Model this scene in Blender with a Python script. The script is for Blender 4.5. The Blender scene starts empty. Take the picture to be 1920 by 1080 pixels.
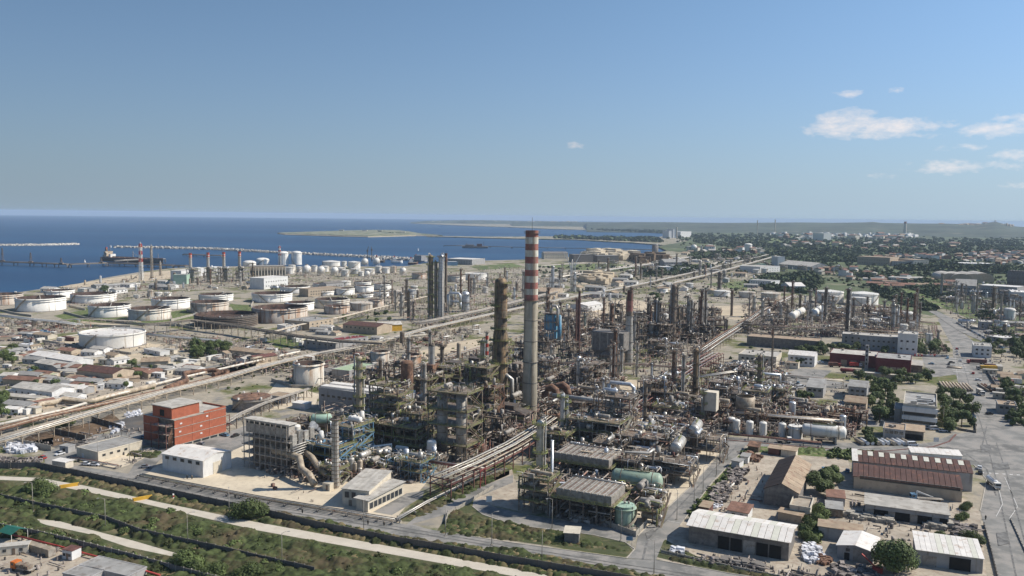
import bpy, math, random
import numpy as np
from math import sin, cos, pi, radians, sqrt, atan2, hypot
from mathutils import Vector, Matrix
# camera, sky, sun
sc = bpy.context.scene
COL = sc.collection
CAM_H, FPX, RE = 110.0, 1550.0, 7.43e6
PITCH, ROLL = math.atan((540-404.8)/FPX), radians(0.66)
_F = Vector((0,cos(PITCH),-sin(PITCH)));_R0 = Vector((1,0,0));_U0 = Vector((0,sin(PITCH),cos(PITCH)))
_R = _R0*cos(ROLL)+_U0*sin(ROLL);_U = -_R0*sin(ROLL)+_U0*cos(ROLL)
cam_data = bpy.data.cameras.new('camera');cam = bpy.data.objects.new('camera',cam_data);COL.objects.link(cam)
cam_data.sensor_width = 36;cam_data.lens = 36*FPX/1920;cam_data.clip_start = 1;cam_data.clip_end = 200000
M = Matrix(((_R.x,_U.x,-_F.x,0),(_R.y,_U.y,-_F.y,0),(_R.z,_U.z,-_F.z,CAM_H),(0,0,0,1)))
cam.matrix_world = M
sc.camera = cam
SUN_AZ, SUN_EL = radians(6), radians(43)
sun_dir = Vector((cos(SUN_EL)*cos(SUN_AZ),cos(SUN_EL)*sin(SUN_AZ),sin(SUN_EL)))
sl = bpy.data.lights.new('sun','SUN');sun = bpy.data.objects.new('sun',sl);COL.objects.link(sun)
sl.energy = 5.0;sl.angle = radians(0.53);sl.color = (1,.93,.82)
sun.rotation_euler = (-sun_dir).to_track_quat('-Z','Y').to_euler();sun.location = (300,0,400)
w = bpy.data.worlds.new('World');sc.world = w;w.use_nodes = True
nt = w.node_tree;nt.nodes.clear()
def wn(t,**k):
 n = nt.nodes.new(t)
 for a, b in k.items():setattr(n,a,b)
 return n
wo = wn('ShaderNodeOutputWorld');bg = wn('ShaderNodeBackground');sky = wn('ShaderNodeTexSky')
sky.sky_type = 'NISHITA';sky.sun_disc = False;sky.sun_elevation = SUN_EL;sky.sun_rotation = radians(90)-SUN_AZ
sky.altitude = 100;sky.air_density = 1.25;sky.dust_density = 1.0;sky.ozone_density = 3.2
bg.inputs[1].default_value = 0.077
tc = wn('ShaderNodeTexCoord');nz = wn('ShaderNodeTexNoise');mp = wn('ShaderNodeMapping');mp.inputs['Scale'].default_value = (1,1,2.4)
nz.inputs['Scale'].default_value = 34;nz.inputs['Detail'].default_value = 9;nz.inputs['Roughness'].default_value = .68
nt.links.new(tc.outputs['Generated'],mp.inputs[0]);nt.links.new(mp.outputs[0],nz.inputs['Vector'])
def ray(px,py):
 return(_F+_R*((px-960)/FPX)-_U*((py-540)/FPX)).normalized()
CLOUDS = [(1640,240,125,24,1),(1590,222,62,22,1),(1725,236,70,14,.85),(1875,243,75,17,.8),(1915,222,45,14,.7),(1592,174,28,12,.6),(1680,170,17,8,.5),(1082,273,27,10,.75),(1800,312,110,17,.62),(1905,292,55,15,.68),(1790,277,60,8,.58),(1645,328,40,8,.5),(1905,345,40,9,.55),(1250,343,40,7,.3)]
acc = None
sep = wn('ShaderNodeSeparateXYZ');nt.links.new(tc.outputs['Generated'],sep.inputs[0])
def mth(op,a,b=None,c=None,clamp=False):
 n = wn('ShaderNodeMath',operation=op);n.use_clamp = clamp
 for i, v in enumerate((a,b,c)):
  if v is None:continue
  if isinstance(v,(int,float)):n.inputs[i].default_value = v
  else:nt.links.new(v,n.inputs[i])
 return n.outputs[0]
az = mth('ARCTAN2',sep.outputs[0],sep.outputs[1]);el = mth('ARCSINE',sep.outputs[2])
for(cx,cy,rx,ry,s)in CLOUDS:
 d = ray(cx,cy);a0 = atan2(d.x,d.y);e0 = math.asin(d.z)
 u = mth('MULTIPLY',mth('SUBTRACT',az,a0),FPX/rx*.82);v = mth('MULTIPLY',mth('SUBTRACT',el,e0),FPX/ry*.95)
 r2 = mth('ADD',mth('MULTIPLY',u,u),mth('MULTIPLY',v,v))
 m = mth('MULTIPLY',mth('SUBTRACT',1,r2,clamp=True),s)
 acc = m if acc is None else mth('MAXIMUM',acc,m)
k = mth('MULTIPLY',mth('SUBTRACT',mth('ADD',mth('MULTIPLY',acc,.8),mth('MULTIPLY',nz.outputs[0],1.9)),1.26,clamp=True),1.5,clamp=True)
k = mth('MULTIPLY',k,mth('GREATER_THAN',acc,0.0));k = mth('MULTIPLY',k,.85)
mx = wn('ShaderNodeMix',data_type='RGBA');nt.links.new(k,mx.inputs[0]);tm = wn('ShaderNodeMix',data_type='RGBA');nt.links.new(mth('MULTIPLY',el,3.6,clamp=True),tm.inputs[0]);tm.inputs[6].default_value = (.62,.88,1.42,1);tm.inputs[7].default_value = (.84,1.06,1.27,1)
tn = wn('ShaderNodeMix',data_type='RGBA',blend_type='MULTIPLY');tn.inputs[0].default_value = 1;nt.links.new(sky.outputs[0],tn.inputs[6]);nt.links.new(tm.outputs[2],tn.inputs[7]);hm = wn('ShaderNodeMix',data_type='RGBA');nt.links.new(mth('MULTIPLY',mth('POWER',2.718,mth('MULTIPLY',mth('MAXIMUM',el,0),-6.5)),.8),hm.inputs[0]);nt.links.new(tn.outputs[2],hm.inputs[6]);hm.inputs[7].default_value = (5.0,6.5,7.9,1)
nt.links.new(hm.outputs[2],mx.inputs[6]);mx.inputs[7].default_value = (9.6,9.0,8.9,1)
gl = wn('ShaderNodeMix',data_type='RGBA',blend_type='MULTIPLY');gl.inputs[0].default_value = 1;nt.links.new(mx.outputs[2],gl.inputs[6]);nt.links.new(mth('ADD',mth('MULTIPLY',sep.outputs[0],.36),.92),gl.inputs[7]);nt.links.new(gl.outputs[2],bg.inputs[0]);nt.links.new(bg.outputs[0],wo.inputs[0])
sc.view_settings.view_transform = 'Standard';sc.view_settings.look = 'None';sc.view_settings.exposure = 0.22;sc.view_settings.gamma = 1
sc.view_settings.use_curve_mapping = False
sc.render.engine = 'CYCLES';cy = sc.cycles
cy.use_denoising = True;cy.max_bounces = 5;cy.diffuse_bounces = 3;cy.glossy_bounces = 2;cy.transmission_bounces = 2;cy.volume_bounces = 1
cy.transparent_max_bounces = 6;cy.caustics_reflective = False;cy.caustics_refractive = False;cy.use_adaptive_sampling = True;cy.adaptive_threshold = .02
sc.render.use_persistent_data = False
# photo pixel <-> place
def drop(x,y):
 r = hypot(x,y)-2500
 return r*r/(2*RE)if r > 0 else 0.0
def W(px,py,z=0.0):
 """the ground point (curved beyond 2.5 km) seen at a photo pixel"""
 d = _F+_R*((px-960)/FPX)-_U*((py-540)/FPX)
 hd = hypot(d.x,d.y);s = -d.z/hd;h = CAM_H-z
 r = h/s if s > 1e-6 else 1e9
 if r > 2500:
  q = s*s-2*(h-2500*s)/RE
  r = 2500+RE*(s-sqrt(q))if q > 0 else 36000
 x, y = d.x/hd*r, d.y/hd*r
 return Vector((x,y,z-drop(x,y)))
def mpp(p):
 return(p.x*_F.x+p.y*_F.y+(p.z-CAM_H)*_F.z)/FPX
def proj(p):
 q = Vector(p)-Vector((0,0,CAM_H));f = q.dot(_F)
 return(960+FPX*q.dot(_R)/f,540-FPX*q.dot(_U)/f)
def hgt(p,ty):
 """height of a thing based at p whose top shows at photo row ty"""
 lo, hi = 0.0, 400.0
 for _ in range(40):
  m = (lo+hi)/2
  if proj((p.x,p.y,p.z+m))[1] > ty:lo = m
  else:hi = m
 return lo
TH = radians(63.3)
VX = Vector((cos(TH),sin(TH),0));UX = Vector((sin(TH),-cos(TH),0))
GA = TH-pi/2
# materials
MATS = {}
def mat(name,col,rough=.8,metal=0,var=.12,scale=.5,col2=None,amt=.0,streak=False,spec=.3,bump=0,bscale=4,island=0,objvar=.0,stripe=0,waves=None,ws=False,scale2=None):
 m = bpy.data.materials.new(name);m.use_nodes = True;t = m.node_tree;N = t.nodes;L = t.links
 b = N['Principled BSDF'];b.inputs['Roughness'].default_value = rough;b.inputs['Metallic'].default_value = metal
 b.inputs['Specular IOR Level'].default_value = spec
 tcn = N.new('ShaderNodeTexCoord');geo = N.new('ShaderNodeNewGeometry')
 src = geo.outputs['Position']if ws else tcn.outputs['Object']
 def noise(s,det=4,vec=None,rg=.6):
  n = N.new('ShaderNodeTexNoise');n.inputs['Scale'].default_value = s;n.inputs['Detail'].default_value = det;n.inputs['Roughness'].default_value = rg
  L.new(vec or src,n.inputs['Vector']);return n.outputs[0]
 def ramp(v,a,bb):
  r = N.new('ShaderNodeMapRange');r.inputs[1].default_value = a;r.inputs[2].default_value = bb;L.new(v,r.inputs[0]);return r.outputs[0]
 def mix(f,c1,c2,mode='MIX'):
  x = N.new('ShaderNodeMix');x.data_type = 'RGBA';x.blend_type = mode
  if isinstance(f,(int,float)):x.inputs[0].default_value = f
  else:L.new(f,x.inputs[0])
  for i, c in((6,c1),(7,c2)):
   if isinstance(c,tuple):x.inputs[i].default_value = (*c[:3],1)
   else:L.new(c,x.inputs[i])
  return x.outputs[2]
 c = (*col,1)
 lo = tuple(max(0,v*(1-var*1.6))for v in col);hi = tuple(min(1,v*(1+var))for v in col)
 out = mix(ramp(noise(scale,5),.3,.7),lo,hi)
 if waves:
  wv = N.new('ShaderNodeTexWave');wv.inputs['Scale'].default_value = waves[0];wv.bands_direction = waves[1];L.new(src,wv.inputs['Vector'])
  out = mix(ramp(wv.outputs['Fac'],.2,.5),tuple(v*waves[2]for v in col),out)
 if col2 is not None:
  vec = None
  if streak:
   mpn = N.new('ShaderNodeMapping');mpn.inputs['Scale'].default_value = (1,1,.12);L.new(src,mpn.inputs[0]);vec = mpn.outputs[0]
  out = mix(ramp(noise(scale2 or scale*1.7,6,vec,.68),.62-amt*.35,.74-amt*.3),out,tuple(col2))
 if island:
  r = ramp(geo.outputs['Random Per Island'],0,1)
  mr = N.new('ShaderNodeMapRange');mr.inputs[3].default_value = 1-island;mr.inputs[4].default_value = 1+island;L.new(r,mr.inputs[0])
  out = mix(1.0,out,mr.outputs[0],'MULTIPLY')
 if objvar:
  oi = N.new('ShaderNodeObjectInfo');mr = N.new('ShaderNodeMapRange');mr.inputs[3].default_value = 1-objvar;mr.inputs[4].default_value = 1+objvar;L.new(oi.outputs['Random'],mr.inputs[0])
  out = mix(1.0,out,mr.outputs[0],'MULTIPLY')
 L.new(out,b.inputs['Base Color'])
 if bump:
  bn = N.new('ShaderNodeBump');bn.inputs['Strength'].default_value = bump;bn.inputs['Distance'].default_value = .3;L.new(noise(bscale,4),bn.inputs['Height']);L.new(bn.outputs[0],b.inputs['Normal'])
 MATS[name] = m;return m
mat('white_paint',(.72,.69,.63),.55,col2=(.40,.33,.25),amt=.12,streak=True,scale=.12,objvar=.08)
mat('dirty_white',(.56,.52,.45),.65,col2=(.36,.26,.18),amt=.35,streak=True,scale=.16,objvar=.1)
mat('rusty_white',(.50,.44,.37),.7,col2=(.30,.17,.10),amt=.42,streak=True,scale=.14)
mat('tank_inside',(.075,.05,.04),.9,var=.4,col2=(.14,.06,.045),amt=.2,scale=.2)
mat('rust',(.22,.125,.08),.85,var=.4,col2=(.10,.06,.045),amt=.4,scale=.3)
mat('rust_red',(.165,.075,.06),.8,var=.3,col2=(.10,.06,.05),amt=.3,scale=.4)
mat('oxide_red',(.20,.035,.035),.7,var=.2,scale=.3)
mat('black_steel',(.095,.08,.068),.7,var=.3,col2=(.13,.075,.05),amt=.2,scale=.3)
mat('dark_steel',(.205,.17,.13),.6,var=.35,col2=(.16,.085,.055),amt=.35,scale=.5,objvar=.2)
mat('grey_steel',(.33,.30,.26),.55,var=.25,col2=(.17,.11,.08),amt=.2,scale=.5,objvar=.15)
mat('insulation',(.47,.44,.39),.42,.35,var=.18,col2=(.26,.22,.19),amt=.2,scale=.5,objvar=.12,spec=.5)
mat('silver',(.58,.59,.6),.36,.5,var=.12,scale=.6,spec=.5,col2=(.3,.28,.26),amt=.1)
mat('bronze_tower',(.15,.12,.085),.65,.1,var=.45,col2=(.33,.22,.12),amt=.4,streak=True,scale=.35)
mat('tan_clad',(.42,.35,.26),.6,.1,var=.25,col2=(.20,.13,.09),amt=.25,scale=.4,objvar=.15)
mat('olive_paint',(.26,.28,.10),.7,var=.3,col2=(.16,.13,.07),amt=.3,scale=.9,objvar=.1)
mat('green_paint',(.29,.37,.28),.5,var=.12,col2=(.22,.2,.13),amt=.12,scale=.4)
mat('pale_green',(.33,.45,.35),.55,var=.1,scale=.3)
mat('blue_paint',(.13,.24,.35),.5,var=.2,scale=.5)
mat('blue_vessel',(.10,.28,.42),.5,var=.2,col2=(.3,.26,.2),amt=.3,streak=True,scale=.3)
mat('red_paint',(.42,.055,.045),.5,var=.2,scale=.4)
mat('red_band',(.36,.135,.11),.8,var=.3,col2=(.24,.14,.11),amt=.5,streak=True,scale=.3)
mat('bright_red_band',(.5,.07,.045),.65,var=.15,scale=.3)
mat('white_band',(.58,.55,.46),.8,var=.2,col2=(.36,.30,.23),amt=.5,streak=True,scale=.25)
mat('yellow_paint',(.62,.36,.045),.55,var=.12,scale=.5)
mat('orange_paint',(.58,.16,.03),.5,var=.15,scale=.5)
mat('chimney_concrete',(.47,.41,.31),.9,var=.2,col2=(.25,.22,.17),amt=.5,streak=True,scale=.13)
mat('concrete',(.36,.33,.28),.9,var=.18,col2=(.22,.2,.17),amt=.3,scale=.35)
mat('dark_concrete',(.20,.18,.16),.9,var=.25,col2=(.12,.11,.1),amt=.35,scale=.4)
mat('brick_red',(.36,.11,.06),.85,var=.12,scale=.6,col2=(.27,.08,.05),amt=.2)
mat('cream_wall',(.56,.50,.40),.85,var=.1,col2=(.38,.33,.26),amt=.2,streak=True,scale=.3,objvar=.07)
mat('white_wall',(.62,.61,.59),.8,var=.08,col2=(.45,.42,.38),amt=.15,streak=True,scale=.3,objvar=.05)
mat('grey_wall',(.34,.33,.32),.8,var=.12,col2=(.22,.2,.18),amt=.2,streak=True,scale=.3,objvar=.1)
mat('tan_wall',(.42,.34,.25),.85,var=.12,scale=.3,objvar=.1,col2=(.28,.22,.17),amt=.2)
mat('fire_red_wall',(.13,.025,.028),.6,var=.15,scale=.3)
mat('white_roof',(.70,.66,.60),.5,var=.08,col2=(.48,.38,.3),amt=.2,scale=.25,objvar=.03)
mat('wall_panel_grey',(.15,.135,.12),.9,var=.25,col2=(.09,.085,.075),amt=.35,scale=.3,objvar=.12)
mat('grey_roof',(.30,.29,.27),.8,var=.18,col2=(.2,.18,.16),amt=.3,scale=.2,objvar=.12)
mat('pale_roof',(.45,.42,.37),.8,var=.15,col2=(.3,.27,.23),amt=.35,scale=.2,objvar=.12)
mat('tan_roof',(.34,.26,.18),.85,var=.15,col2=(.24,.15,.1),amt=.3,scale=.25,objvar=.1)
mat('brown_roof',(.095,.05,.040),.75,var=.15,col2=(.18,.08,.05),amt=.25,scale=.25)
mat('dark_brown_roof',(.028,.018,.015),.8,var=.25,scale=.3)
mat('tile_roof',(.22,.12,.085),.85,var=.25,col2=(.18,.1,.07),amt=.3,scale=.5,objvar=.15)
mat('green_roof',(.34,.42,.27),.75,var=.15,scale=.3)
mat('skylight',(.62,.60,.50),.4,var=.06)
mat('glass_dark',(.03,.035,.04),.15,spec=.6,var=.1)
mat('opening',(.02,.018,.016),.9)
mat('asphalt',(.20,.195,.18),.92,var=.25,col2=(.27,.25,.225),amt=.5,scale=.06,ws=True,scale2=.12)
mat('tyre_marks',(.165,.16,.15),.9,var=.35,scale=.4,ws=True)
mat('dark_asphalt',(.105,.098,.09),.85,var=.3,col2=(.15,.12,.09),amt=.3,scale=.08,ws=True)
mat('pale_track',(.50,.45,.37),.92,var=.07,col2=(.42,.36,.28),amt=.2,scale=.2,ws=True)
mat('kerb_stone',(.42,.38,.32),.9,var=.15)
mat('road_paint',(.62,.6,.56),.7,var=.2,scale=1.5)
mat('sand',(.50,.41,.29),.95,var=.14,col2=(.40,.34,.25),amt=.35,scale=.06,ws=True,scale2=.35)
mat('white_sand',(.56,.48,.36),.95,var=.1,col2=(.44,.37,.28),amt=.3,scale=.09,ws=True,scale2=.4)
mat('yard_gravel',(.40,.345,.27),.95,var=.22,col2=(.28,.22,.17),amt=.35,scale=.12,ws=True,scale2=.45,bump=.3)
mat('brown_earth',(.13,.085,.05),.95,var=.4,col2=(.2,.14,.09),amt=.3,scale=.15,ws=True,bump=.5,bscale=1)
mat('rock',(.46,.43,.38),.9,var=.3,island=.25,scale=.3)
mat('leaf',(.10,.13,.042),.7,var=.35,island=.25,objvar=.25,scale=.3,spec=.2)
mat('dark_leaf',(.085,.115,.04),.7,var=.35,island=.25,objvar=.2,scale=.3,spec=.2)
mat('scrub_leaf',(.056,.070,.026),.85,var=.5,island=.12,col2=(.085,.066,.038),amt=.35,scale=.35,ws=True,scale2=.045,spec=.15)
mat('dry_leaf',(.17,.135,.07),.85,var=.35,island=.15,col2=(.07,.08,.03),amt=.35,scale=.06,ws=True,spec=.15)
mat('wood_leaf',(.075,.098,.045),.8,var=.35,island=.45,scale=.01,ws=True,spec=.15)
mat('bark',(.12,.09,.06),.9,var=.3)
mat('car_paint',(.45,.45,.46),.3,.2,objvar=.7,spec=.6)
mat('car_white',(.68,.68,.68),.3,spec=.6)
mat('rubber',(.025,.025,.025),.8)
mat('bag_white',(.62,.62,.64),.6,var=.2,island=.3,scale=1)
mat('debris_grey',(.22,.19,.17),.9,var=.5,island=.6,scale=1)
mat('clutter',(.27,.235,.20),.6,.15,var=.4,island=.55,scale=1.2,col2=(.20,.085,.055),amt=.35,scale2=.06)
mat('teal_cloth',(.02,.12,.09),.7)
def ground_material():
 m = bpy.data.materials.new('ground_soil');m.use_nodes = True;t = m.node_tree;N = t.nodes;L = t.links;b = N['Principled BSDF']
 b.inputs['Roughness'].default_value = .95;b.inputs['Specular IOR Level'].default_value = .1
 geo = N.new('ShaderNodeNewGeometry');P = geo.outputs['Position']
 def noise(s,det=5,rg=.6):
  n = N.new('ShaderNodeTexNoise');n.inputs['Scale'].default_value = s;n.inputs['Detail'].default_value = det;n.inputs['Roughness'].default_value = rg;L.new(P,n.inputs['Vector']);return n.outputs[0]
 def rmp(v,a,bb):
  r = N.new('ShaderNodeMapRange');r.inputs[1].default_value = a;r.inputs[2].default_value = bb;L.new(v,r.inputs[0]);return r.outputs[0]
 def mix(f,c1,c2):
  x = N.new('ShaderNodeMix');x.data_type = 'RGBA';L.new(f,x.inputs[0])
  for i, c in((6,c1),(7,c2)):
   if isinstance(c,tuple):x.inputs[i].default_value = (*c,1)
   else:L.new(c,x.inputs[i])
  return x.outputs[2]
 soil = mix(rmp(noise(.12),.35,.65),(.40,.345,.265),(.25,.225,.18))
 soil = mix(rmp(noise(.5,6,.7),.45,.6),soil,(.28,.25,.20))
 green = mix(rmp(noise(.2,6,.7),.4,.6),(.085,.11,.035),(.16,.145,.07))
 o = mix(rmp(noise(.022,6,.65),.50,.58),soil,green)
 o = mix(rmp(noise(.06,3),.60,.66),o,(.20,.19,.175))
 L.new(o,b.inputs['Base Color'])
 MATS['ground_soil'] = m
ground_material()
mat('field_green',(.11,.15,.045),.95,var=.25,col2=(.2,.18,.09),amt=.35,scale=.01,ws=True,scale2=.06)
mat('grass',(.085,.125,.03),.95,var=.3,col2=(.22,.19,.1),amt=.38,scale=.1,ws=True,scale2=.3,bump=.4,bscale=2)
mat('plain',(.085,.105,.045),.95,var=.4,col2=(.22,.20,.13),amt=.2,scale=.003,ws=True,scale2=.009)
mat('hill_cover',(.055,.07,.045),.95,var=.4,col2=(.13,.125,.09),amt=.25,scale=.0025,ws=True,scale2=.006)
mat('island_cover',(.15,.165,.09),.95,var=.3,col2=(.42,.37,.29),amt=.35,scale=.006,ws=True,scale2=.02)
mat('scrub_floor',(.17,.145,.08),.95,var=.35,col2=(.06,.07,.028),amt=.75,scale=.08,ws=True,scale2=.12,bump=.5,bscale=1)
def water_material():
 m = bpy.data.materials.new('sea_water');m.use_nodes = True;t = m.node_tree;N = t.nodes;L = t.links;b = N['Principled BSDF']
 b.inputs['Roughness'].default_value = .35;b.inputs['IOR'].default_value = 1.33;b.inputs['Specular IOR Level'].default_value = .18
 geo = N.new('ShaderNodeNewGeometry')
 n = N.new('ShaderNodeTexNoise');n.inputs['Scale'].default_value = .0016;n.inputs['Detail'].default_value = 5
 mp_ = N.new('ShaderNodeMapping');mp_.inputs['Scale'].default_value = (.22,1,1);L.new(geo.outputs['Position'],mp_.inputs[0]);L.new(mp_.outputs[0],n.inputs['Vector'])
 x = N.new('ShaderNodeMix');x.data_type = 'RGBA';r = N.new('ShaderNodeMapRange');r.inputs[1].default_value = .42;r.inputs[2].default_value = .6
 L.new(n.outputs[0],r.inputs[0]);L.new(r.outputs[0],x.inputs[0]);x.inputs[6].default_value = (.004,.034,.095,1);x.inputs[7].default_value = (.010,.055,.13,1)
 L.new(x.outputs[2],b.inputs['Base Color'])
 n2 = N.new('ShaderNodeTexNoise');n2.inputs['Scale'].default_value = .12;n2.inputs['Detail'].default_value = 5;L.new(geo.outputs['Position'],n2.inputs['Vector'])
 bp = N.new('ShaderNodeBump');bp.inputs['Strength'].default_value = .6;bp.inputs['Distance'].default_value = 1.2;L.new(n2.outputs[0],bp.inputs['Height']);L.new(bp.outputs[0],b.inputs['Normal'])
 MATS['sea_water'] = m
water_material()
# mesh building
class MB:
 def __init__(s,m='grey_steel'):
  s.v = [];s.f = [];s.mi = [];s.sm = [];s.mats = [];s.use(m)
 def use(s,m):
  if m not in s.mats:s.mats.append(m)
  s.cur = s.mats.index(m);return s
 def face(s,idx,smooth=False):
  s.f.append(tuple(idx));s.mi.append(s.cur);s.sm.append(smooth)
 def poly(s,pts):
  n = len(s.v);s.v += [tuple(p)for p in pts];s.face(range(n,n+len(pts)));return s
 def box(s,cx,cy,z0,sx,sy,h,a=0,base=False):
  c, q = cos(a), sin(a);n = len(s.v)
  for z in(z0,z0+h):
   for dx, dy in((-1,-1),(1,-1),(1,1),(-1,1)):
    x, y = dx*sx/2, dy*sy/2;s.v.append((cx+x*c-y*q,cy+x*q+y*c,z))
  for i in range(4):j = (i+1)%4;s.face((n+i,n+j,n+4+j,n+4+i))
  s.face((n+4,n+5,n+6,n+7));s.face((n+3,n+2,n+1,n));return s
 def beam(s,p,q,w=.3,h=None):
  h = h or w;p = Vector(p);q = Vector(q);d = (q-p)
  if d.length < 1e-6:return s
  d.normalize();up = Vector((0,0,1))if abs(d.z) < .95 else Vector((1,0,0))
  a = d.cross(up).normalized();b = a.cross(d).normalized();n = len(s.v)
  for o in(p,q):
   for i, j in((-1,-1),(1,-1),(1,1),(-1,1)):s.v.append(tuple(o+a*(i*w/2)+b*(j*h/2)))
  for i in range(4):j = (i+1)%4;s.face((n+i,n+j,n+4+j,n+4+i))
  s.face((n+3,n+2,n+1,n));s.face((n+4,n+5,n+6,n+7));return s
 def cyl(s,p,q,r0,r1=None,n=12,caps=True):
  r1 = r0 if r1 is None else r1;p = Vector(p);q = Vector(q);d = (q-p).normalized()
  up = Vector((0,0,1))if abs(d.z) < .95 else Vector((1,0,0));a = d.cross(up).normalized();b = a.cross(d).normalized()
  k = len(s.v)
  for o, r in((p,r0),(q,r1)):
   for i in range(n):t = 2*pi*i/n;s.v.append(tuple(o+a*(cos(t)*r)+b*(sin(t)*r)))
  for i in range(n):j = (i+1)%n;s.face((k+i,k+j,k+n+j,k+n+i),True)
  if caps:s.face(range(k+n-1,k-1,-1));s.face(range(k+n,k+2*n))
  return s
 def lathe(s,prof,n=24,c=(0,0,0),close=False):
  """prof: (radius, z[, material]) ; revolved round z"""
  k = len(s.v);cur = s.cur
  for p in prof:
   for i in range(n):t = 2*pi*i/n;s.v.append((c[0]+cos(t)*p[0],c[1]+sin(t)*p[0],c[2]+p[1]))
  for j in range(len(prof)-1):
   if len(prof[j+1]) > 2:s.use(prof[j+1][2])
   for i in range(n):
    i2 = (i+1)%n;s.face((k+j*n+i,k+j*n+i2,k+(j+1)*n+i2,k+(j+1)*n+i),True)
  if close:s.face(range(k+(len(prof)-1)*n,k+len(prof)*n))
  s.cur = cur;return s
 def tube(s,pts,r,n=6):
  pts = [Vector(p)for p in pts];k = len(s.v);m = len(pts)
  for i, p in enumerate(pts):
   d = (pts[min(i+1,m-1)]-pts[max(i-1,0)]).normalized()
   up = Vector((0,0,1))if abs(d.z) < .9 else Vector((1,0,0));a = d.cross(up).normalized();b = a.cross(d).normalized()
   rr = r
   for t in range(n):u = 2*pi*t/n;s.v.append(tuple(p+a*cos(u)*rr+b*sin(u)*rr))
  for i in range(m-1):
   for t in range(n):
    t2 = (t+1)%n;s.face((k+i*n+t,k+i*n+t2,k+(i+1)*n+t2,k+(i+1)*n+t),True)
  s.face(range(k+n-1,k-1,-1));s.face(range(k+(m-1)*n,k+m*n));return s
 def dome(s,c,r,h,n=16,m=4,down=False):
  pr = [(r*cos(pi/2*i/m),(-h if down else h)*sin(pi/2*i/m))for i in range(m)]+[(.02,-h if down else h)]
  return s.lathe(pr,n,c)
 def capsule(s,p,q,r,n=12):
  """horizontal or slanted drum with dished ends"""
  p = Vector(p);q = Vector(q);d = (q-p).normalized()
  pts = [(-r*.45,.3),(-r*.36,.62),(-r*.2,.86),(0,1)];L = (q-p).length
  prof = pts+[(L-a,b)for a,b in reversed(pts)]
  up = Vector((0,0,1))if abs(d.z) < .95 else Vector((1,0,0));a = d.cross(up).normalized();b = a.cross(d).normalized();k = len(s.v)
  for(t,rr)in prof:
   for i in range(n):u = 2*pi*i/n;s.v.append(tuple(p+d*t+a*(cos(u)*r*rr)+b*(sin(u)*r*rr)))
  for j in range(len(prof)-1):
   for i in range(n):i2 = (i+1)%n;s.face((k+j*n+i,k+j*n+i2,k+(j+1)*n+i2,k+(j+1)*n+i),True)
  s.face(range(k+n-1,k-1,-1));e = k+(len(prof)-1)*n;s.face(range(e,e+n));return s
 def sphere(s,c,r,n=16,m=8):
  return s.lathe([(max(.01,r*sin(pi*i/m)),-r*cos(pi*i/m))for i in range(m+1)],n,c)
 def mesh(s,name):
  me = bpy.data.meshes.new(name);me.from_pydata(s.v,[],s.f);me.update()
  for m in s.mats:me.materials.append(MATS[m])
  me.polygons.foreach_set('material_index',s.mi);me.polygons.foreach_set('use_smooth',s.sm)
  return me
DESC = {}
GROUPS = {}
def link(name,data,parent=None):
 o = bpy.data.objects.new(name,data);COL.objects.link(o)
 if parent is not None:o.parent = parent
 return o
def spawn(kit,name,desc,cat,loc,rz=0,scale=None,group=None):
 """kit = list of (part name, mesh, index of the part it belongs to or None, [label]); a lone mesh is a thing of one mesh"""
 if not isinstance(kit,list):
  root = link(name,kit)
 else:
  root = link(name,None);obs = []
  for e in kit:
   o = link(e[0],e[1],root if e[2]is None else obs[e[2]])
   if len(e) > 3 and e[3]is not None:o.matrix_local = e[3]
   if e[0]in('vent_box','pipework','scrap','boulders','gravel'):o['kind'] = 'stuff'
   obs.append(o)
 root.location = loc;root.rotation_euler = (0,0,rz)
 if scale:root.scale = scale if isinstance(scale,tuple)else(scale,)*3
 root['category'] = cat;root['kind'] = 'thing';DESC[root] = desc
 if group:GROUPS[root] = group
 return root
def struct(name,mb_or_mesh,kind='structure',loc=(0,0,0)):
 me = mb_or_mesh.mesh(name)if isinstance(mb_or_mesh,MB)else mb_or_mesh
 o = link(name,me);o.location = loc;o['kind'] = kind;return o
def T(x,y,z,a=0,s=None):
 m = Matrix.Translation((x,y,z))@Matrix.Rotation(a,4,'Z')
 if s:m = m@Matrix.Diagonal((*s,1))
 return m
def cat_mesh(name,verts,faces,m,smooth=False):
 me = bpy.data.meshes.new(name);me.from_pydata(verts,[],faces);me.update();me.materials.append(MATS[m])
 return me
def np_mesh(name,V,Q,m):
 """V (n,3), Q (k,4) or (k,3) arrays -> mesh, quickly"""
 me = bpy.data.meshes.new(name);k, w_ = Q.shape
 me.vertices.add(len(V));me.vertices.foreach_set('co',V.astype(np.float32).ravel())
 me.loops.add(k*w_);me.loops.foreach_set('vertex_index',Q.astype(np.int32).ravel())
 me.polygons.add(k);me.polygons.foreach_set('loop_start',np.arange(0,k*w_,w_,dtype=np.int32))
 try:me.polygons.foreach_set('loop_total',np.full(k,w_,dtype=np.int32))
 except Exception:pass
 me.update(calc_edges=True);me.materials.append(MATS[m]);return me
def rng(seed):return random.Random(seed)
def in_poly(x,y,P):
 c = False;j = len(P)-1
 for i in range(len(P)):
  if(P[i][1]>y)!=(P[j][1]>y)and x < (P[j][0]-P[i][0])*(y-P[i][1])/(P[j][1]-P[i][1])+P[i][0]:c = not c
  j = i
 return c
def scatter_px(P,n,r,wexp=0.0):
 """n random ground pixels inside a photo polygon"""
 xs = [p[0]for p in P];ys = [p[1]for p in P];out = [];k = 0
 while len(out) < n and k < n*60:
  k += 1;x = r.uniform(min(xs),max(xs));y = r.uniform(min(ys),max(ys))
  if in_poly(x,y,P):out.append((x,y))
 return out
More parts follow.
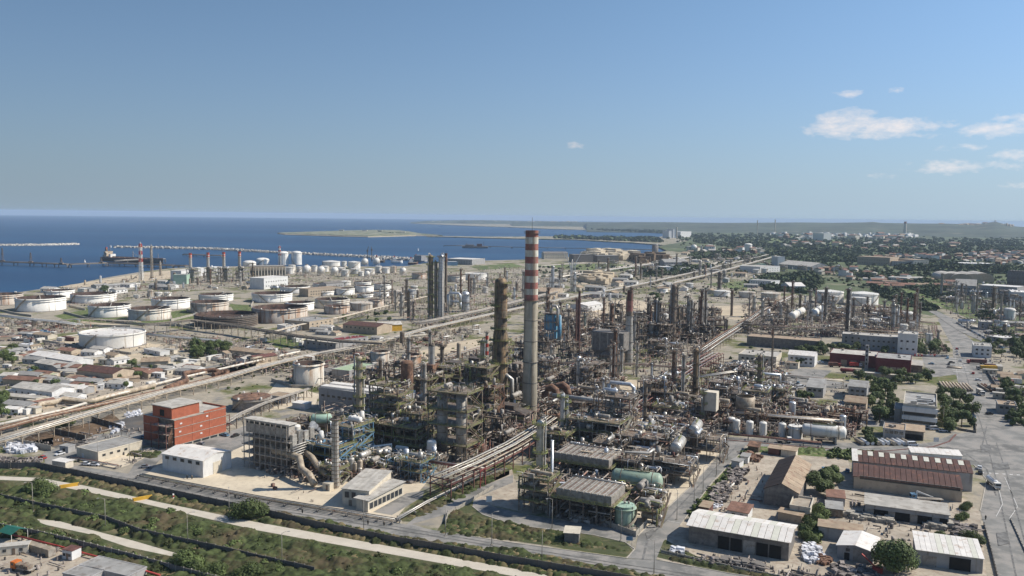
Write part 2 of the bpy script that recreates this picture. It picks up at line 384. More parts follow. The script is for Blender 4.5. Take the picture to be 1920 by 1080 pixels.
def scatter_grid(P,du,dv,jit,r):
 """cells of the plant's street grid inside a photo polygon -> world points"""
 Q = [W(*p)for p in P];us = [q.dot(UX)for q in Q];vs = [q.dot(VX)for q in Q];P2 = list(zip(us,vs));out = []
 u = min(us)
 while u < max(us):
  v = min(vs)
  while v < max(vs):
   a, b = u+r.uniform(-jit,jit)*du, v+r.uniform(-jit,jit)*dv
   if in_poly(a,b,P2):out.append(UX*a+VX*b)
   v += dv
  u += du
 for p in out:p.z = -drop(p.x,p.y)
 return out
HAZE = 0.000047
# the setting: sea, land, roads
import bmesh
def sheet(name,pts,layer,m,px=True,kind='structure',step=None,skirt=0,z=0.0):
 """a flat (far off: curved) sheet of ground from an outline in photo pixels"""
 P = [W(*p)for p in pts]if px else[Vector((p[0],p[1],0))for p in pts]
 bm = bmesh.new();vs = [bm.verts.new((p.x,p.y,0))for p in P]
 es = [bm.edges.new((vs[i],vs[(i+1)%len(vs)]))for i in range(len(vs))]
 bmesh.ops.triangle_fill(bm,edges=es,use_beauty=True)
 far = max(hypot(p.x,p.y)for p in P)
 if far > 2600:
  for axis in(0,1):
   k = -9000.0 if axis == 0 else 1500.0
   while k < 14500:
    no = (1,0,0)if axis == 0 else(0,1,0);co = (k,0,0)if axis == 0 else(0,k,0)
    bmesh.ops.bisect_plane(bm,geom=bm.verts[:]+bm.edges[:]+bm.faces[:],plane_co=co,plane_no=no)
    k += 450 if k < 6000 else 900
 for f in bm.faces:
  if f.normal.z < 0:f.normal_flip()
 if skirt:
  be = [e for e in bm.edges if len(e.link_faces)==1]
  r = bmesh.ops.extrude_edge_only(bm,edges=be)
  for v in[g for g in r['geom']if isinstance(g,bmesh.types.BMVert)]:v.co.z-=skirt
 for v in bm.verts:v.co.z += z+layer*.012*(1 if far<1500 else 6 if far<4000 else 30)-drop(v.co.x,v.co.y)
 me = bpy.data.meshes.new(name);bm.to_mesh(me);bm.free();me.materials.append(MATS[m])
 return struct(name,me,kind)
def ribbon(name,pts,w,m,layer,z=0.0):
 C = [W(*p)for p in pts];L_ = [];R_ = []
 for i, p in enumerate(C):
  d = (C[min(i+1,len(C)-1)]-C[max(0,i-1)]);d.z = 0;d.normalize();n = Vector((-d.y,d.x,0))*(w/2)
  L_.append((p.x+n.x,p.y+n.y));R_.append((p.x-n.x,p.y-n.y))
 return sheet(name,L_+R_[::-1],layer,m,px=False,z=z)
rs = [150,400,800,1300,1900,2500];
while rs[-1] < 52000:rs.append(rs[-1]*1.07)
na = 100;V = [];Q = []
for r in rs:
 for i in range(na):
  a = radians(-38+256*i/(na-1));x, y = r*cos(a), r*sin(a);V.append((x,y,-4-drop(x,y)))
for j in range(len(rs)-1):
 for i in range(na-1):Q.append((j*na+i,j*na+i+1,(j+1)*na+i+1,(j+1)*na+i))
sea = np_mesh('sea',np.array(V),np.array(Q)[:,::-1].copy(),'sea_water')
for p in sea.polygons:p.use_smooth = True
sea.flip_normals()if sea.polygons[0].normal.z < 0 else None
struct('sea',sea)
COAST = [(-420,575),(-120,562),(0,552),(40,547),(85,541),(120,536),(150,531),(185,523),(225,516),(262,510),(300,505),(335,502),(400,500),(470,499),(540,500),(600,500),(660,499),(700,500),(760,499),(800,493),(840,489),(890,489),(930,488),(975,487),(1010,484),(1060,482),(1120,479),(1180,480),(1220,476),(1250,470),(1262,464),(1240,459),(1190,455),(1130,452),(1080,449),(1020,448),(960,447),(900,445.6),(850,444),(800,443),(800,442),(850,442.6),(900,443.6),(960,443.6),(1020,443),(1080,444),(1130,445),(1180,446),(1230,444.5),(1262,441),(1250,437.5),(1200,434.5),(1140,432.5),(1080,430.5),(1030,429),(960,426),(900,424),(850,422),(780,419),(768,417.6)]
far_edge = [(800,416.6),(900,417.2),(1000,418.2),(1200,420.5),(1500,425),(1920,430),(2300,433)]
land = COAST+far_edge
Pw = [W(*p)for p in land]
outline = [(p.x,p.y)for p in Pw]+[(2500,400),(600,-250),(-700,-250),(-900,200)]
sheet('ground',outline,0,'ground_soil',px=False,skirt=5)
def S(name,pts,layer,m,**k):return sheet(name,pts,layer,m,**k)
S('plain',[(1232,462),(1290,452),(1270,447),(1300,440),(1240,434),(1200,432),(1400,432),(2290,437),(2290,560),(2050,560),(1900,545),(1790,540),(1700,536),(1640,545),(1600,520),(1520,515),(1440,520),(1400,500),(1440,486),(1390,476),(1290,474),(1250,470)],1,'plain')
S('plain',[(1440,540),(1500,515),(1560,515),(1650,535),(1770,588),(1745,592),(1680,578),(1600,560),(1520,556)],1,'plain')
S('plain',[(1700,540),(1990,560),(1990,640),(1880,630),(1800,590)],1,'plain')
S('field',[(1820,512),(1845,510),(1888,514),(1889,524),(1860,521),(1826,517)],2,'field_green')
S('field',[(1600,505),(1700,503),(1760,515),(1700,517),(1640,510)],2,'field_green')
S('field',[(1440,440),(1560,447),(1620,462),(1500,470),(1440,455)],2,'field_green')
S('field',[(1365,528),(1405,527),(1400,545),(1320,533)],2,'field_green')
S('field',[(1000,498),(1130,494),(1200,498),(1180,508),(1080,506)],2,'field_green')
S('field',[(880,500),(960,494),(985,500),(900,506)],2,'field_green')
S('grass_verge',[(1665,540),(1690,545),(1800,590),(1850,612),(1920,640),(1990,680),(1990,640),(1840,590),(1720,545),(1680,530)],2,'field_green')
for P in([(100,592),(165,580),(245,596),(250,604),(140,606)],[(200,603),(300,597),(335,606),(270,612)],[(318,585),(360,578),(372,600),(330,607)],[(430,570),(470,572),(475,586),(440,585)],[(120,632),(154,628),(154,650),(120,645)],[(500,640),(560,628),(600,640),(520,655)],[(640,690),(700,680),(720,705),(650,705)],[(0,838),(100,820),(100,836),(0,850)]):
 S('grass',P,2,'grass')
for P in([(262,888),(300,872),(412,850),(470,825),(640,822),(790,850),(800,905),(742,972),(480,930)],[(1185,950),(1240,900),(1330,818),(1364,834),(1300,906),(1238,962),(1196,1005),(1130,1003),(1128,985)],[(165,866),(224,850),(282,838),(300,845),(255,866),(225,878),(190,874)],[(520,715),(600,740),(590,760),(500,770),(500,740)]):
 S('yard',P,2,'white_sand')
for P in([(1296,970),(1345,905),(1400,836),(1520,848),(1590,862),(1600,905),(1810,935),(1838,960),(1850,1080),(1838,1120),(1400,1120),(1240,1050),(1200,1040),(1240,1000)],[(0,1010),(40,1008),(112,1022),(262,1078),(300,1110),(0,1110),(-60,1110),(-60,1000)],[(900,905),(960,880),(980,960),(890,940)],[(0,735),(40,730),(330,700),(480,668),(480,690),(120,770),(0,790)]):
 S('yard',P,2,'yard_gravel')
for P in([(1060,575),(1180,560),(1250,575),(1190,600),(1080,600)],[(1330,575),(1440,570),(1460,590),(1380,600),(1330,592)],[(1078,530),(1130,516),(1160,524),(1120,536)],[(262,512),(330,506),(345,520),(240,530)],[(110,538),(225,519),(260,514),(250,524),(150,540)],[(1180,712),(1230,715),(1200,745),(1100,748),(1140,725)],[(780,660),(860,640),(925,632),(925,650),(800,675)],[(1090,800),(1160,770),(1240,765),(1230,800),(1150,810)],[(400,690),(560,655),(560,665),(420,705)],[(170,670),(330,640),(340,660),(200,690)]):
 S('yard',P,2,'sand')
S('yard',[(228,790),(200,810),(96,838),(30,830),(60,815),(180,790),(210,775)],2,'brown_earth')
S('yard',[(212,790),(290,770),(295,812),(262,828),(220,835),(120,843),(96,838),(160,822),(225,812)],3,'dark_asphalt')
S('tank_court',[(80,640),(154,628),(290,645),(345,645),(245,664),(150,655)],3,'sand')
S('scrub_ground',[(-60,870),(0,878),(160,890),(437,953),(655,988),(802,1020),(960,1036),(1240,1086),(1300,1130),(-60,1130),(-60,1000)],1,'scrub_floor')
S('verge',[(815,1001),(850,950),(880,945),(905,965),(1000,985),(1110,1003),(1172,1017),(1190,1035),(1172,1044),(960,1014),(850,998)],2,'scrub_floor')
S('verge',[(755,978),(745,970),(800,925),(955,880),(955,890),(840,940),(790,978)],2,'scrub_floor')
S('verge',[(1232,1045),(1245,1010),(1262,1020),(1310,1045),(1400,1072),(1560,1100),(1500,1110),(1370,1078)],3,'scrub_floor')
S('verge',[(1400,834),(1640,842),(1660,858),(1560,858),(1420,848)],3,'grass')
S('verge',[(1290,968),(1310,935),(1400,838),(1420,846),(1350,920),(1310,975)],3,'grass')
ROAD = [('road',[(-80,866),(0,868),(120,870),(257,891),(480,935),(742,980),(850,1001),(960,1018),(1175,1048),(1230,1050),(1370,1076),(1520,1097),(1520,1122),(1240,1081),(960,1032),(802,1017),(655,986),(505,957),(437,949),(160,886),(0,877),(-80,876)],4),('road',[(85,869),(80,850),(110,838),(140,843),(176,815),(300,806),(300,835),(215,835),(135,866),(130,873)],5),('road',[(240,890),(252,870),(300,842),(345,838),(440,806),(470,795),(470,830),(412,856),(330,848),(300,862),(280,885),(262,893)],5),('road',[(700,960),(762,925),(796,920),(792,932),(735,966)],5),('road',[(772,983),(835,965),(872,942),(962,905),(962,890),(870,925),(830,945),(790,962),(760,985),(812,995)],5),('road',[(1190,1012),(1172,1017),(1110,1003),(960,984),(905,965),(886,950),(888,938),(905,936),(925,950),(960,959),(1045,975),(1180,990),(1200,1000)],5),('road',[(1172,1047),(1192,1030),(1196,1005),(1238,965),(1300,908),(1368,832),(1404,826),(1388,850),(1335,905),(1275,985),(1244,1015),(1230,1050)],6),('road',[(1316,817),(1400,821),(1600,831),(1660,838),(1750,830),(1790,812),(1800,840),(1760,852),(1660,852),(1560,846),(1400,835),(1360,834)],5),('road',[(1750,828),(1785,815),(1832,808),(1806,745),(1788,690),(1786,650),(1764,610),(1758,598),(1770,598),(1852,660),(1882,740),(1912,790),(1960,850),(1990,1120),(1880,1120),(1845,985),(1838,958),(1850,900),(1826,872),(1690,858),(1640,852)],4),('car_park',[(1728,668),(1786,670),(1796,702),(1742,708)],5),('road',[(1460,705),(1500,690),(1560,695),(1540,712),(1640,724),(1640,732),(1460,722)],4),('road',[(1620,760),(1650,770),(1650,800),(1610,800)],4),('road',[(1766,600),(1752,590),(1700,562),(1660,548),(1600,520),(1530,497),(1537,497),(1610,519),(1668,546),(1712,562),(1800,604),(1850,620),(1840,640),(1800,622)],4),('road',[(1540,497),(1480,478),(1400,465),(1330,455),(1337,454),(1410,464),(1490,477),(1552,496)],4),('road',[(620,815),(800,838),(800,850),(610,830)],4)]
for nm, P, ly in ROAD:S(nm,P,ly,'asphalt')
S('track',[(-80,893),(0,893),(72,896),(160,911),(300,942),(480,979),(960,1066),(1200,1108),(1200,1125),(960,1080),(480,994),(260,942),(150,920),(60,902),(0,900),(-80,899)],3,'pale_track')
S('track',[(46,972),(110,977),(172,994),(250,1014),(332,1038),(322,1043),(240,1026),(165,1001),(90,985)],3,'pale_track')
S('track',[(378,1048),(440,1052),(520,1072),(560,1090),(500,1090),(390,1060)],3,'asphalt')
for pts, w_, m in[([(1000,500),(1100,492),(1230,482),(1300,476)],14,'pale_track'),([(985,520),(1080,512),(1200,495),(1290,482)],14,'pale_track'),([(1280,505),(1350,492),(1430,478)],18,'pale_track'),([(1250,463),(1290,460),(1330,455)],12,'pale_track'),([(1610,500),(1560,497),(1500,497)],10,'pale_track'),([(0,640),(100,634),(250,612),(400,596)],6,'pale_track'),([(150,603),(240,612),(270,610)],9,'sand'),([(1800,604),(1850,617),(1900,636),(1960,665)],7,'pale_track'),([(1670,557),(1725,578),(1795,607)],5,'white_sand'),([(330,700),(480,672),(600,650)],6,'asphalt'),([(0,800),(120,780),(300,745)],5,'sand'),([(1640,500),(1700,508),(1740,525),(1700,527)],12,'pale_track'),([(860,700),(940,670),(1030,640)],8,'asphalt')]:
 ribbon('road' if m!='sand' else 'track',pts,w_,m,4)
for i, (pts,w_)in enumerate([([(1905,1080),(1880,960),(1868,900),(1850,830),(1828,760),(1808,690),(1790,650)],.5),([(1940,1080),(1906,960),(1888,890),(1868,830)],.5),([(1760,840),(1810,850),(1850,880),(1868,930)],.6),([(1700,850),(1780,856),(1840,842),(1850,800)],.6),([(1640,846),(1740,850),(1830,866),(1900,872)],.5),([(0,872),(120,876),(250,899),(470,944),(740,987),(960,1025),(1180,1060),(1400,1092)],.5),([(0,874),(250,903),(470,949),(740,993),(960,1030),(1180,1066),(1400,1098)],.6),([(1205,1050),(1215,1010),(1260,965),(1330,890),(1380,838)],.7),([(1400,828),(1500,834),(1640,842)],.5)]):
 ribbon('tyre_track',pts,w_,'tyre_marks',7+i*.5)
for j, P in enumerate(([(1838,835),(1856,834),(1860,846),(1840,848)],[(1860,870),(1890,868),(1894,880),(1862,882)],[(1790,862),(1812,860),(1816,868),(1792,870)],[(1840,700),(1852,699),(1858,712),(1844,713)],[(640,966),(668,970),(662,978),(632,974)],[(1210,1000),(1224,992),(1230,1000),(1214,1012)],[(1868,1000),(1886,998),(1892,1020),(1872,1024)])):
 S('road_patch',P,13+j*.5,'tyre_marks')
def kerb(pts,w_=.3,h=.14,m='kerb_stone',name='kerb'):
 C = [W(*p)for p in pts];b = MB(m)
 for i in range(len(C)-1):b.beam(C[i]+Vector((0,0,h/2)),C[i+1]+Vector((0,0,h/2)),w_,h+.1)
 return struct(name,b)
for pts in([(257,891),(480,935),(742,980)],[(850,1001),(960,1018),(1175,1047),(1190,1030),(1172,1017),(1110,1003),(960,984),(905,965),(886,950)],[(1230,1050),(1370,1076),(1520,1097)],[(1275,985),(1335,905),(1388,850),(1404,836)],[(1196,1005),(1238,965),(1300,908),(1364,834)],[(130,871),(152,848),(170,838)],[(1838,958),(1850,900),(1826,872)]):
 kerb(pts)
kerb([(1350,824),(1480,836),(1600,846),(1660,846),(1750,838),(1780,828),(1792,815)],.8,.2,'rust_red')
for(a,b,n_)in[((1650+189,886),(1920,891),12)]:
 mbk = MB('road_paint');A = W(*a,.08);B = W(*b,.08)
 for i in range(n_):
  if i%2 == 0:p = A.lerp(B,i/n_);q = A.lerp(B,(i+.9)/n_);mbk.poly([p+VX*-.5,q+VX*-.5,q+VX*.5,p+VX*.5])
 struct('road_marking',mbk)
def line(pts,w_=.25,dash=None):
 b = MB('road_paint')
 for i in range(len(pts)-1):
  A = W(*pts[i],.09);B = W(*pts[i+1],.09);d = (B-A);L_ = d.length;d.normalize();n = Vector((-d.y,d.x,0))*(w_/2);t = 0
  while t < L_:
   e = min(L_,t+(dash or L_+1));p, q = A+d*t, A+d*e;b.poly([p-n,q-n,q+n,p+n]);t = e+(dash or 0)
 return b
for pts, dsh in[([(1884,895),(1908,950),(1893,972)],None),([(1870,905),(1880,945),(1868,968)],None),([(1790,660),(1793,690),(1800,740),(1828,790)],3),([(1245,975),(1278,981)],None),([(1740,676),(1786,678)],None),([(1741,684),(1788,686)],None),([(1828,765),(1856,768)],1.2),([(1400,829),(1650,843)],None)]:
 struct('road_marking',line(pts,.18,dsh))
zb = MB('road_paint')
for i in range(7):
 p = W(1789+i*2.2,672+i*4.2,.09);zb.poly([p-UX*5-VX*.5,p+UX*5-VX*.5,p+UX*5+VX*.6,p-UX*5+VX*.6])
struct('road_marking',zb)
from mathutils import noise as mn
def ridge(name,samples,r0,r1,m,nr=14,na=120,rough=.25):
 """samples: (px, top row) of the skyline; the hill rises from r0 to r1"""
 V = [];Q = [];x0, x1 = samples[0][0], samples[-1][0]
 for i in range(na):
  px = x0+(x1-x0)*i/(na-1)
  for k in range(len(samples)-1):
   if samples[k][0]<=px<=samples[k+1][0]:t = (px-samples[k][0])/(samples[k+1][0]-samples[k][0]);ty = samples[k][1]*(1-t)+samples[k+1][1]*t
  d = ray(px,ty-(1.6 if px>1000 else .4));hd = hypot(d.x,d.y);ux, uy = d.x/hd, d.y/hd;rt = r1
  zt = CAM_H+d.z/hd*rt
  for j in range(nr+2):
   if j<=nr:f = j/nr;r = r0+(r1-r0)*f;x, y = ux*r, uy*r;g = -drop(x,y)-2;sh = f*f*(3-2*f);z = g*(1-sh)+zt*sh+(mn.noise(Vector((x/700,y/700,0)))*40*rough*sin(pi*f)if 0<j<nr else 0)
   else:r = r1+2500;x, y = ux*r, uy*r;z = -drop(x,y)-20
   V.append((x,y,z))
 n = nr+2
 for i in range(na-1):
  for j in range(n-1):Q.append((i*n+j,i*n+j+1,(i+1)*n+j+1,(i+1)*n+j))
 me = np_mesh(name,np.array(V),np.array(Q)[:,::-1].copy(),m)
 if me.polygons[3].normal.z < 0:me.flip_normals()
 for p in me.polygons:p.use_smooth = True
 struct(name,me);return me
ridge('hills',[(1100,419.5),(1180,418),(1250,418.2),(1350,419.5),(1440,419),(1500,418.6),(1560,419.3),(1620,418.6),(1637,417.6),(1655,419.6),(1720,420.6),(1780,421),(1830,422.5),(1845,420),(1866,417.5),(1885,422),(1905,426.5),(1940,428),(2200,426)],6200,9600,'hill_cover',na=220)
ridge('hills',[(960,417.5),(1020,417),(1100,418),(1160,418.6),(1240,420)],9200,10600,'hill_cover',na=60)
ridge('headland',[(770,417),(800,414.6),(850,413.6),(905,413.2),(960,414.4),(1010,416),(1080,418.6)],11200,12800,'hill_cover',na=70)
isl = [(520,437),(560,435.6),(610,434),(660,432.5),(700,431.5),(745,432),(768,434.5),(790,438.5),(830,441.5),(780,440.8),(740,441.8),(690,443),(640,442),(580,440),(535,438.5)]
sheet('island',isl,1,'island_cover',skirt=6,z=2)
sheet('beach',[(520,437.2),(535,438.3),(580,439.6),(640,441.6),(690,442.6),(740,441.4),(780,440.5),(830,441.4),(780,441.4),(740,442.4),(690,443.6),(640,442.6),(580,440.6),(535,439.3)],1,'sand',skirt=3,z=-1)
rid = [(p[0],p[1])for p in isl]
# builders of plant equipment (each returns a kit)
def k_tank(R,H,roof='open',wall='white_paint',inner='rust',n=40,rings=1,stair=1,seed=0,mast=True):
 r = rng(seed);kit = []
 b = MB(wall);t = .25
 pr = [(R,0),(R,H)]
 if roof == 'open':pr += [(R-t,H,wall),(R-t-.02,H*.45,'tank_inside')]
 b.lathe(pr,n)
 for z in[H-.9,H-3.2][:1+(rings>1)]:b.use(wall).lathe([(R,z-.1),(R+.8,z-.1),(R+.8,z+.05),(R,z+.05)],n)
 if rings > 2:
  for i in range(rings):z = H*(i+.8)/(rings+.6);b.use('grey_steel' if i==rings-1 else 'dark_steel').lathe([(R,z-.18),(R+.7,z-.18),(R+.7,z+.1),(R,z+.1)],n)
 b.use('dark_concrete').lathe([(R+.9,0),(R+.9,.5),(R,.55)],n)
 for i in range(5):
  a = i*2*pi/5+r.random();b.use('grey_steel').beam((cos(a)*(R+.12),sin(a)*(R+.12),0),(cos(a)*(R+.12),sin(a)*(R+.12),H),.22)
 kit.append(('shell',b.mesh('shell'),None))
 if roof == 'open':
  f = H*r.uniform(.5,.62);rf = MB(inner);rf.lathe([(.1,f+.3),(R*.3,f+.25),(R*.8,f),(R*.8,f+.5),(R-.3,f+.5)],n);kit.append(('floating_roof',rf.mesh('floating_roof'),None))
  a = r.uniform(0,6);g = MB('grey_steel');p = Vector((cos(a)*(R-.4),sin(a)*(R-.4),H));g.beam(p,(-cos(a)*R*.1,-sin(a)*R*.1,f+.5),1.0,.35)
  kit.append(('rolling_ladder',g.mesh('rolling_ladder'),None))
 elif roof == 'low':
  rf = MB('white_roof');rf.lathe([(.1,H-1.0),(R*.55,H-1.3),(R*.7,H-1.5),(R*.9,H-1.3),(R-.3,H-1.2)],n);kit.append(('floating_roof',rf.mesh('floating_roof'),None))
  q = MB('rust')
  for i in range(26):a, d = r.uniform(0,6.28), R*sqrt(r.random())*.8;q.box(cos(a)*d,sin(a)*d,H-1.35,r.uniform(.5,2.4),r.uniform(.5,2),.14,a)
  kit.append(('roof_manway',q.mesh('roof_manway'),None))
 elif roof == 'cone':
  rf = MB(wall if wall!='rusty_white' else 'white_paint');rf.lathe([(R+.1,H+.05),(.1,H+R*.13)],n);rf.use('grey_steel').cyl((R*.4,0,H),(R*.4,0,H+R*.08+1),.4,n=6).cyl((0,0,H+R*.12),(0,0,H+R*.13+.8),.5,n=6)
  kit.append(('cone_roof',rf.mesh('cone_roof'),None))
 elif roof == 'dome':
  rf = MB(wall);rf.dome((0,0,H),R,R*.32,n,5);rf.use('grey_steel').cyl((0,0,H+R*.3),(0,0,H+R*.32+1.5),.4,n=6);kit.append(('dome_roof',rf.mesh('dome_roof'),None))
 rl = MB('grey_steel');hr = H+1.1
 m = max(10,int(R*1.1))if R > 6 else 8
 for i in range(m):
  a = 2*pi*i/m;rl.beam((cos(a)*R,sin(a)*R,H-.1),(cos(a)*R,sin(a)*R,hr),.09)
 rl.lathe([(R+.02,hr-.06),(R+.02,hr+.03)],n);kit.append(('railing',rl.mesh('railing'),None))
 if stair:
  s = MB('tan_clad' if wall!='black_steel' else 'dark_steel');a0 = r.uniform(-2.6,-1.3)if stair is True or stair == 1 else stair;span = H*1.25/R;k = 12
  sg = r.choice((-1,1));base = len(s.v)
  for i in range(k+1):
   a = a0+sg*span*i/k;z = H*i/k
   for rr, zz in((R+.1,z),(R+1.0,z),(R+1.0,z+1.0),(R+1.05,z+1.0),(R+1.05,z-.35),(R+.1,z-.35)):s.v.append((cos(a)*rr,sin(a)*rr,zz))
  for i in range(k):
   for j in range(6):j2 = (j+1)%6;s.face((base+i*6+j,base+i*6+j2,base+i*6+6+j2,base+i*6+6+j))
  kit.append(('stair',s.mesh('stair'),None))
 if mast and R > 7:
  for i in range(4):a = r.uniform(0,6.28);g = MB('white_paint');g.box(cos(a)*R,sin(a)*R,H,1.2,.8,1.1,a);kit.append(('vent_box',g.mesh('vent_box'),None))
 return kit
def k_column(R,H,m='grey_steel',plats=5,skirt='concrete',top='dome',pipe='insulation',seed=0,rings=0,taper=None,ladder=True,n=16,platm='olive_paint',ringm='dark_steel'):
 r = rng(seed);b = MB(skirt);sk = min(4,H*.1);b.lathe([(R*1.12,0),(R*1.02,sk)],n);b.use(m)
 if taper:b.lathe([(R,sk),(R,H*taper[0]),(R*taper[1],H*(taper[0]+.04)),(R*taper[1],H)],n);rt = R*taper[1]
 else:b.lathe([(R,sk),(R,H)],n);rt = R
 b.dome((0,0,H),rt,rt*.7,n,3)
 for i in range(rings):z = sk+(H-sk)*(i+.5)/rings;rr = R if not taper or z < H*taper[0]else rt;b.use(ringm).lathe([(rr,z-.08),(rr+.1,z-.08),(rr+.1,z+.1),(rr,z+.1)],n)
 kit = [('shell',b.mesh('shell'),None)]
 for i in range(plats):
  z = sk+(H-sk)*(i+1)/plats-.5;rr = R if not taper or z < H*taper[0]else rt
  a0 = r.uniform(0,6.28);span = r.choice((3.4,4.6,6.28));p = MB('dark_steel');k = 10;w_ = 1.3+.2*R
  pts = [a0+span*j/k for j in range(k+1)]
  for j in range(k):
   a, c = pts[j], pts[j+1];p.use('dark_steel')
   p.poly([(cos(a)*rr,sin(a)*rr,z),(cos(a)*(rr+w_),sin(a)*(rr+w_),z),(cos(c)*(rr+w_),sin(c)*(rr+w_),z),(cos(c)*rr,sin(c)*rr,z)])
   p.use(platm);e = rr+w_
   for zz in(.12,.6,1.1):p.beam((cos(a)*e,sin(a)*e,z+zz),(cos(c)*e,sin(c)*e,z+zz),.12 if zz>.2 else .3)
   p.beam((cos(a)*e,sin(a)*e,z),(cos(a)*e,sin(a)*e,z+1.15),.12)
   if j%3 == 0:p.use('dark_steel').beam((cos(a)*rr,sin(a)*rr,z-w_),(cos(a)*e,sin(a)*e,z),.16)
  kit.append(('platform',p.mesh('platform'),None))
 if ladder:
  l = MB(platm);a = r.uniform(-2.6,-.4);e = R+.35;x, y = cos(a)*e, sin(a)*e;dx, dy = -sin(a)*.3, cos(a)*.3
  l.beam((x+dx,y+dy,0),(x+dx,y+dy,H),.1).beam((x-dx,y-dy,0),(x-dx,y-dy,H),.1);kit.append(('ladder',l.mesh('ladder'),None))
 if pipe:
  for q in range(r.choice((1,2))):
   a = r.uniform(-3.1,.0);pr = min(.5,R*.28)*r.uniform(.6,1);e = R+pr+.5;x, y = cos(a)*e, sin(a)*e
   pb = MB(pipe);zt = H+rt*.7+pr+.6 if q == 0 else H*r.uniform(.5,.9)
   pts = [(x*.02,y*.02,H+rt*.3),(x*.02,y*.02,zt),(x*.3,y*.3,zt+pr),(x*.8,y*.8,zt+pr),(x,y,zt-pr),(x,y,2.5),(x*1.6,y*1.6,1.8)]if q == 0 else[(x*.8,y*.8,zt),(x,y,zt-.4),(x,y,2.5),(x*1.5,y*1.5,2)]
   pb.tube(pts,pr,8);kit.append(('pipe',pb.mesh('pipe'),None))
 return kit
def k_stack(R0,R1,H,bands=None,body='chimney_concrete',n=28,cap=True,ladder=True,rings=0,rod=True):
 """bands: list of (from fraction, material) painted rings up to the top"""
 b = MB(body);rad = lambda f:R0+(R1-R0)*f
 z1 = bands[0][0]if bands else 1;k = 14
 b.lathe([(rad(z1*i/k),H*z1*i/k)for i in range(k+1)],n)
 if rings:
  for i in range(rings):f = (i+.5)/rings*z1;b.use('dark_steel').lathe([(rad(f),H*f-.1),(rad(f)+.16,H*f-.1),(rad(f)+.16,H*f+.12),(rad(f),H*f+.12)],n);b.use(body)
 if not bands:b.use('opening').lathe([(R1,H),(R1*.86,H+.01),(R1*.82,H-3)],n)
 kit = [('shaft',b.mesh('shaft'),None)]
 if bands:
  for i, (f,m)in enumerate(bands):
   g = bands[i+1][0]if i+1 < len(bands)else 1.0;bb = MB(m);bb.lathe([(rad(f)+.02,H*f),(rad(g)+.02,H*g)],n)
   if g == 1.0:bb.lathe([(R1+.02,H),(R1*.86,H+.01),(R1*.82,H-3,'opening')],n)
   kit.append(('painted_band',bb.mesh('painted_band'),None))
 if R0 > 3 and bands:
  c = MB('dark_concrete')
  for f in(.2,.31,.42,.53,.08):c.lathe([(rad(f),H*f),(rad(f)+(.5 if f==.31 else .12),H*f),(rad(f)+(.5 if f==.31 else .12),H*f+.35),(rad(f),H*f+.35)],n)
  kit.append(('ring_joint',c.mesh('ring_joint'),None))
 if cap:
  c = MB('dark_steel');
  for f in((.985,)if not bands else(.985,bands[0][0]-.002)):
   rr = rad(f);c.lathe([(rr,H*f),(rr+.9,H*f),(rr+.9,H*f+.15),(rr,H*f+.15)],n)
   for i in range(n//2):a = 4*pi*i/n;c.beam((cos(a)*(rr+.85),sin(a)*(rr+.85),H*f),(cos(a)*(rr+.85),sin(a)*(rr+.85),H*f+1.1),.08)
   c.lathe([(rr+.85,H*f+1.05),(rr+.85,H*f+1.15)],n)
  kit.append(('gallery',c.mesh('gallery'),None))
 if ladder:
  l = MB('dark_steel');a = -1.25
  for s in(-.35,.35):
   l.beam((cos(a)*(R0+.3)-sin(a)*s,sin(a)*(R0+.3)+cos(a)*s,1),(cos(a)*(R1+.3)-sin(a)*s,sin(a)*(R1+.3)+cos(a)*s,H),.16)
  kit.append(('ladder',l.mesh('ladder'),None))
 if rod:g = MB('dark_steel');g.beam((0,-R1,H-1),(0,-R1,H+7*R1/3.5),.18);kit.append(('lightning_rod',g.mesh('lightning_rod'),None))
 return kit
def rail(b,x0,y0,x1,y1,z,step=2.4,m='olive_paint',t=.08):
 t = min(t,.085)
 b.use(m);L_ = hypot(x1-x0,y1-y0);n = max(1,int(L_/step))
 for i in range(n+1):f = i/n;b.beam((x0+(x1-x0)*f,y0+(y1-y0)*f,z),(x0+(x1-x0)*f,y0+(y1-y0)*f,z+1.1),t)
 b.beam((x0,y0,z+1.1),(x1,y1,z+1.1),t).beam((x0,y0,z+.55),(x1,y1,z+.55),t).beam((x0,y0,z+.1),(x1,y1,z+.1),.05,.25)
PAL = {'green':dict(steel='dark_steel',rail='olive_paint',ves=['grey_steel','insulation','dark_steel','tan_clad'],pipe=['grey_steel','insulation','olive_paint','dark_steel']),'grey':dict(steel='grey_steel',rail='olive_paint',ves=['insulation','silver','grey_steel'],pipe=['insulation','silver','grey_steel','rust_red']),'rusty':dict(steel='rust',rail='rust',ves=['rust','grey_steel','tan_clad','dark_steel'],pipe=['rust','insulation','rust_red','tan_clad','grey_steel']),'brown':dict(steel='dark_steel',rail='grey_steel',ves=['insulation','grey_steel','tan_clad','silver'],pipe=['insulation','rust_red','tan_clad','grey_steel','silver']),'dark':dict(steel='black_steel',rail='dark_steel',ves=['dark_steel','black_steel','grey_steel'],pipe=['dark_steel','black_steel','grey_steel','insulation']),'blue':dict(steel='blue_paint',rail='olive_paint',ves=['silver','white_paint','insulation'],pipe=['silver','insulation','tan_clad','blue_paint'])}
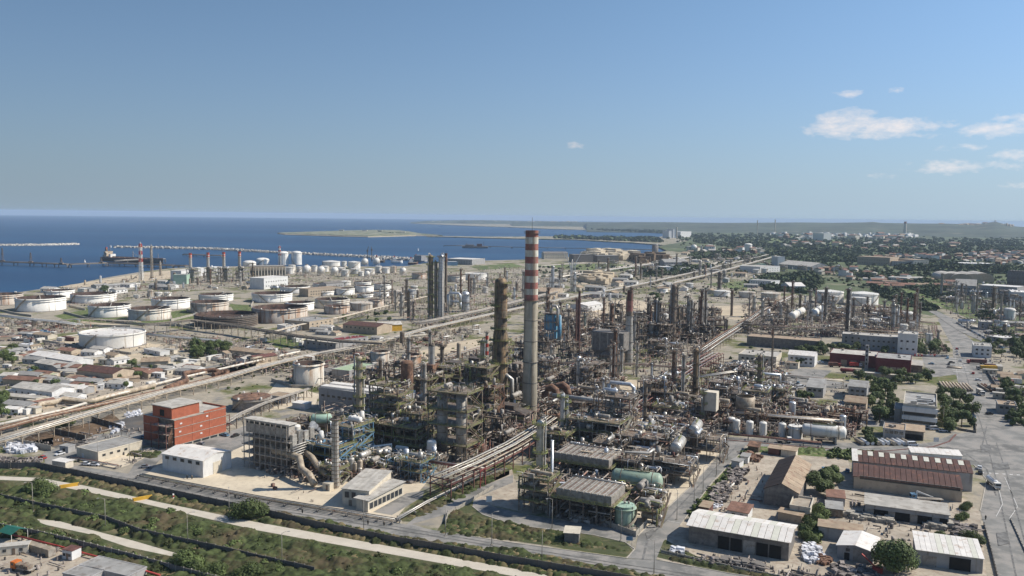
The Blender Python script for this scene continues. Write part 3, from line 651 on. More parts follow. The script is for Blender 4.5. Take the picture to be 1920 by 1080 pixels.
def k_frame(w_,d,levels,pal='green',seed=0,bay=6.0,fill=.8,brace=True,rails=True,deckm=None,stairs=True,bare=False):
 """open steel structure: columns, beams, decks with vessels and pipework; origin at its centre on the ground"""
 r = rng(seed);P = PAL[pal];st = P['steel'];nx = max(1,round(w_/bay));ny = max(1,round(d/bay));H = levels[-1];kit = []
 xs = [-w_/2+w_*i/nx for i in range(nx+1)];ys = [-d/2+d*i/ny for i in range(ny+1)]
 f = MB(st);cw = .38 if H > 12 else .3
 for x in xs:
  for y in ys:f.beam((x,y,0),(x,y,H+(.0)),cw)
 for z in levels:
  for x in xs:f.beam((x,ys[0],z),(x,ys[-1],z),.3,.4)
  for y in ys:f.beam((xs[0],y,z),(xs[-1],y,z),.3,.4)
 if brace:
  zs = [0]+levels
  for k in range(len(zs)-1):
   for(ax,ay,bx,by)in((xs[0],ys[0],xs[1],ys[0]),(xs[-1],ys[-1],xs[-1],ys[-2]),(xs[-1],ys[0],xs[-1],ys[1])):
    if r.random() < .8:f.beam((ax,ay,zs[k]),(bx,by,zs[k+1]),.2)
 kit.append(('steel_frame',f.mesh('steel_frame'),None))
 zs = [0]+levels
 for k, z in enumerate(levels):
  dk = MB(deckm or 'dark_steel');a, c = 0, len(xs)-1
  if r.random() > fill and c > 1:a, c = (0,c-1)if r.random() < .5 else(1,c)
  dk.box((xs[a]+xs[c])/2,0,z+.2,xs[c]-xs[a]+.8,d+.8,.12)
  kit.append(('deck',dk.mesh('deck'),None))
  if rails:
   rb = MB(P['rail']);x0, x1, y0, y1 = xs[a]-.4, xs[c]+.4, -d/2-.4, d/2+.4
   for seg in((x0,y0,x1,y0),(x1,y0,x1,y1),(x0,y0,x0,y1),(x0,y1,x1,y1)):rail(rb,*seg,z+.3,m=P['rail'],t=.12)
   kit.append(('railing',rb.mesh('railing'),None))
 for k, z in enumerate(zs):
  if bare and k < len(zs)-1:continue
  hh = (zs[k+1]-z)if k+1 < len(zs)else 5
  for q in range(r.randint(1,3)if w_*d>60 else 1):
   b = MB(r.choice(P['ves']));x, y = r.uniform(-w_/2+1.5,w_/2-1.5), r.uniform(-d/2+1.5,d/2-1.5);z0 = z+.3
   if r.random() < .55:
    R_ = r.uniform(.6,min(1.5,hh*.28));L_ = r.uniform(3,min(9,w_));ax = r.random() < .5;x*=.4;y*=.4;dx, dy = (L_/2,0)if ax else(0,L_/2)
    b.capsule((x-dx,y-dy,z0+R_+.6),(x+dx,y+dy,z0+R_+.6),R_,12)
    b.use('concrete').box(x-dx*.6,y-dy*.6,z0,.5 if ax else 1.6,1.6 if ax else .5,.9).box(x+dx*.6,y+dy*.6,z0,.5 if ax else 1.6,1.6 if ax else .5,.9)
    kit.append(('drum',b.mesh('drum'),None))
   else:
    R_ = r.uniform(.5,1.2);h = hh*r.uniform(.6,.95)if k+1 < len(zs)else r.uniform(2.5,5);b.cyl((x,y,z0+.8),(x,y,z0+h-.4),R_,n=12).dome((x,y,z0+h-.4),R_,R_*.5,12,3)
    b.use(st)
    for s in range(4):a = s*pi/2+.7;b.beam((x+cos(a)*R_*.8,y+sin(a)*R_*.8,z0-.2),(x+cos(a)*R_*.8,y+sin(a)*R_*.8,z0+1),.14)
    kit.append(('vessel',b.mesh('vessel'),None))
 pw = MB()
 for q in range(int((w_+d)*len(levels)*(.08 if bare else .30))+5):
  pw.use(r.choice(P['pipe']));pr = r.choice((.11,.15,.2,.3));z0 = r.uniform(.5,H*.9);z1 = min(H+2,z0+r.uniform(2,8));x = r.choice((-w_/2,w_/2,r.uniform(-w_/2,w_/2)));y = r.choice((-d/2-.6,r.uniform(-d/2,d/2)))
  if r.random() < .5:x2, y2 = x+r.uniform(-w_,w_)*.5, y
  else:x2, y2 = x, y+r.uniform(-d,d)*.5
  x2 = max(-w_/2-1,min(w_/2+1,x2));y2 = max(-d/2-1,min(d/2+1,y2))
  pw.tube([(x,y,z0),(x,y,z1),(x2,y2,z1),(x2,y2,z1-r.uniform(.5,3))],pr,6)
 for q in range(int(w_*d*.10)+4):
  pw.use(r.choice(P['pipe']+P['ves']));x, y = r.uniform(-w_/2,w_/2), r.uniform(-d/2,d/2);z = (levels[-1]if q%3 else r.choice(levels))+.3;t = r.random()
  if t < .4:h = r.uniform(1,3);pw.tube([(x,y,z),(x,y,z+h),(x+.6,y,z+h+.3),(x+r.uniform(1,4),y,z+h+.1)],r.choice((.1,.16,.25)),5)
  elif t < .6:pw.box(x,y,z,r.uniform(.5,1.8),r.uniform(.5,1.8),r.uniform(.5,1.6))
  elif t < .8:pw.cyl((x,y,z),(x,y,z+r.uniform(1,2.4)),r.uniform(.2,.5),n=8)
  else:ll = r.uniform(2,6);pw.cyl((x-ll/2,y,z+.5),(x+ll/2,y,z+.5),r.uniform(.12,.4),n=7)if r.random() < .5 else pw.cyl((x,y-ll/2,z+.5),(x,y+ll/2,z+.5),r.uniform(.12,.4),n=7)
 o = pw.mesh('pipework');kit.append(('pipework',o,None))
 if stairs:
  s = MB(P['rail']);zz = [0]+levels;x = w_/2+1.2
  for k in range(len(zz)-1):
   y0, y1 = (-d/2,d/2)if k%2 == 0 else(d/2,-d/2);y1 = max(-6,min(6,y1));y0 = max(-6,min(6,y0))
   s.use(st).beam((x,y0,zz[k]),(x,y1,zz[k+1]),.8,.15);s.use(P['rail']).beam((x+.5,y0,zz[k]+1),(x+.5,y1,zz[k+1]+1),.08)
  kit.append(('stair',s.mesh('stair'),None))
 return kit
def k_exchanger(n=3,L_=6,R_=.55,m='insulation',two=True,seed=0):
 r = rng(seed);kit = []
 st = MB('concrete')
 for i in range(n):
  x = (i-(n-1)/2)*2.2
  for k in range(2 if two else 1):
   z = 1.2+k*1.6;b = MB(m if r.random()<.7 else 'rust_red');b.capsule((x,-L_/2,z),(x,L_/2,z),R_,10);b.use('dark_steel').cyl((x,-L_/2+.4,z),(x,-L_/2+.6,z),R_+.15,n=10).cyl((x,L_/2-.9,z),(x,L_/2-.7,z),R_+.15,n=10)
   b.use('grey_steel').tube([(x,-1,z),(x,-1,z+1.1),(x+.4,-1,z+1.3)],.16,5).tube([(x,1.4,z),(x,1.4,z+1.6)],.16,5)
   kit.append(('exchanger_shell',b.mesh('exchanger_shell'),None))
  for y in(-L_*.3,L_*.3):st.box(x,y,0,1.2,.5,1.0)
 kit.append(('saddle',st.mesh('saddle'),None));return kit
def k_drum(L_,R_,m='white_paint',z=None,legs='concrete',piping=True,n=20,man=True):
 z = z if z is not None else R_+1.2;b = MB(m);b.capsule((-L_/2,0,z),(L_/2,0,z),R_,n);b.use('dark_steel' if m!='silver' else 'silver')
 for f in(-.36,.36):b.cyl((L_*f,0,z),(L_*f+.3,0,z),R_+.05,n=n)
 kit = [('shell',b.mesh('shell'),None)]
 for f in(-.3,.3):s = MB(legs);s.box(L_*f,0,0,.8,R_*1.7,z-R_*.72);kit.append(('saddle',s.mesh('saddle'),None))
 if man:t = MB('grey_steel');t.box(0,0,z+R_,L_*.6,1.2,.12);rail(t,-L_*.3,-.6,L_*.3,-.6,z+R_+.1,m='olive_paint');t.use('grey_steel').cyl((L_*.1,0,z+R_),(L_*.1,0,z+R_+1.0),.5,n=8);kit.append(('top_walkway',t.mesh('top_walkway'),None))
 if piping:p = MB('insulation');p.tube([(L_*.2,0,z+R_*.8),(L_*.2,0,z+R_+1.3),(L_*.2,R_+1,z+R_+1.3),(L_*.2,R_+1,1)],.22,6);kit.append(('pipe',p.mesh('pipe'),None))
 return kit
def k_vessel(R_,H,m='white_paint',skirt=1.2,n=16,legs=False):
 b = MB(m);b.lathe([(R_,skirt),(R_,H-R_*.4)],n);b.dome((0,0,H-R_*.4),R_,R_*.4,n,3);b.dome((0,0,skirt),R_,R_*.4,n,3,down=True);kit = [('shell',b.mesh('shell'),None)]
 s = MB('dark_steel' if legs else 'concrete')
 if legs:
  for i in range(4):a = i*pi/2+.78;s.beam((cos(a)*R_*.9,sin(a)*R_*.9,0),(cos(a)*R_*.9,sin(a)*R_*.9,skirt+.8),.2)
 else:s.lathe([(R_*.97,0),(R_*.97,skirt+.1)],n)
 kit.append(('support',s.mesh('support'),None))
 t = MB('grey_steel');t.cyl((0,0,H-.1),(0,0,H+.5),.3,n=8);t.use('dark_steel').beam((R_+.15,0,0),(R_+.15,0,H),.12).beam((R_+.15,.4,0),(R_+.15,.4,H),.12);kit.append(('ladder',t.mesh('ladder'),None))
 return kit
def k_sphere(R_):
 b = MB('white_paint');b.sphere((0,0,R_*1.25),R_,24,12);kit = [('shell',b.mesh('shell'),None)]
 l = MB('white_paint')
 for i in range(10):a = 2*pi*i/10;l.beam((cos(a)*R_*.98,sin(a)*R_*.98,0),(cos(a)*R_*.98,sin(a)*R_*.98,R_*1.3),.5)
 for i in range(10):a = 2*pi*i/10;c = a+2*pi/10;l.beam((cos(a)*R_*.98,sin(a)*R_*.98,0),(cos(c)*R_*.98,sin(c)*R_*.98,R_*1.0),.15)
 kit.append(('leg',l.mesh('leg'),None))
 t = MB('grey_steel');t.lathe([(R_*.3,R_*2.22),(R_*.35,R_*2.4),(R_*.3,R_*2.4)],12);s = MB('tan_clad')
 for i in range(9):a, c = -2+i*.2, -2+(i+1)*.2;e = R_*1.04;s.beam((cos(a)*e,sin(a)*e,i/9*R_*1.4),(cos(c)*e,sin(c)*e,(i+1)/9*R_*1.4),.9,.2)
 kit += [('top_platform',t.mesh('top_platform'),None),('stair',s.mesh('stair'),None)];return kit
def k_aircooler(w_,d,h,box=3.2,n=8,pal='olive_paint',seed=0):
 r = rng(seed);kit = [];f = MB('dark_steel')
 nx, ny = max(2,round(w_/6)), max(1,round(d/7))
 for i in range(nx+1):
  for j in range(ny+1):f.beam((-w_/2+w_*i/nx,-d/2+d*j/ny,0),(-w_/2+w_*i/nx,-d/2+d*j/ny,h),.35)
 for i in range(nx):f.beam((-w_/2+w_*i/nx,-d/2,0),(-w_/2+w_*(i+1)/nx,-d/2,h*.5),.2)
 f.box(0,0,h-.4,w_+.3,d+.3,.35);f.use('dark_steel').box(0,0,h*.45,w_*.9,d*.9,.15);kit.append(('steel_frame',f.mesh('steel_frame'),None))
 g = MB('olive_paint');g.use('dark_steel').box(0,0,h,w_+3,d+3,.12)
 for seg in((-w_/2-1.5,-d/2-1.5,w_/2+1.5,-d/2-1.5),(w_/2+1.5,-d/2-1.5,w_/2+1.5,d/2+1.5),(-w_/2-1.5,-d/2-1.5,-w_/2-1.5,d/2+1.5)):rail(g,*seg,h+.1,m=pal,t=.14)
 kit.append(('walkway',g.mesh('walkway'),None))
 c = MB('grey_steel');c.box(0,0,h+.3,w_,d,box*.8)
 for i in range(n+1):c.box(-w_/2+w_*i/n,-d/2-.05,h+.2,.3,.35,box)
 kit.append(('plenum_box',c.mesh('plenum_box'),None))
 for i in range(n):
  b = MB('grey_steel');w1 = w_/n;b.box(0,0,0,w1*.84,d-.3,.5);b.use('insulation').box(-w1*.3,0,.5,w1*.1,d-.5,.12).box(w1*.3,0,.5,w1*.1,d-.5,.12);b.use('dark_steel').box(0,0,.5,w1*.42,d-1,.05)
  kit.append(('finned_bundle',b.mesh('finned_bundle'),None,T(-w_/2+w1*(i+.5),0,h+.3+box*.8)))
 p = MB('insulation');p.tube([(-w_/2,d/2+.8,h+3.4),(w_/2,d/2+.8,h+3.4)],.45,8);p.use('silver')
 for i in range(n):p.tube([(-w_/2+w_*(i+.5)/n,d/2+.8,h+3.4),(-w_/2+w_*(i+.5)/n,d/2+.8,h+4.2),(-w_/2+w_*(i+.5)/n,d/2-.4,h+4.2)],.18,5)
 kit.append(('header_pipe',p.mesh('header_pipe'),None));return kit
def k_heater(w_,d,h,m='dark_steel',stack=True,seed=0,sh=None):
 b = MB(m);b.box(0,0,3,w_,d,h*.6);z = 3+h*.6
 b.poly([(-w_/2,-d/2,z),(w_/2,-d/2,z),(w_*.2,-d*.35,z+h*.2),(-w_*.2,-d*.35,z+h*.2)]);b.poly([(w_/2,d/2,z),(-w_/2,d/2,z),(-w_*.2,d*.35,z+h*.2),(w_*.2,d*.35,z+h*.2)])
 b.poly([(w_/2,-d/2,z),(w_/2,d/2,z),(w_*.2,d*.35,z+h*.2),(w_*.2,-d*.35,z+h*.2)]);b.poly([(-w_/2,d/2,z),(-w_/2,-d/2,z),(-w_*.2,-d*.35,z+h*.2),(-w_*.2,d*.35,z+h*.2)])
 b.box(0,0,z+h*.18,w_*.4,d*.7,h*.25);b.use('grey_steel')
 for i in range(7):x = -w_/2+w_*i/6;b.box(x,-d/2-.1,3,.25,.3,h*.6)
 for k in range(4):b.box(0,-d/2-.12,3.2+k*h*.18,w_,.26,.2)
 kit = [('firebox',b.mesh('firebox'),None)];l = MB('concrete')
 for i in(-1,0,1):
  for j in(-1,1):l.box(i*w_*.45,j*d*.45,0,.8,.8,3)
 kit.append(('pier',l.mesh('pier'),None))
 g = MB('olive_paint');g.use('dark_steel').box(0,-d/2-.8,3+h*.3,w_+1,1.4,.12);rail(g,-w_/2,-d/2-1.4,w_/2,-d/2-1.4,3+h*.3,m='olive_paint');kit.append(('platform',g.mesh('platform'),None))
 if stack:s = MB('insulation');zz = z+h*.43;H2 = sh or h*1.6;s.lathe([(w_*.12,zz),(w_*.1,zz+3),(w_*.1,H2)],14);s.use('opening').lathe([(w_*.1,H2),(w_*.08,H2),(w_*.08,H2-2)],14);kit.append(('flue',s.mesh('flue'),None))
 return kit
def k_lamp(h=10,arm=1.6,m='grey_steel'):
 b = MB(m);b.cyl((0,0,0),(0,0,h),.14,.08,6);k = [('pole',b.mesh('pole'),None)]
 a = MB(m);a.tube([(0,0,h-.1),(arm*.5,0,h+.35),(arm,0,h+.4)],.06,5);k.append(('arm',a.mesh('arm'),None))
 l = MB('insulation');l.box(arm+.3,0,h+.3,.8,.32,.16);k.append(('lamp_head',l.mesh('lamp_head'),None));f = MB('concrete');f.box(0,0,0,.7,.7,.35);k.append(('footing',f.mesh('footing'),None));return k
def rack(desc,pts,z=6,w_=6,pipes=6,tiers=1,mats=('insulation','white_paint','rust_red','tan_clad','grey_steel'),steel='tan_clad',step=12,pr=(.2,.42),seed=0,px=True,name='pipe_rack',solid=False,walk=False,rough=False,cat='pipe rack'):
 r = rng(seed);P = [W(*p)for p in pts]if px else[Vector(p)for p in pts];o = P[0].copy();loc = [p-o for p in P];kit = []
 bent = MB(steel);zz = [z-i*2.6 for i in range(tiers)]
 for s in(-1,1):bent.beam((0,s*w_/2,-1),(0,s*w_/2,z+.2),.36)
 for q in zz:bent.beam((0,-w_/2-.5,q),(0,w_/2+.5,q),.32,.4)
 if w_ > 3.5:bent.beam((0,-w_/2,z*.15),(0,w_/2,z-.3),.16)
 bm_ = bent.mesh('bent')
 for i in range(len(loc)-1):
  d = loc[i+1]-loc[i];L_ = hypot(d.x,d.y);a = atan2(d.y,d.x);k = max(1,int(L_/step));st = step if k < 60 else L_/60
  k = max(1,int(L_/st))
  for j in range(k+(i==len(loc)-2)):q = loc[i]+d*(j/k);kit.append(('bent',bm_,None,T(q.x,q.y,q.z,a)))
 def off(s):
  out = []
  for i in range(len(loc)):
   d = loc[min(i+1,len(loc)-1)]-loc[max(i-1,0)];d.z = 0;d.normalize();n = Vector((-d.y,d.x,0));out.append(loc[i]+n*s)
  return out
 for t, q in enumerate(zz):
  used = -w_/2+.3
  while used < w_/2-.3:
   pr_ = r.uniform(*pr);
   if used+2*pr_ > w_/2:break
   m = r.choice(mats);b = MB(m);zt = q+.2+pr_;pp = off(used+pr_);pts2 = []
   for i in range(len(pp)-1):
    k = max(1,int((pp[i+1]-pp[i]).length/120));pts2 += [pp[i].lerp(pp[i+1],j/k)for j in range(k)]
   pts2.append(pp[-1]);b.tube([(p.x,p.y,p.z+zt)for p in pts2],pr_,8)
   kit.append(('pipe',b.mesh('pipe'),None));used += 2*pr_+r.uniform(.15,.5+w_/max(2,pipes)*1.1)
 if solid or walk:
  g = MB('dark_concrete' if solid else 'grey_steel');A = off(-w_/2);B = off(w_/2)
  for i in range(len(A)-1):
   if solid:g.poly([A[i]+Vector((0,0,z)),A[i+1]+Vector((0,0,z)),B[i+1]+Vector((0,0,z)),B[i]+Vector((0,0,z))]);g.beam(A[i]+Vector((0,0,z-.4)),A[i+1]+Vector((0,0,z-.4)),.3,1.2);g.beam(B[i]+Vector((0,0,z-.4)),B[i+1]+Vector((0,0,z-.4)),.3,1.2)
   else:g.beam(B[i]+Vector((0,0,z+.3)),B[i+1]+Vector((0,0,z+.3)),.9,.12)
  kit.append(('walkway',g.mesh('walkway'),None))
 return spawn(kit,name,desc,cat,o)
def building(desc,A,B,depth,h,roof='flat',wall='cream_wall',roofm='grey_roof',wins=None,side=None,name='building',rh=None,panels=0,skylights=None,doors=None,over=.4,parapet=.5,extra=None,cat='building',px=True,plinth=None,world=None,ridge_along=True,group=None):
 a = W(*A)if px else Vector(A);b_ = W(*B)if px else Vector(B);d = b_-a;L_ = hypot(d.x,d.y);ang = atan2(d.y,d.x);kit = []
 if px and A[0] > 560 and 560 < A[1] < 860 and abs(ang-GA) < .62:ang = GA
 w = MB(wall);rh = rh if rh is not None else depth*.16;z = h
 w.poly([(0,0,0),(L_,0,0),(L_,0,z),(0,0,z)]);w.poly([(L_,depth,0),(0,depth,0),(0,depth,z),(L_,depth,z)])
 if roof == 'gable' and ridge_along:
  w.poly([(L_,0,0),(L_,depth,0),(L_,depth,z),(L_,depth/2,z+rh),(L_,0,z)]);w.poly([(0,depth,0),(0,0,0),(0,0,z),(0,depth/2,z+rh),(0,depth,z)])
 elif roof == 'gable':
  w.v, w.f, w.mi, w.sm = [], [], [], []
  w.poly([(0,0,0),(L_,0,0),(L_,0,z),(L_/2,0,z+rh),(0,0,z)]);w.poly([(L_,depth,0),(0,depth,0),(0,depth,z),(L_/2,depth,z+rh),(L_,depth,z)]);w.poly([(L_,0,0),(L_,depth,0),(L_,depth,z),(L_,0,z)]);w.poly([(0,depth,0),(0,0,0),(0,0,z),(0,depth,z)])
 elif roof == 'shed':
  w.v, w.f, w.mi, w.sm = [], [], [], []
  w.poly([(0,0,0),(L_,0,0),(L_,0,z),(0,0,z)]);w.poly([(L_,depth,0),(0,depth,0),(0,depth,z+rh),(L_,depth,z+rh)]);w.poly([(L_,0,0),(L_,depth,0),(L_,depth,z+rh),(L_,0,z)]);w.poly([(0,depth,0),(0,0,0),(0,0,z),(0,depth,z+rh)])
 else:w.poly([(L_,0,0),(L_,depth,0),(L_,depth,z),(L_,0,z)]);w.poly([(0,depth,0),(0,0,0),(0,0,z),(0,depth,z)])
 kit.append(('wall',w.mesh('wall'),None))
 if plinth:q = MB(plinth);q.box(L_/2,depth/2,0,L_+.12,depth+.12,min(1.2,h*.2));kit.append(('plinth',q.mesh('plinth'),None))
 t = .18;o = over
 def slab(p0,p1,p2,p3,nm,n,m,rows=None):
  """roof plane p0->p1 along the eave, p3->p2 along the ridge, in n panels"""
  p0, p1, p2, p3 = map(Vector,(p0,p1,p2,p3));nrm = (p1-p0).cross(p3-p0).normalized()*t
  if nrm.z < 0:nrm = -nrm
  for i in range(n):
   u, v = i/n, (i+1)/n-.004;e = nrm*(.12*((i*7)%3)/3);a_, b2, c_, d_ = p0.lerp(p1,u)+e, p0.lerp(p1,v)+e, p3.lerp(p2,v)+e, p3.lerp(p2,u)+e
   mm = m if not(skylights and i in skylights)else 'skylight';q = MB(mm);pts = [a_,b2,c_,d_];up = [p+nrm for p in pts]
   k = len(q.v);q.v += [tuple(p)for p in pts+up];q.face((k+4,k+5,k+6,k+7));q.face((k+3,k+2,k+1,k))
   for j in range(4):j2 = (j+1)%4;q.face((k+j,k+j2,k+4+j2,k+4+j))
   kit.append((nm,q.mesh(nm),None))
 n = panels or 1;nm = 'roof_panel' if panels else 'roof'
 rl, rr = (roofm if isinstance(roofm,tuple)else(roofm,roofm))
 if roof == 'gable' and ridge_along:
  e = o*rh/(depth/2);slab((-o,-o,z-e),(L_+o,-o,z-e),(L_+o,depth/2,z+rh),(-o,depth/2,z+rh),nm,n,rl);slab((L_+o,depth+o,z-e),(-o,depth+o,z-e),(-o,depth/2,z+rh),(L_+o,depth/2,z+rh),nm,n,rr)
 elif roof == 'gable':
  e = o*rh/(L_/2);slab((-o,depth+o,z-e),(-o,-o,z-e),(L_/2,-o,z+rh),(L_/2,depth+o,z+rh),nm,n,rl);slab((L_+o,-o,z-e),(L_+o,depth+o,z-e),(L_/2,depth+o,z+rh),(L_/2,-o,z+rh),nm,n,rr)
 elif roof == 'shed':slab((-o,-o,z),(L_+o,-o,z),(L_+o,depth+o,z+rh),(-o,depth+o,z+rh),nm,n,rl)
 elif roof == 'flat':
  q = MB(rl);q.box(L_/2,depth/2,z-.05,L_-.1,depth-.1,.15);kit.append(('roof',q.mesh('roof'),None))
  if parapet:
   q = MB(wall if parapet<2 else rl)
   for(cx,cy,sx,sy)in((L_/2,0,L_+.3,.3),(L_/2,depth,L_+.3,.3),(0,depth/2,.3,depth-.3),(L_,depth/2,.3,depth-.3)):q.box(cx,cy,z-.12,sx,sy,parapet+.12)
   kit.append(('parapet',q.mesh('parapet'),None))
  elif over > 0:q = MB(rl);q.box(L_/2,depth/2,z+.1,L_+2*o,depth+2*o,.2);kit.append(('roof_slab',q.mesh('roof_slab'),None))
 def windows(specs,org,dirx,nrm,length):
  for(cnt,ww,wh,sill,x0,x1)in specs:
   fr = MB('concrete');fr.box(0,0,0,ww+.24,.12,wh+.24);fm = fr.mesh('window');gl = MB('glass_dark');gl.box(0,-.07,.12,ww,.06,wh);
   gm = gl.mesh('pane')
   for i in range(cnt):
    f = (i+.5)/cnt;x = (x0+(x1-x0)*f)*length;p = Vector(org)+Vector(dirx)*x+Vector((0,0,sill-.12));an = atan2(dirx[1],dirx[0])
    kit.append(('window',fm,None,T(p.x,p.y,p.z,an)));kit.append(('pane',gm,len(kit)-1))
 if wins:windows(wins,(0,-.03,0),(1,0,0),(0,-1,0),L_)
 if side:windows(side,(L_+.03,0,0),(0,1,0),(1,0,0),depth)
 for dd in doors or[]:
  q = MB(dd[4]);q.box(0,0,0,dd[2],.16,dd[3]);me = q.mesh('door')
  if dd[0] == 'f':kit.append(('door',me,None,T(L_*dd[1],-.05,0)))
  else:kit.append(('door',me,None,T(L_+.05,depth*dd[1],0,pi/2)))
 if extra:extra(kit,L_,depth,h)
 return spawn(kit,name,desc,cat,a,ang,group=group)
# storage tanks, read off the photo: left, right, rim row, base row
def tank(x0,x1,rim,base,desc,roof='open',wall='white_paint',inner='rust',rings=1,stair=1,seed=None,n=36,name='storage_tank',group=None):
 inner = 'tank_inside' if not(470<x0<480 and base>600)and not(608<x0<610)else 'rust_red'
 p = W((x0+x1)/2,base);R = (x1-x0)/2*mpp(p);d = Vector((p.x,p.y,0)).normalized();c = p+d*R;c.z = -drop(c.x,c.y)
 R = (x1-x0)/2*mpp(c)/1.03;H = max(3.0,hgt(c,rim));n = n if R*2/mpp(c) > 25 else 20
 return spawn(k_tank(R,H,roof,wall,inner,n,rings,stair,seed if seed is not None else int(x0*7+base),mast=(x1-x0)>40),name,desc,'tank',c,0,group=group)
G_OPEN = 'floating-roof tanks by the sea';G_CONE = 'fixed-roof storage tanks'
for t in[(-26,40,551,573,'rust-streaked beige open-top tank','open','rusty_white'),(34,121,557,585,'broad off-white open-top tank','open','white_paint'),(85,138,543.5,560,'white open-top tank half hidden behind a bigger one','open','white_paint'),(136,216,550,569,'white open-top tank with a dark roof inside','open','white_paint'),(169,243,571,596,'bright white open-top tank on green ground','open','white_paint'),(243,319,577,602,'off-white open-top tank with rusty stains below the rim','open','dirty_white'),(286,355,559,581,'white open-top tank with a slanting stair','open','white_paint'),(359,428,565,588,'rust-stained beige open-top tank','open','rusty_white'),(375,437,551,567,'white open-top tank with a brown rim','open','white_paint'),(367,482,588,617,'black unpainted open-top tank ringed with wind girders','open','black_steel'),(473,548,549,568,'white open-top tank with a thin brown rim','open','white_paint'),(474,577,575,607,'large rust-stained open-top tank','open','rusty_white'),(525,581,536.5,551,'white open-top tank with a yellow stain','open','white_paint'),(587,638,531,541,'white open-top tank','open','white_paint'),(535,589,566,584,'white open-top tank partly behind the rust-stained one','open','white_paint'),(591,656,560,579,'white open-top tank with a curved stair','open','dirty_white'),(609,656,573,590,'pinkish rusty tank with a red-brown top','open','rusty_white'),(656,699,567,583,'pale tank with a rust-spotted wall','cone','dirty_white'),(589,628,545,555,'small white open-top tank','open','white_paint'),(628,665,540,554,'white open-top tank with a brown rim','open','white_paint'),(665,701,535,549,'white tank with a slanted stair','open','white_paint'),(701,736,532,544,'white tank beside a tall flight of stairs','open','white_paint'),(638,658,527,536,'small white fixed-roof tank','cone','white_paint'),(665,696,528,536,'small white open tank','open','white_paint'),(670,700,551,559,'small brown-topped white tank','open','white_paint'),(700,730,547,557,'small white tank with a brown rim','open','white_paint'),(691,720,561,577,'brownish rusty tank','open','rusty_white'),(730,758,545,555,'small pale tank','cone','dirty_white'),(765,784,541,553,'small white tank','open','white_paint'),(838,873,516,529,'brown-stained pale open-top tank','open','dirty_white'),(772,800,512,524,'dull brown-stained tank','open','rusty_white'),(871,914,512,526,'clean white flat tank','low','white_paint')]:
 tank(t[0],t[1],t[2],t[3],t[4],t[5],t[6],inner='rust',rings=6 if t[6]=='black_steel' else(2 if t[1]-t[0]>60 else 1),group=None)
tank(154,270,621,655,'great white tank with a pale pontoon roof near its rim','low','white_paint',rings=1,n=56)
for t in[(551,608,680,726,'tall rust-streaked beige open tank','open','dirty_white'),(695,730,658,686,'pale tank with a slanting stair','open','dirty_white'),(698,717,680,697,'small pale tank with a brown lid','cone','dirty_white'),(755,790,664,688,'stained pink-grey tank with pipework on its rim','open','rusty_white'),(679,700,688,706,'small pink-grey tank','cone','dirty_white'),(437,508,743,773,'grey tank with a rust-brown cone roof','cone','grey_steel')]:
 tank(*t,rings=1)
for o in list(DESC):
 if 'rust-brown cone' in DESC[o]:
  for ch in COL.objects:
   if ch.parent == o and ch.name.startswith('cone_roof'):
    me = ch.data.copy();me.materials.clear();[me.materials.append(MATS['rust'])for _ in range(2)];ch.data = me
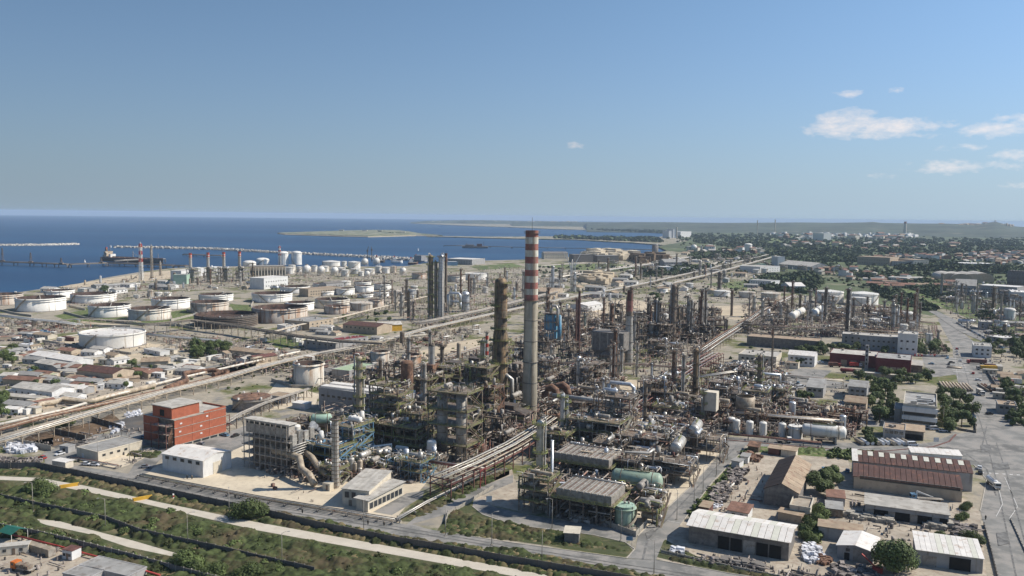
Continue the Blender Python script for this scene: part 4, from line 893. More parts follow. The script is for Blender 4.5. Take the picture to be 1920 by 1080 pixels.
for t in[(522,541,474,497,'tall white domed silo tank','dome'),(547,566,473.5,497,'tall white domed silo tank with a peaked cap','dome'),(480,505,487,497,'squat white dome-roofed tank','dome'),(455,480,492,500,'squat dome-roofed tank','dome'),(536,552,501,514,'short white tank','cone'),(541,554,497,508,'short white tank','cone'),(556,566,500,510,'small white tank','cone'),(584,595,498,510,'small white tank','cone'),(602,617,499,510,'white tank with a slanted stair','cone'),(605,638,490,500,'brown-stained storage tank','cone'),(640,650,490,501,'slim beige tank','cone'),(630,648,502,512,'pale tank','cone'),(640,655,506,519,'round-topped small white tank','cone'),(652,676,491,504,'white tank with brown edge','cone'),(657,677,504,514,'white tank','cone'),(672,682,509,518,'small white tank','cone'),(683,703,504,515,'white tank with a stair','cone'),(703,716,499,512,'tall white tank','cone'),(716,731,502,513,'white tank','cone'),(732,743,499,512,'cream tank','cone'),(277,287,544,558,'small upright cream tank','cone'),(291,304,548,556,'small upright beige tank','cone'),(308,321,548,556,'small upright white tank','cone'),(243,262,531,538,'long low white tank','cone'),(222,232,532,538,'small white tank','cone'),(770,783,536,545,'white tank','cone'),(880,893,536,550,'white upright tank','cone'),(905,915,538,550,'grey upright tank','cone'),(1185,1210,583.5,600,'white cone-bottomed open tank','open'),(1235,1253,588.5,611,'white tank with a brown side','cone'),(1178,1192,597,615,'upright white tank','cone'),(1181,1190,614,628,'small cream tank','cone'),(1120,1143,611,624,'white tank','cone'),(1112,1127,616,628,'small dome-topped white tank','dome'),(1105,1116,614,626,'small grey tank','cone'),(1286,1300,531,540,'round white tank','cone'),(1236,1252,541,550,'white round-bottomed tank','open'),(1338,1369,545,557,'broad white cone-roofed tank','cone'),(1385,1416,547,559,'broad cream cone-roofed tank','cone'),(1427,1463,549,562,'broad cream tank with a white roof','cone'),(1529,1580,546,569,'great white cone-roofed tank','cone'),(1590,1645,549.5,573,'great white cone-roofed tank with rusty edge','cone'),(1529,1545,553,568,'white tank','cone'),(1554,1571,555,570,'white tank against a bigger one','cone'),(1591,1632,557,574,'white tank before the greatest white one','cone'),(1635,1647,586,598,'small white tank','cone'),(1640,1658,580,594,'small white tank','cone'),(1630,1651,597,610,'white tank','cone'),(1646,1659,577,588,'small white tank','cone'),(1599,1607,594,606,'slim white tank','cone'),(1687,1701,608,625,'tall white tank','cone'),(1882,1902,580,600,'white domed tank','dome'),(1865,1887,600,613,'grey open tank','open'),(1691,1714,587,600,'grey dome tank','dome'),(1736,1747,625,648,'white upright tank by the trees','cone'),(1800,1806,565,580,'slim white tank','cone'),(1705,1716,604,616,'white tank','cone'),(1325,1336,459,470.5,'far white tank','cone'),(1336,1341,461,469,'far slim white tank','cone'),(1313,1317,461,470,'far small white tank','cone'),(1287,1292,462,470,'far small white tank','cone'),(1395,1410,458.5,472,'far broad white tank','dome'),(1222,1232,491,496.5,'low white tank','cone'),(1234,1243,491,496,'low white tank','cone'),(1256,1266,497,502.5,'low white tank','cone'),(1262,1275,483,489,'low white tank','cone'),(1246,1257,484,490,'low grey tank','cone'),(1285,1295,494,498,'low pale tank','cone'),(1427,1439,503,513,'white upright tank','cone'),(1411,1424,505,513,'pale tank','cone')]:
 tank(*t[:5],roof=t[5],rings=0,wall='white_paint' if 'cream' not in t[4]else 'dirty_white')
for(x0,x1,base)in[(566,584,517),(594,610,517),(620,635,517),(677,691,500),(699,713,499),(683,694,520.5),(749,762,516),(1671,1687,596.5),(1295,1307,472)]:
 p = W((x0+x1)/2,base-1);R = (x1-x0)/2*mpp(p)*.95
 spawn(k_sphere(R),'gas_sphere','white spherical gas tank on legs','gas sphere',p,group=None)
def bund(pts,h=1.6,w_=1.2,m='concrete',desc='low concrete bund wall',cat='bund wall'):
 C = [W(*p)for p in pts];o = C[0].copy();kit = []
 for i in range(len(C)-1):
  a, c = C[i]-o, C[i+1]-o;L_ = (c-a).length;k = max(1,min(12,int(L_/10)))
  for j in range(k):
   b = MB(m);p, q = a.lerp(c,j/k), a.lerp(c,(j+.985)/k);b.beam(p+Vector((0,0,h/2-.1)),q+Vector((0,0,h/2-.1)),w_,h);kit.append(('wall_section',b.mesh('wall_section'),None))
 return spawn(kit,'bund_wall',desc,cat,o)
for pts in([(80,641),(150,652),(245,665),(345,646)],[(0,593),(130,612),(245,614)],[(120,587),(160,598),(240,608),(330,612)],[(315,607),(365,618),(440,612)],[(320,602),(370,590),(350,583)],[(436,591),(470,586)],[(130,575),(160,582)],[(510,714),(548,727),(586,728),(610,718),(632,706)],[(480,560),(470,575)],[(740,560),(700,590),(640,600)],[(0,583),(30,590),(60,594)],[(660,590),(740,575),(790,560)],[(480,622),(560,604),(620,598)]):
 bund(pts,h=2.2 if pts[0][1]<640 else 2.0,w_=1.0)
# sea works
def rocks(name,desc,pts,w_,h,n,seed=0,zb=-4.0,sc_=2.6):
 r = rng(seed);C = [W(*p,-4)for p in pts];V = [];Q = []
 base = np.array([(-1,-1,-1),(1,-1,-1),(1,1,-1),(-1,1,-1),(-1,-1,1),(1,-1,1),(1,1,1),(-1,1,1)],float)
 fq = [(0,1,5,4),(1,2,6,5),(2,3,7,6),(3,0,4,7),(4,5,6,7)]
 seg = [(C[i+1]-C[i]).length for i in range(len(C)-1)];tot = sum(seg)
 for q in range(n):
  t = r.random()*tot;i = 0
  while t > seg[i]:t-=seg[i];i += 1
  p = C[i].lerp(C[i+1],t/seg[i]);d = (C[i+1]-C[i]);d.z = 0;d.normalize();nn = Vector((-d.y,d.x,0));u = r.uniform(-1,1);p = p+nn*(u*w_/2)
  s = r.uniform(.5,1.2)*sc_;a = r.uniform(0,6.28);z = p.z+(1-abs(u))*h+r.uniform(-.5,.8)
  R3 = np.array(Matrix.Rotation(a,3,'Z')@Matrix.Rotation(r.uniform(-.6,.6),3,'X'));pts_ = (base*s*np.array([r.uniform(.7,1.3),r.uniform(.6,1),r.uniform(.5,.8)]))@R3.T+np.array([p.x,p.y,z]);k = len(V)*8
  V.append(pts_);Q += [tuple(k+j for j in f)for f in fq]
 me = np_mesh('boulders',np.vstack(V),np.array(Q),'rock');core = MB('rock')
 for i in range(len(C)-1):core.beam(C[i]+Vector((0,0,h*.2)),C[i+1]+Vector((0,0,h*.2)),w_*.8,h*1.1)
 root = spawn([('core',core.mesh('core'),None),('boulders',me,None)],name,desc,'breakwater',(0,0,0))
 for o in COL.objects:
  if o.parent == root and o.name.startswith('boulders'):o['kind'] = 'stuff'
 return root
rocks('breakwater','detached breakwater of pale boulders out at sea',[(-60,461),(40,460.5),(90,460),(145,458.6)],20,4,900,1)
rocks('breakwater','long harbour breakwater of pale boulders',[(216,464.4),(300,465.5),(400,468),(480,472.5),(560,476.5),(640,480.5),(700,483),(790,488)],19,4.5,2200,2)
rocks('breakwater','rocky harbour shore mole',[(700,486),(760,488),(800,490)],20,5,250,3)
def jetty(desc,pts,w_=9,z=1.5,step=30,name='jetty',mats=('dark_steel','grey_steel'),towers=(),pxz=-4):
 C = [W(*p,-4)for p in pts];o = C[0].copy();kit = [];dk = MB('dark_concrete')
 pile = MB('dark_concrete')
 for s in(-1,1):pile.cyl((0,s*w_*.35,-3),(0,s*w_*.35,z+4),.8,n=6)
 pile.beam((0,-w_/2,z+3.6),(0,w_/2,z+3.6),1.4,1);pm = pile.mesh('trestle')
 for i in range(len(C)-1):
  a, c = C[i]-o, C[i+1]-o;L_ = (c-a).length;an = atan2(c.y-a.y,c.x-a.x);k = max(1,int(L_/step))
  dk.beam(a+Vector((0,0,z+4.5)),c+Vector((0,0,z+4.5)),w_,1.2)
  for j in range(k+1):q = a.lerp(c,j/k);kit.append(('trestle',pm,None,T(q.x,q.y,q.z,an)))
  d = (c-a).normalized();n = Vector((-d.y,d.x,0))
  for s, m in((-.3,mats[0]),(0,mats[1]),(.25,mats[0])):b = MB(m);b.tube([a+n*(s*w_)+Vector((0,0,z+5.8)),c+n*(s*w_)+Vector((0,0,z+5.8))],.55,6);kit.append(('pipe',b.mesh('pipe'),None))
 kit.append(('deck',dk.mesh('deck'),None))
 for(tx,ty,h)in towers:
  p = W(tx,ty,-4)-o;t = MB('dark_steel')
  for s in(-1,1):
   for u in(-1,1):t.beam(p+Vector((s*2,u*2,z+5)),p+Vector((s*.5,u*.5,z+h)),.5)
  t.box(p.x,p.y,p.z+z+5,8,5,3);t.use('rust').box(p.x,p.y,p.z+z+h*.6,2.6,2.6,1.5);kit.append(('loading_arm_tower',t.mesh('loading_arm_tower'),None))
 return spawn(kit,name,desc,'jetty',o)
jetty('long dark oil jetty on piles reaching out from the shore',[(-60,494.5),(0,497),(60,499),(130,502),(200,499.5)],14,2,towers=[(58,499,26),(5,497,34),(115,502,18),(190,500,18)])
jetty('broad dark approach jetty with many pipelines',[(198,498),(260,500),(330,503.5),(352,504)],22,1,mats=('black_steel','dark_steel'))
jetty('pale pier arm running behind the flare masts',[(215,495.5),(260,493),(310,492)],7,2.5,mats=('insulation','insulation'))
jetty('small dark T-shaped landing stage in the harbour',[(346,480),(385,482),(418,483)],14,0,mats=('dark_steel','rust'))
jetty('very long thin pier crossing the bay to a loading island',[(832,463),(880,463.5),(960,466),(1060,468),(1150,469),(1228,471)],8,0,step=60)
pt = MB('dark_concrete');pt.box(0,0,0,90,30,6).box(-20,0,6,30,16,6).use('rust_red').box(15,0,6,18,12,9).use('dark_steel').beam((30,0,6),(30,0,22),1.2).beam((-30,3,6),(-30,3,18),1.2)
spawn(pt.mesh('loading_platform'),'loading_platform','brown loading island platform moored far out in the bay','platform',W(891,465,-4))
def hull(L_,B_,H_,m,m2):
 b = MB(m);st = [(-.5,.75),(-.46,.95),(-.2,1),(.3,1),(.42,.7),(.5,.05)];k = len(b.v)
 for(x,w_)in st:
  for(y,z)in((-w_*.8,0),(-w_,H_*.5),(-w_,H_*(1.25 if x>.4 else 1)),(w_,H_*(1.25 if x>.4 else 1)),(w_,H_*.5),(w_*.8,0)):b.v.append((x*L_,y*B_/2,z))
 for i in range(len(st)-1):
  for j in range(6):
   b.use(m2 if j==2 else m);j2 = (j+1)%6;b.face((k+i*6+j,k+i*6+6+j,k+i*6+6+j2,k+i*6+j2))
 b.use(m).face(range(k,k+6));b.face(range(k+29,k+35)if False else[k+30+j for j in range(5,-1,-1)]);return b
a, b_ = W(196,488.5,-4), W(306,494,-4);d = b_-a;L_ = d.length;hb = hull(L_,26,9,'black_steel','rust_red')
kit = [('hull',hb.mesh('hull'),None)];s = MB('tan_wall');s.box(-L_*.43,0,9,12,20,5).box(-L_*.43,0,14,9,16,5).box(-L_*.43,0,19,7,20,3).use('white_paint').box(-L_*.36,0,9,6,14,7);kit.append(('bridge',s.mesh('bridge'),None))
s = MB('rust');s.box(-L_*.46,0,22,4,4,7).use('bright_red_band').box(-L_*.46,0,29,3,3,2);s.use('dark_steel').beam((-L_*.4,0,20),(-L_*.4,0,36),.7);kit.append(('funnel',s.mesh('funnel'),None))
s = MB('dark_steel');s.box(L_*.05,0,10,L_*.8,3,1.2)
for i in range(8):x = -L_*.3+i*L_*.09;s.box(x,4,9,5,5,1.2).box(x,-5,9,4,4,1)
kit.append(('deck_piping',s.mesh('deck_piping'),None));s = MB('grey_steel');s.beam((0,0,9),(0,0,24),1).beam((0,0,20),(14,0,15),.7).beam((L_*.42,0,11),(L_*.42,0,22),.7);kit.append(('derrick',s.mesh('derrick'),None))
spawn(kit,'tanker_ship','dark tanker ship with a rusty deck moored at the jetty','ship',(a+b_)/2,atan2(d.y,d.x))
for(x0,x1,y,desc,m,hm)in[(733,755,493,'white passenger ship berthed in the harbour','white_paint','white_paint'),(765,784,496,'red-hulled workboat berthed in the harbour','white_paint','rust_red'),(700,722,492,'small grey ship by the harbour mole','insulation','black_steel'),(776,790,490,'dark barge with a blue-grey deckhouse','grey_steel','black_steel')]:
 a, b_ = W(x0,y,-4), W(x1,y,-4);d = b_-a;L_ = d.length;s = MB(m);s.box(-L_*.2,0,5,L_*.35,8,5).box(-L_*.2,0,10,L_*.2,6,3.5);f = MB('red_paint');f.box(-L_*.22,0,13.5,3,3,4).use('grey_steel').beam((L_*.1,0,5),(L_*.1,0,18),.6)
 spawn([('hull',hull(L_,13,5,hm,'tan_wall').mesh('hull'),None),('deckhouse',s.mesh('deckhouse'),None),('funnel',f.mesh('funnel'),None)],'harbour_ship',desc,'ship',(a+b_)/2,atan2(d.y,d.x))
for(px,py,h,desc,m)in[(208,464,9,'white buoy marker off the breakwater end','white_paint'),(159,492,8,'small white buoy near the jetty','white_paint'),(784,470,10,'white channel marker in the bay','white_paint')]:
 b = MB(m);b.lathe([(2,0),(2.2,1.5),(.9,2.4),(.7,h*.7),(.1,h*.8)],10);spawn(b.mesh('buoy'),'buoy',desc,'buoy',W(px,py,-4))
def k_lattice(h,w_,m1='bright_red_band',m2='white_paint',nseg=10,w1=None,bands=True,core=True):
 w1 = w1 or w_*.6;kit = []
 for i in range(nseg):
  a, c = w_+(w1-w_)*i/nseg, w_+(w1-w_)*(i+1)/nseg;z0, z1 = h*i/nseg, h*(i+1)/nseg;b = MB(m1 if bands and(nseg-i)%2 and i>nseg*.45 else m2);q = [(-1,-1),(1,-1),(1,1),(-1,1)]
  for j in range(4):
   s, u = q[j], q[(j+1)%4];b.beam((s[0]*a/2,s[1]*a/2,z0),(s[0]*c/2,s[1]*c/2,z1),w_*.13);b.beam((s[0]*a/2,s[1]*a/2,z0),(u[0]*c/2,u[1]*c/2,z1),w_*.08);b.beam((s[0]*c/2,s[1]*c/2,z1),(u[0]*c/2,u[1]*c/2,z1),w_*.1)
  kit.append(('lattice_section',b.mesh('lattice_section'),None))
 if core:b = MB('insulation');b.cyl((0,0,0),(0,0,h+3),w_*.12,n=8);kit.append(('flare_pipe',b.mesh('flare_pipe'),None))
 return kit
for(px,base,top,ww,bands,desc)in[(265,526,457,5,True,'red and white lattice flare mast by the shore'),(285,523,461,3.6,False,'beige lattice flare mast beside the striped one'),(301,517,492,3.6,False,'short grey lattice mast near the shore'),(524.5,497,462,5,True,'slim red and white mast behind the two silos'),(1072,547,490,4,False,'white lattice mast among the silver columns')]:
 p = W(px,base);spawn(k_lattice(hgt(p,top),ww,m2='white_paint' if bands or px>900 else 'tan_clad',bands=bands),'lattice_mast',desc,'mast',p)
for(px,base,top,tx,desc)in[(1070,530,500,-9,'white crane with its jib raised seaward'),(1078,520,495,9,'white crane with its jib raised inland'),(689,491,470,2,'thin dark harbour crane'),(697,491,468,-1,'second thin dark harbour crane')]:
 p = W(px,base);h = hgt(p,top);m = 'white_paint' if px > 900 else 'dark_steel';b = MB(m);b.beam((0,0,0),(0,0,h),1.6).use(m).beam((0,0,h),(tx*1.4,0,h+abs(tx)*2+6),1.3);b.box(0,0,h-2,4,3,3);j = MB(m);j.beam((0,0,h),(-tx*.5,0,h+2),1);spawn([('tower',b.mesh('tower'),None),('counter_jib',j.mesh('counter_jib'),None)],'crane',desc,'crane',p)
# tall stacks and columns: left, right, top row, foot row
def at(x0,x1,top,base):
 p = W((x0+x1)/2,base);return p, (x1-x0)/2*mpp(p), hgt(p,top)
p, R, H = at(979,1006.5,432,787)
zb = [(562.5,'red_band'),(552,'white_band'),(541,'red_band'),(529,'white_band'),(517,'red_band'),(505.5,'white_band'),(493.5,'red_band'),(481,'white_band'),(469,'red_band'),(457,'white_band'),(444.5,'red_band')]
bands = [(hgt(p,y)/H,m)for y,m in zb]
spawn(k_stack(R,R*.86,H,bands,n=40),'chimney','tallest concrete chimney, its top painted in red and white bands','chimney',p,0)
for(x0,x1,top,base,kind,desc)in[(1173,1183,544,684,'rb','slender grey chimney with a dark red top'),(1082,1087,545,667,'rust','thin rust-red chimney'),(833,838.5,475,583,'dk','tall dark steel chimney behind the silver towers'),(909.5,915.5,622,702,'rw','thin red and white banded vent stack above the green platforms'),(1369,1374,545,592,'dk','lone dark red-brown chimney'),(1876-2,1876+2,551,597,'gr','thin grey chimney among the low works'),(1762,1767,513,556,'gr','thin grey chimney by the arched warehouses'),(1694,1698.6,415.5,442,'far','far white and red chimney on the plain'),(1451.5,1453.7,411.5,440,'thin','far thin grey chimney before the hills'),(1418.5,1420.6,413,440,'thin','far thin pale chimney before the hills'),(1267,1270,425.5,446,'thin','far pale chimney of the white power station'),(622,636,784,915,'ring','grey ringed steel stack of the blue-framed unit'),(1078,1081,560,650,'rust','thin brown stack behind the rust-red one'),(1331.5,1334.5,505,540,'gr','thin pale stack'),(1444,1447,615,720,'dk','thin grey vent stack by the yellow-doored office'),(1621,1627,647,693,'sq','grey drill tower of the red fire station')]:
 p, R, H = at(x0,x1,top,base)
 if kind == 'rb':k = k_stack(R*1.7,R*.95,H,[(.66,'dark_steel'),(.72,'red_band'),(.86,'rust_red')],body='insulation',n=20)
 elif kind == 'rust':k = k_stack(R*1.1,R*.9,H,body='rust_red',n=14)
 elif kind == 'dk':k = k_stack(R,R*.95,H,[(.86,'rust')],body='dark_steel',n=14)
 elif kind == 'rw':k = k_stack(R,R*.95,H,[(.1+i*.09,'white_band' if i%2 else 'bright_red_band')for i in range(10)],body='white_band',n=14,rod=False)
 elif kind == 'far':k = k_stack(R*1.3,R,H,[(.86,'red_band')],body='white_band',n=14,ladder=False)
 elif kind == 'ring':k = k_stack(R,R*.93,H,body='insulation',n=24,rings=17,rod=False)
 elif kind == 'sq':b = MB('grey_wall');b.box(0,0,0,R*1.9,R*1.6,H).use('opening');[b.box(0,-R*.82,H*(.2+i*.17),R*.8,.1,H*.09)for i in range(5)];k = [('wall',b.mesh('wall'),None)]
 else:k = k_stack(R,R*.9,H,body='grey_steel' if kind=='gr' else 'white_band',n=12,rod=False,cap=kind=='gr')
 spawn(k,'chimney' if kind!='sq' else 'drill_tower',desc,'chimney' if kind!='sq' else 'tower',p,GA if kind=='sq' else 0)
for i, x in enumerate((357.5,390.5,420,449.5)):
 p, R, H = at(x-2.6,x+2.6,474.5-i*1.0,512-i*1.5);spawn(k_stack(R*1.15,R,H,[(.72,'white_band'),(.78,'bright_red_band'),(.84,'white_band'),(.88,'bright_red_band')],body='insulation',n=14,rod=False),'chimney',['first','second','third','last'][i]+' of four banded boiler stacks counted from the flare masts','chimney',p,group='banded boiler stacks')
 k = k_frame(16,13,[8,15,21],'grey',70+i,stairs=False);bx = MB('insulation');bx.box(2,0,3,9,9,15).use('grey_steel').box(-3,0,15,6,7,9);k.append(('casing',bx.mesh('casing'),None));spawn(k,'boiler_house','grey steel boiler at the foot of the '+['first','second','third','last'][i]+' banded stack','boiler',W(x+6,530-i),GA,group='boilers under the banded stacks')
for(x0,x1,top,base,m,plats,kw,desc)in[(801.5,812,481,600,'bronze_tower',8,dict(),'tall brown distillation column with a ladder, first of the silver tower group'),(814,820,492,600,'dark_steel',8,dict(),'dark column squeezed between brown and silver towers'),(822,832,480.5,600,'silver',2,dict(rings=22,plats=2),'tall silver ringed column'),(865,880,551,584,'silver',2,dict(rings=6),'fat silver vessel with a big overhead duct'),(923,951,529,775,'bronze_tower',11,dict(taper=(.60,.86),rings=16,ringm='rust',pipe=None,seed=4),'great brown tower beside the striped chimney'),(1255.5,1266,536,648,'dark_steel',8,dict(),'tall dark column with many platforms'),(1225,1235,567,648,'dark_steel',6,dict(),'dark scaffolded column'),(1286,1291,556,640,'grey_steel',5,dict(),'thin grey column'),(1293,1298,564,642,'grey_steel',5,dict(),'thin grey column, slightly lower'),(1311,1316,546,640,'rust',6,dict(),'thin rusty column'),(1318.5,1322.5,544,635,'dark_steel',5,dict(),'thin dark column next to the rusty one'),(1268,1271,540,585,'dark_steel',3,dict(),'very thin dark column'),(1310,1315,490,517,'insulation',3,dict(),'far silver column on the rack road'),(1319,1324,498,522,'rust',2,dict(),'far rusty column'),(1345,1353,512,543,'dark_steel',3,dict(),'far dark bulky column'),(1355,1361,508,520,'grey_steel',2,dict(),'far short grey column'),(1515,1520,545,600,'grey_steel',5,dict(),'grey column by the white bullets'),(1544,1549.5,540,600,'dark_steel',6,dict(),'dark column before the great white tank'),(1584,1590,543,632,'black_steel',6,dict(),'black column between the two great tanks'),(1597,1600,560,606,'dark_steel',3,dict(),'short dark column'),(668,680,672,806,'tan_clad',7,dict(),'yellow-brown column with green platforms at its head'),(899,907,640,790,'tan_clad',5,dict(),'beige column beside the banded vent stack'),(806,815,644,690,'tan_clad',0,dict(),'plain grey-brown concrete column'),(856,864,645,692,'tan_clad',0,dict(),'plain beige column among white pipes'),(1049,1058,742,838,'silver',4,dict(),'silver column with green platforms at its top'),(1059,1064,752,836,'silver',2,dict(),'slim silver riser column next to the platform column'),(1004,1018,792,940,'insulation',5,dict(),'big pale column wrapped in green platforms near the road'),(1316,1322,735,800,'grey_steel',3,dict(),'plain grey column at the inland edge of the unit'),(1155,1160,655,707,'insulation',2,dict(),'slim silver column before the hopper'),(1163,1168,655,708,'insulation',2,dict(),'second slim silver column before the hopper'),(1018,1024,672,706,'white_paint',0,dict(),'small white column'),(1030,1036,650,690,'insulation',3,dict(),'short silver column'),(1418,1426,668,752,'dark_steel',7,dict(),'dark laddered column with yellow rails'),(1034,1039,500,548,'silver',3,dict(),'silver column before the stockpiles'),(1075,1080,512,548,'silver',3,dict(),'silver column under the white cranes'),(1047,1051,507,545,'grey_steel',3,dict(),'grey column behind the chimney'),(980,985,510,565,'grey_steel',3,dict(),'grey column just seaward of the chimney'),(962,966,540,572,'silver',2,dict(),'short silver column'),(1095,1098,592,630,'green_paint',3,dict(),'thin green column'),(1064,1068,580,640,'dark_steel',4,dict(),'thin dark column'),(1217,1222,607,650,'insulation',3,dict(),'slim pale column'),(843,847,540,575,'silver',2,dict(),'slim silver riser'),(852,856,544,575,'silver',2,dict(),'second slim silver riser'),(760,764,525,575,'dark_steel',4,dict(),'thin dark lattice column'),(740,744,545,582,'grey_steel',3,dict(),'thin grey column over the dark unit'),(1757,1760,620,650,'grey_steel',1,dict(),'thin grey post column'),(1335,1338,600,640,'grey_steel',3,dict(),'thin grey column'),(1360,1364,600,630,'dark_steel',3,dict(),'thin dark column'),(1655,1659,565,600,'grey_steel',2,dict(),'thin grey column'),(1460,1464,570,610,'grey_steel',3,dict(),'thin grey column'),(1474,1478,572,610,'dark_steel',3,dict(),'thin dark column')]:
 p, R, H = at(x0,x1,top,base);kw.setdefault('seed',int(x0));pl = kw.pop('plats',plats)
 kw.setdefault('pipe',('insulation' if m!='bronze_tower' or x0<900 else 'tan_clad')if pl else None);spawn(k_column(R,H,m,pl,platm='olive_paint' if base>730 or pl>6 and x0<900 else 'dark_steel',**kw),'distillation_column',desc,'column',p,0)
r = rng(606);CK = [k_column(R_,H_,m_,pl_,pipe='insulation',platm='dark_steel',seed=i,n=12)for i,(R_,H_,m_,pl_)in enumerate([(1.1,26,'dark_steel',4),(.9,32,'grey_steel',4),(1.5,24,'insulation',3),(1.0,36,'rust',5),(1.3,30,'bronze_tower',4),(.8,20,'silver',2)])]
CW = ['dark','grey','pale lagged','tall rusty','brown','short silver']
for P, n in[([(1000,585),(1340,575),(1350,640),(1200,668),(1010,665)],30),([(1400,580),(1560,572),(1720,592),(1740,632),(1400,618)],28),([(840,535),(1060,515),(1070,550),(860,575)],14),([(700,570),(800,560),(800,600),(715,610)],7),([(1100,510),(1420,488),(1430,530),(1200,545)],14),([(1750,560),(1910,565),(1940,610),(1820,600)],12),([(1020,700),(1170,700),(1320,720),(1330,790),(1150,830),(1040,800)],12),([(640,750),(880,700),(980,700),(880,800),(660,810)],9),([(350,525),(520,515),(540,535),(350,540)],8)]:
 for(x,y)in scatter_px(P,n,r):
  i = r.randrange(6);s = r.uniform(.7,1.1);spawn(CK[i],'distillation_column',CW[i]+' slim column','column',W(x,y),r.uniform(0,6),(s*1.1,s*1.1,s))
# process units near the viewer
def frame_at(px,base,w_,d,top,nlev,pal,desc,seed=0,name='process_structure',**kw):
 p = W(px,base);c = p+VX*(d/2);H = hgt(c,top)if top > 100 or top < 0 else top
 lv = [H*(i+1)/nlev for i in range(nlev)]
 return spawn(k_frame(w_,d,lv,pal,seed or int(px+base),**kw),name,desc,'process structure',c,GA)
def boiler_block():
 r = rng(5);kit = [];W_, D, H = 24, 15, 22;b = MB('insulation')
 b.use('grey_steel').box(0,-D/2+2,15.5,W_,4,5.5);b.use('dark_steel').box(0,0,1,W_*.8,D*.8,14);kit.append(('casing',b.mesh('casing'),None))
 rf = MB('pale_roof');rf.box(0,-D/2+2,21.1,W_+1.5,5,.35);kit.append(('roof',rf.mesh('roof'),None))
 for k in range(4):
  g = MB('grey_steel');z = 3+k*3.6;g.box(0,0,z,W_+2.6,D+2.6,.25);rail(g,-W_/2-1.3,-D/2-1.3,W_/2+1.3,-D/2-1.3,z+.2,m='grey_steel',t=.12);rail(g,W_/2+1.3,-D/2-1.3,W_/2+1.3,D/2+1.3,z+.2,m='grey_steel',t=.12);kit.append(('deck',g.mesh('deck'),None))
 for i in range(9):
  f = MB('grey_steel');x = -W_/2+W_*i/8;f.beam((x,-D/2-1.3,0),(x,-D/2-1.3,21),.3);kit.append(('column',f.mesh('column'),None))
 for i in range(4):
  f = MB('insulation');y = -D/2+D*(i+.5)/4;f.box(W_/2+.9,y,11+(i%2),1.4,2.6,6);kit.append(('duct_panel',f.mesh('duct_panel'),None))
 for k in range(8):f = MB('insulation');f.tube([(W_/2+2,-D/2,5+k*1.05),(W_/2+2,D/2,5+k*1.05)],.33,6);kit.append(('pipe',f.mesh('pipe'),None))
 for i in range(3):f = MB('glass_dark');f.box(-W_/3+i*W_/3,-D/2-.06,19.6,W_/3.6,.1,.8);kit.append(('window',f.mesh('window'),None))
 return spawn(kit,'boiler_structure','grey boiler block with a pale roof over dark open decks','boiler',W(497,884)+VX*9,GA)
boiler_block()
p = W(516,862)+VX*14;k = k_vessel(2.0,13,'white_paint');spawn(k,'storage_vessel','tall white capsule vessel rising behind the boiler block','vessel',p)
p = W(570,866)+VX*12;k = k_drum(7.5,2.2,'pale_green',z=17,legs='dark_steel');spawn(k,'steam_drum','pale green horizontal drum on tall legs','drum',p,GA+.6)
for i in range(3):p = W(561+i*9,872)+VX*8;spawn(k_vessel(1.2,13-i*.4,'white_paint',skirt=8,legs=True),'filter_vessel',['short','middle','tallest'][2-i]+' small white vessel in the blue-framed unit','vessel',p)
frame_at(598,884,20,12,11,3,'blue','blue steel process frame crowded with silver pipes by the ringed stack',31)
frame_at(643,872,12,14,17,4,'blue','blue and yellow gantry frame carrying a silver duct',33,fill=.6)
frame_at(560,876,14,9,9,2,'grey','grey pipe frame under the white filter vessels',35)
frame_at(618,905,10,6,6,2,'grey','low pipe frame at the foot of the ringed stack',36)
for(pts,r_,desc)in[([(512,872,14),(515,884,9),(540,888,8.5),(562,893,8),(566,902,5),(580,910,4.5),(590,914,1)],1.45,'thick beige flue duct sweeping round the boiler block'),([(575,884,8),(585,890,7.5),(596,897,5),(612,903,3)],1.3,'second beige flue duct running to the ringed stack')]:
 P_ = [W(a,b_+0)for a,b_,c in pts];o = P_[0].copy();b = MB('tan_clad');L3 = []
 for q, (a,c,z)in zip(P_,pts):L3.append(Vector((q.x-o.x,q.y-o.y,z)))
 b.tube(L3,r_,12);s = MB('dark_steel')
 for q in L3[1:-1]:s.beam((q.x-1,q.y,0),(q.x-1,q.y,q.z),.3).beam((q.x+1,q.y,0),(q.x+1,q.y,q.z),.3)
 spawn([('duct',b.mesh('duct'),None),('support',s.mesh('support'),None)],'flue_duct',desc,'duct',o)
for i, x in enumerate((641,650,659,666,675)):p = W(x,897+i%2);spawn(k_vessel(1.0+.15*(i%3),7+i%3,'tan_clad' if i!=2 else 'insulation'),'filter_vessel',['first','second','third','fourth','last'][i]+' in the line of upright beige vessels beside the ringed stack','vessel',p,group='line of beige vessels')
p = W(545,918)+VX*1;b = MB('cream_wall');b.box(0,0,0,3.6,3,3).use('dark_steel').box(.4,-1.55,.2,.9,.1,2);spawn(b.mesh('cabin'),'analyser_cabin','little cream cabin at the foot of the ringed stack','cabin',W(616,918)-UX*0,GA)
for(px,base,w_,d,h,nl,pal,desc)in[(690,866,14,9,4,1,'blue','low blue pipe frame'),(715,876,16,8,4.5,1,'blue','low blue and yellow pipe frame'),(742,888,10,9,5,1,'blue','blue valve frame'),(770,902,10,10,8,2,'blue','dark blue frame with a drum'),(745,868,8,8,3.5,1,'blue','orange-valved pipe frame'),(700,886,12,5,3,1,'grey','low grey pipe frame'),(800,880,12,6,5,1,'brown','low red-brown pipe frame'),(668,882,10,8,4,1,'grey','low silver pipe frame')]:
 frame_at(px,base,w_,d,h,nl,pal,desc)
spawn(k_vessel(2.1,11,'white_paint'),'storage_vessel','lone tall white capsule vessel in the paved yard','vessel',W(809,870))
spawn(k_vessel(.9,5,'insulation'),'storage_vessel','small silver capsule vessel in the paved yard','vessel',W(675,898))
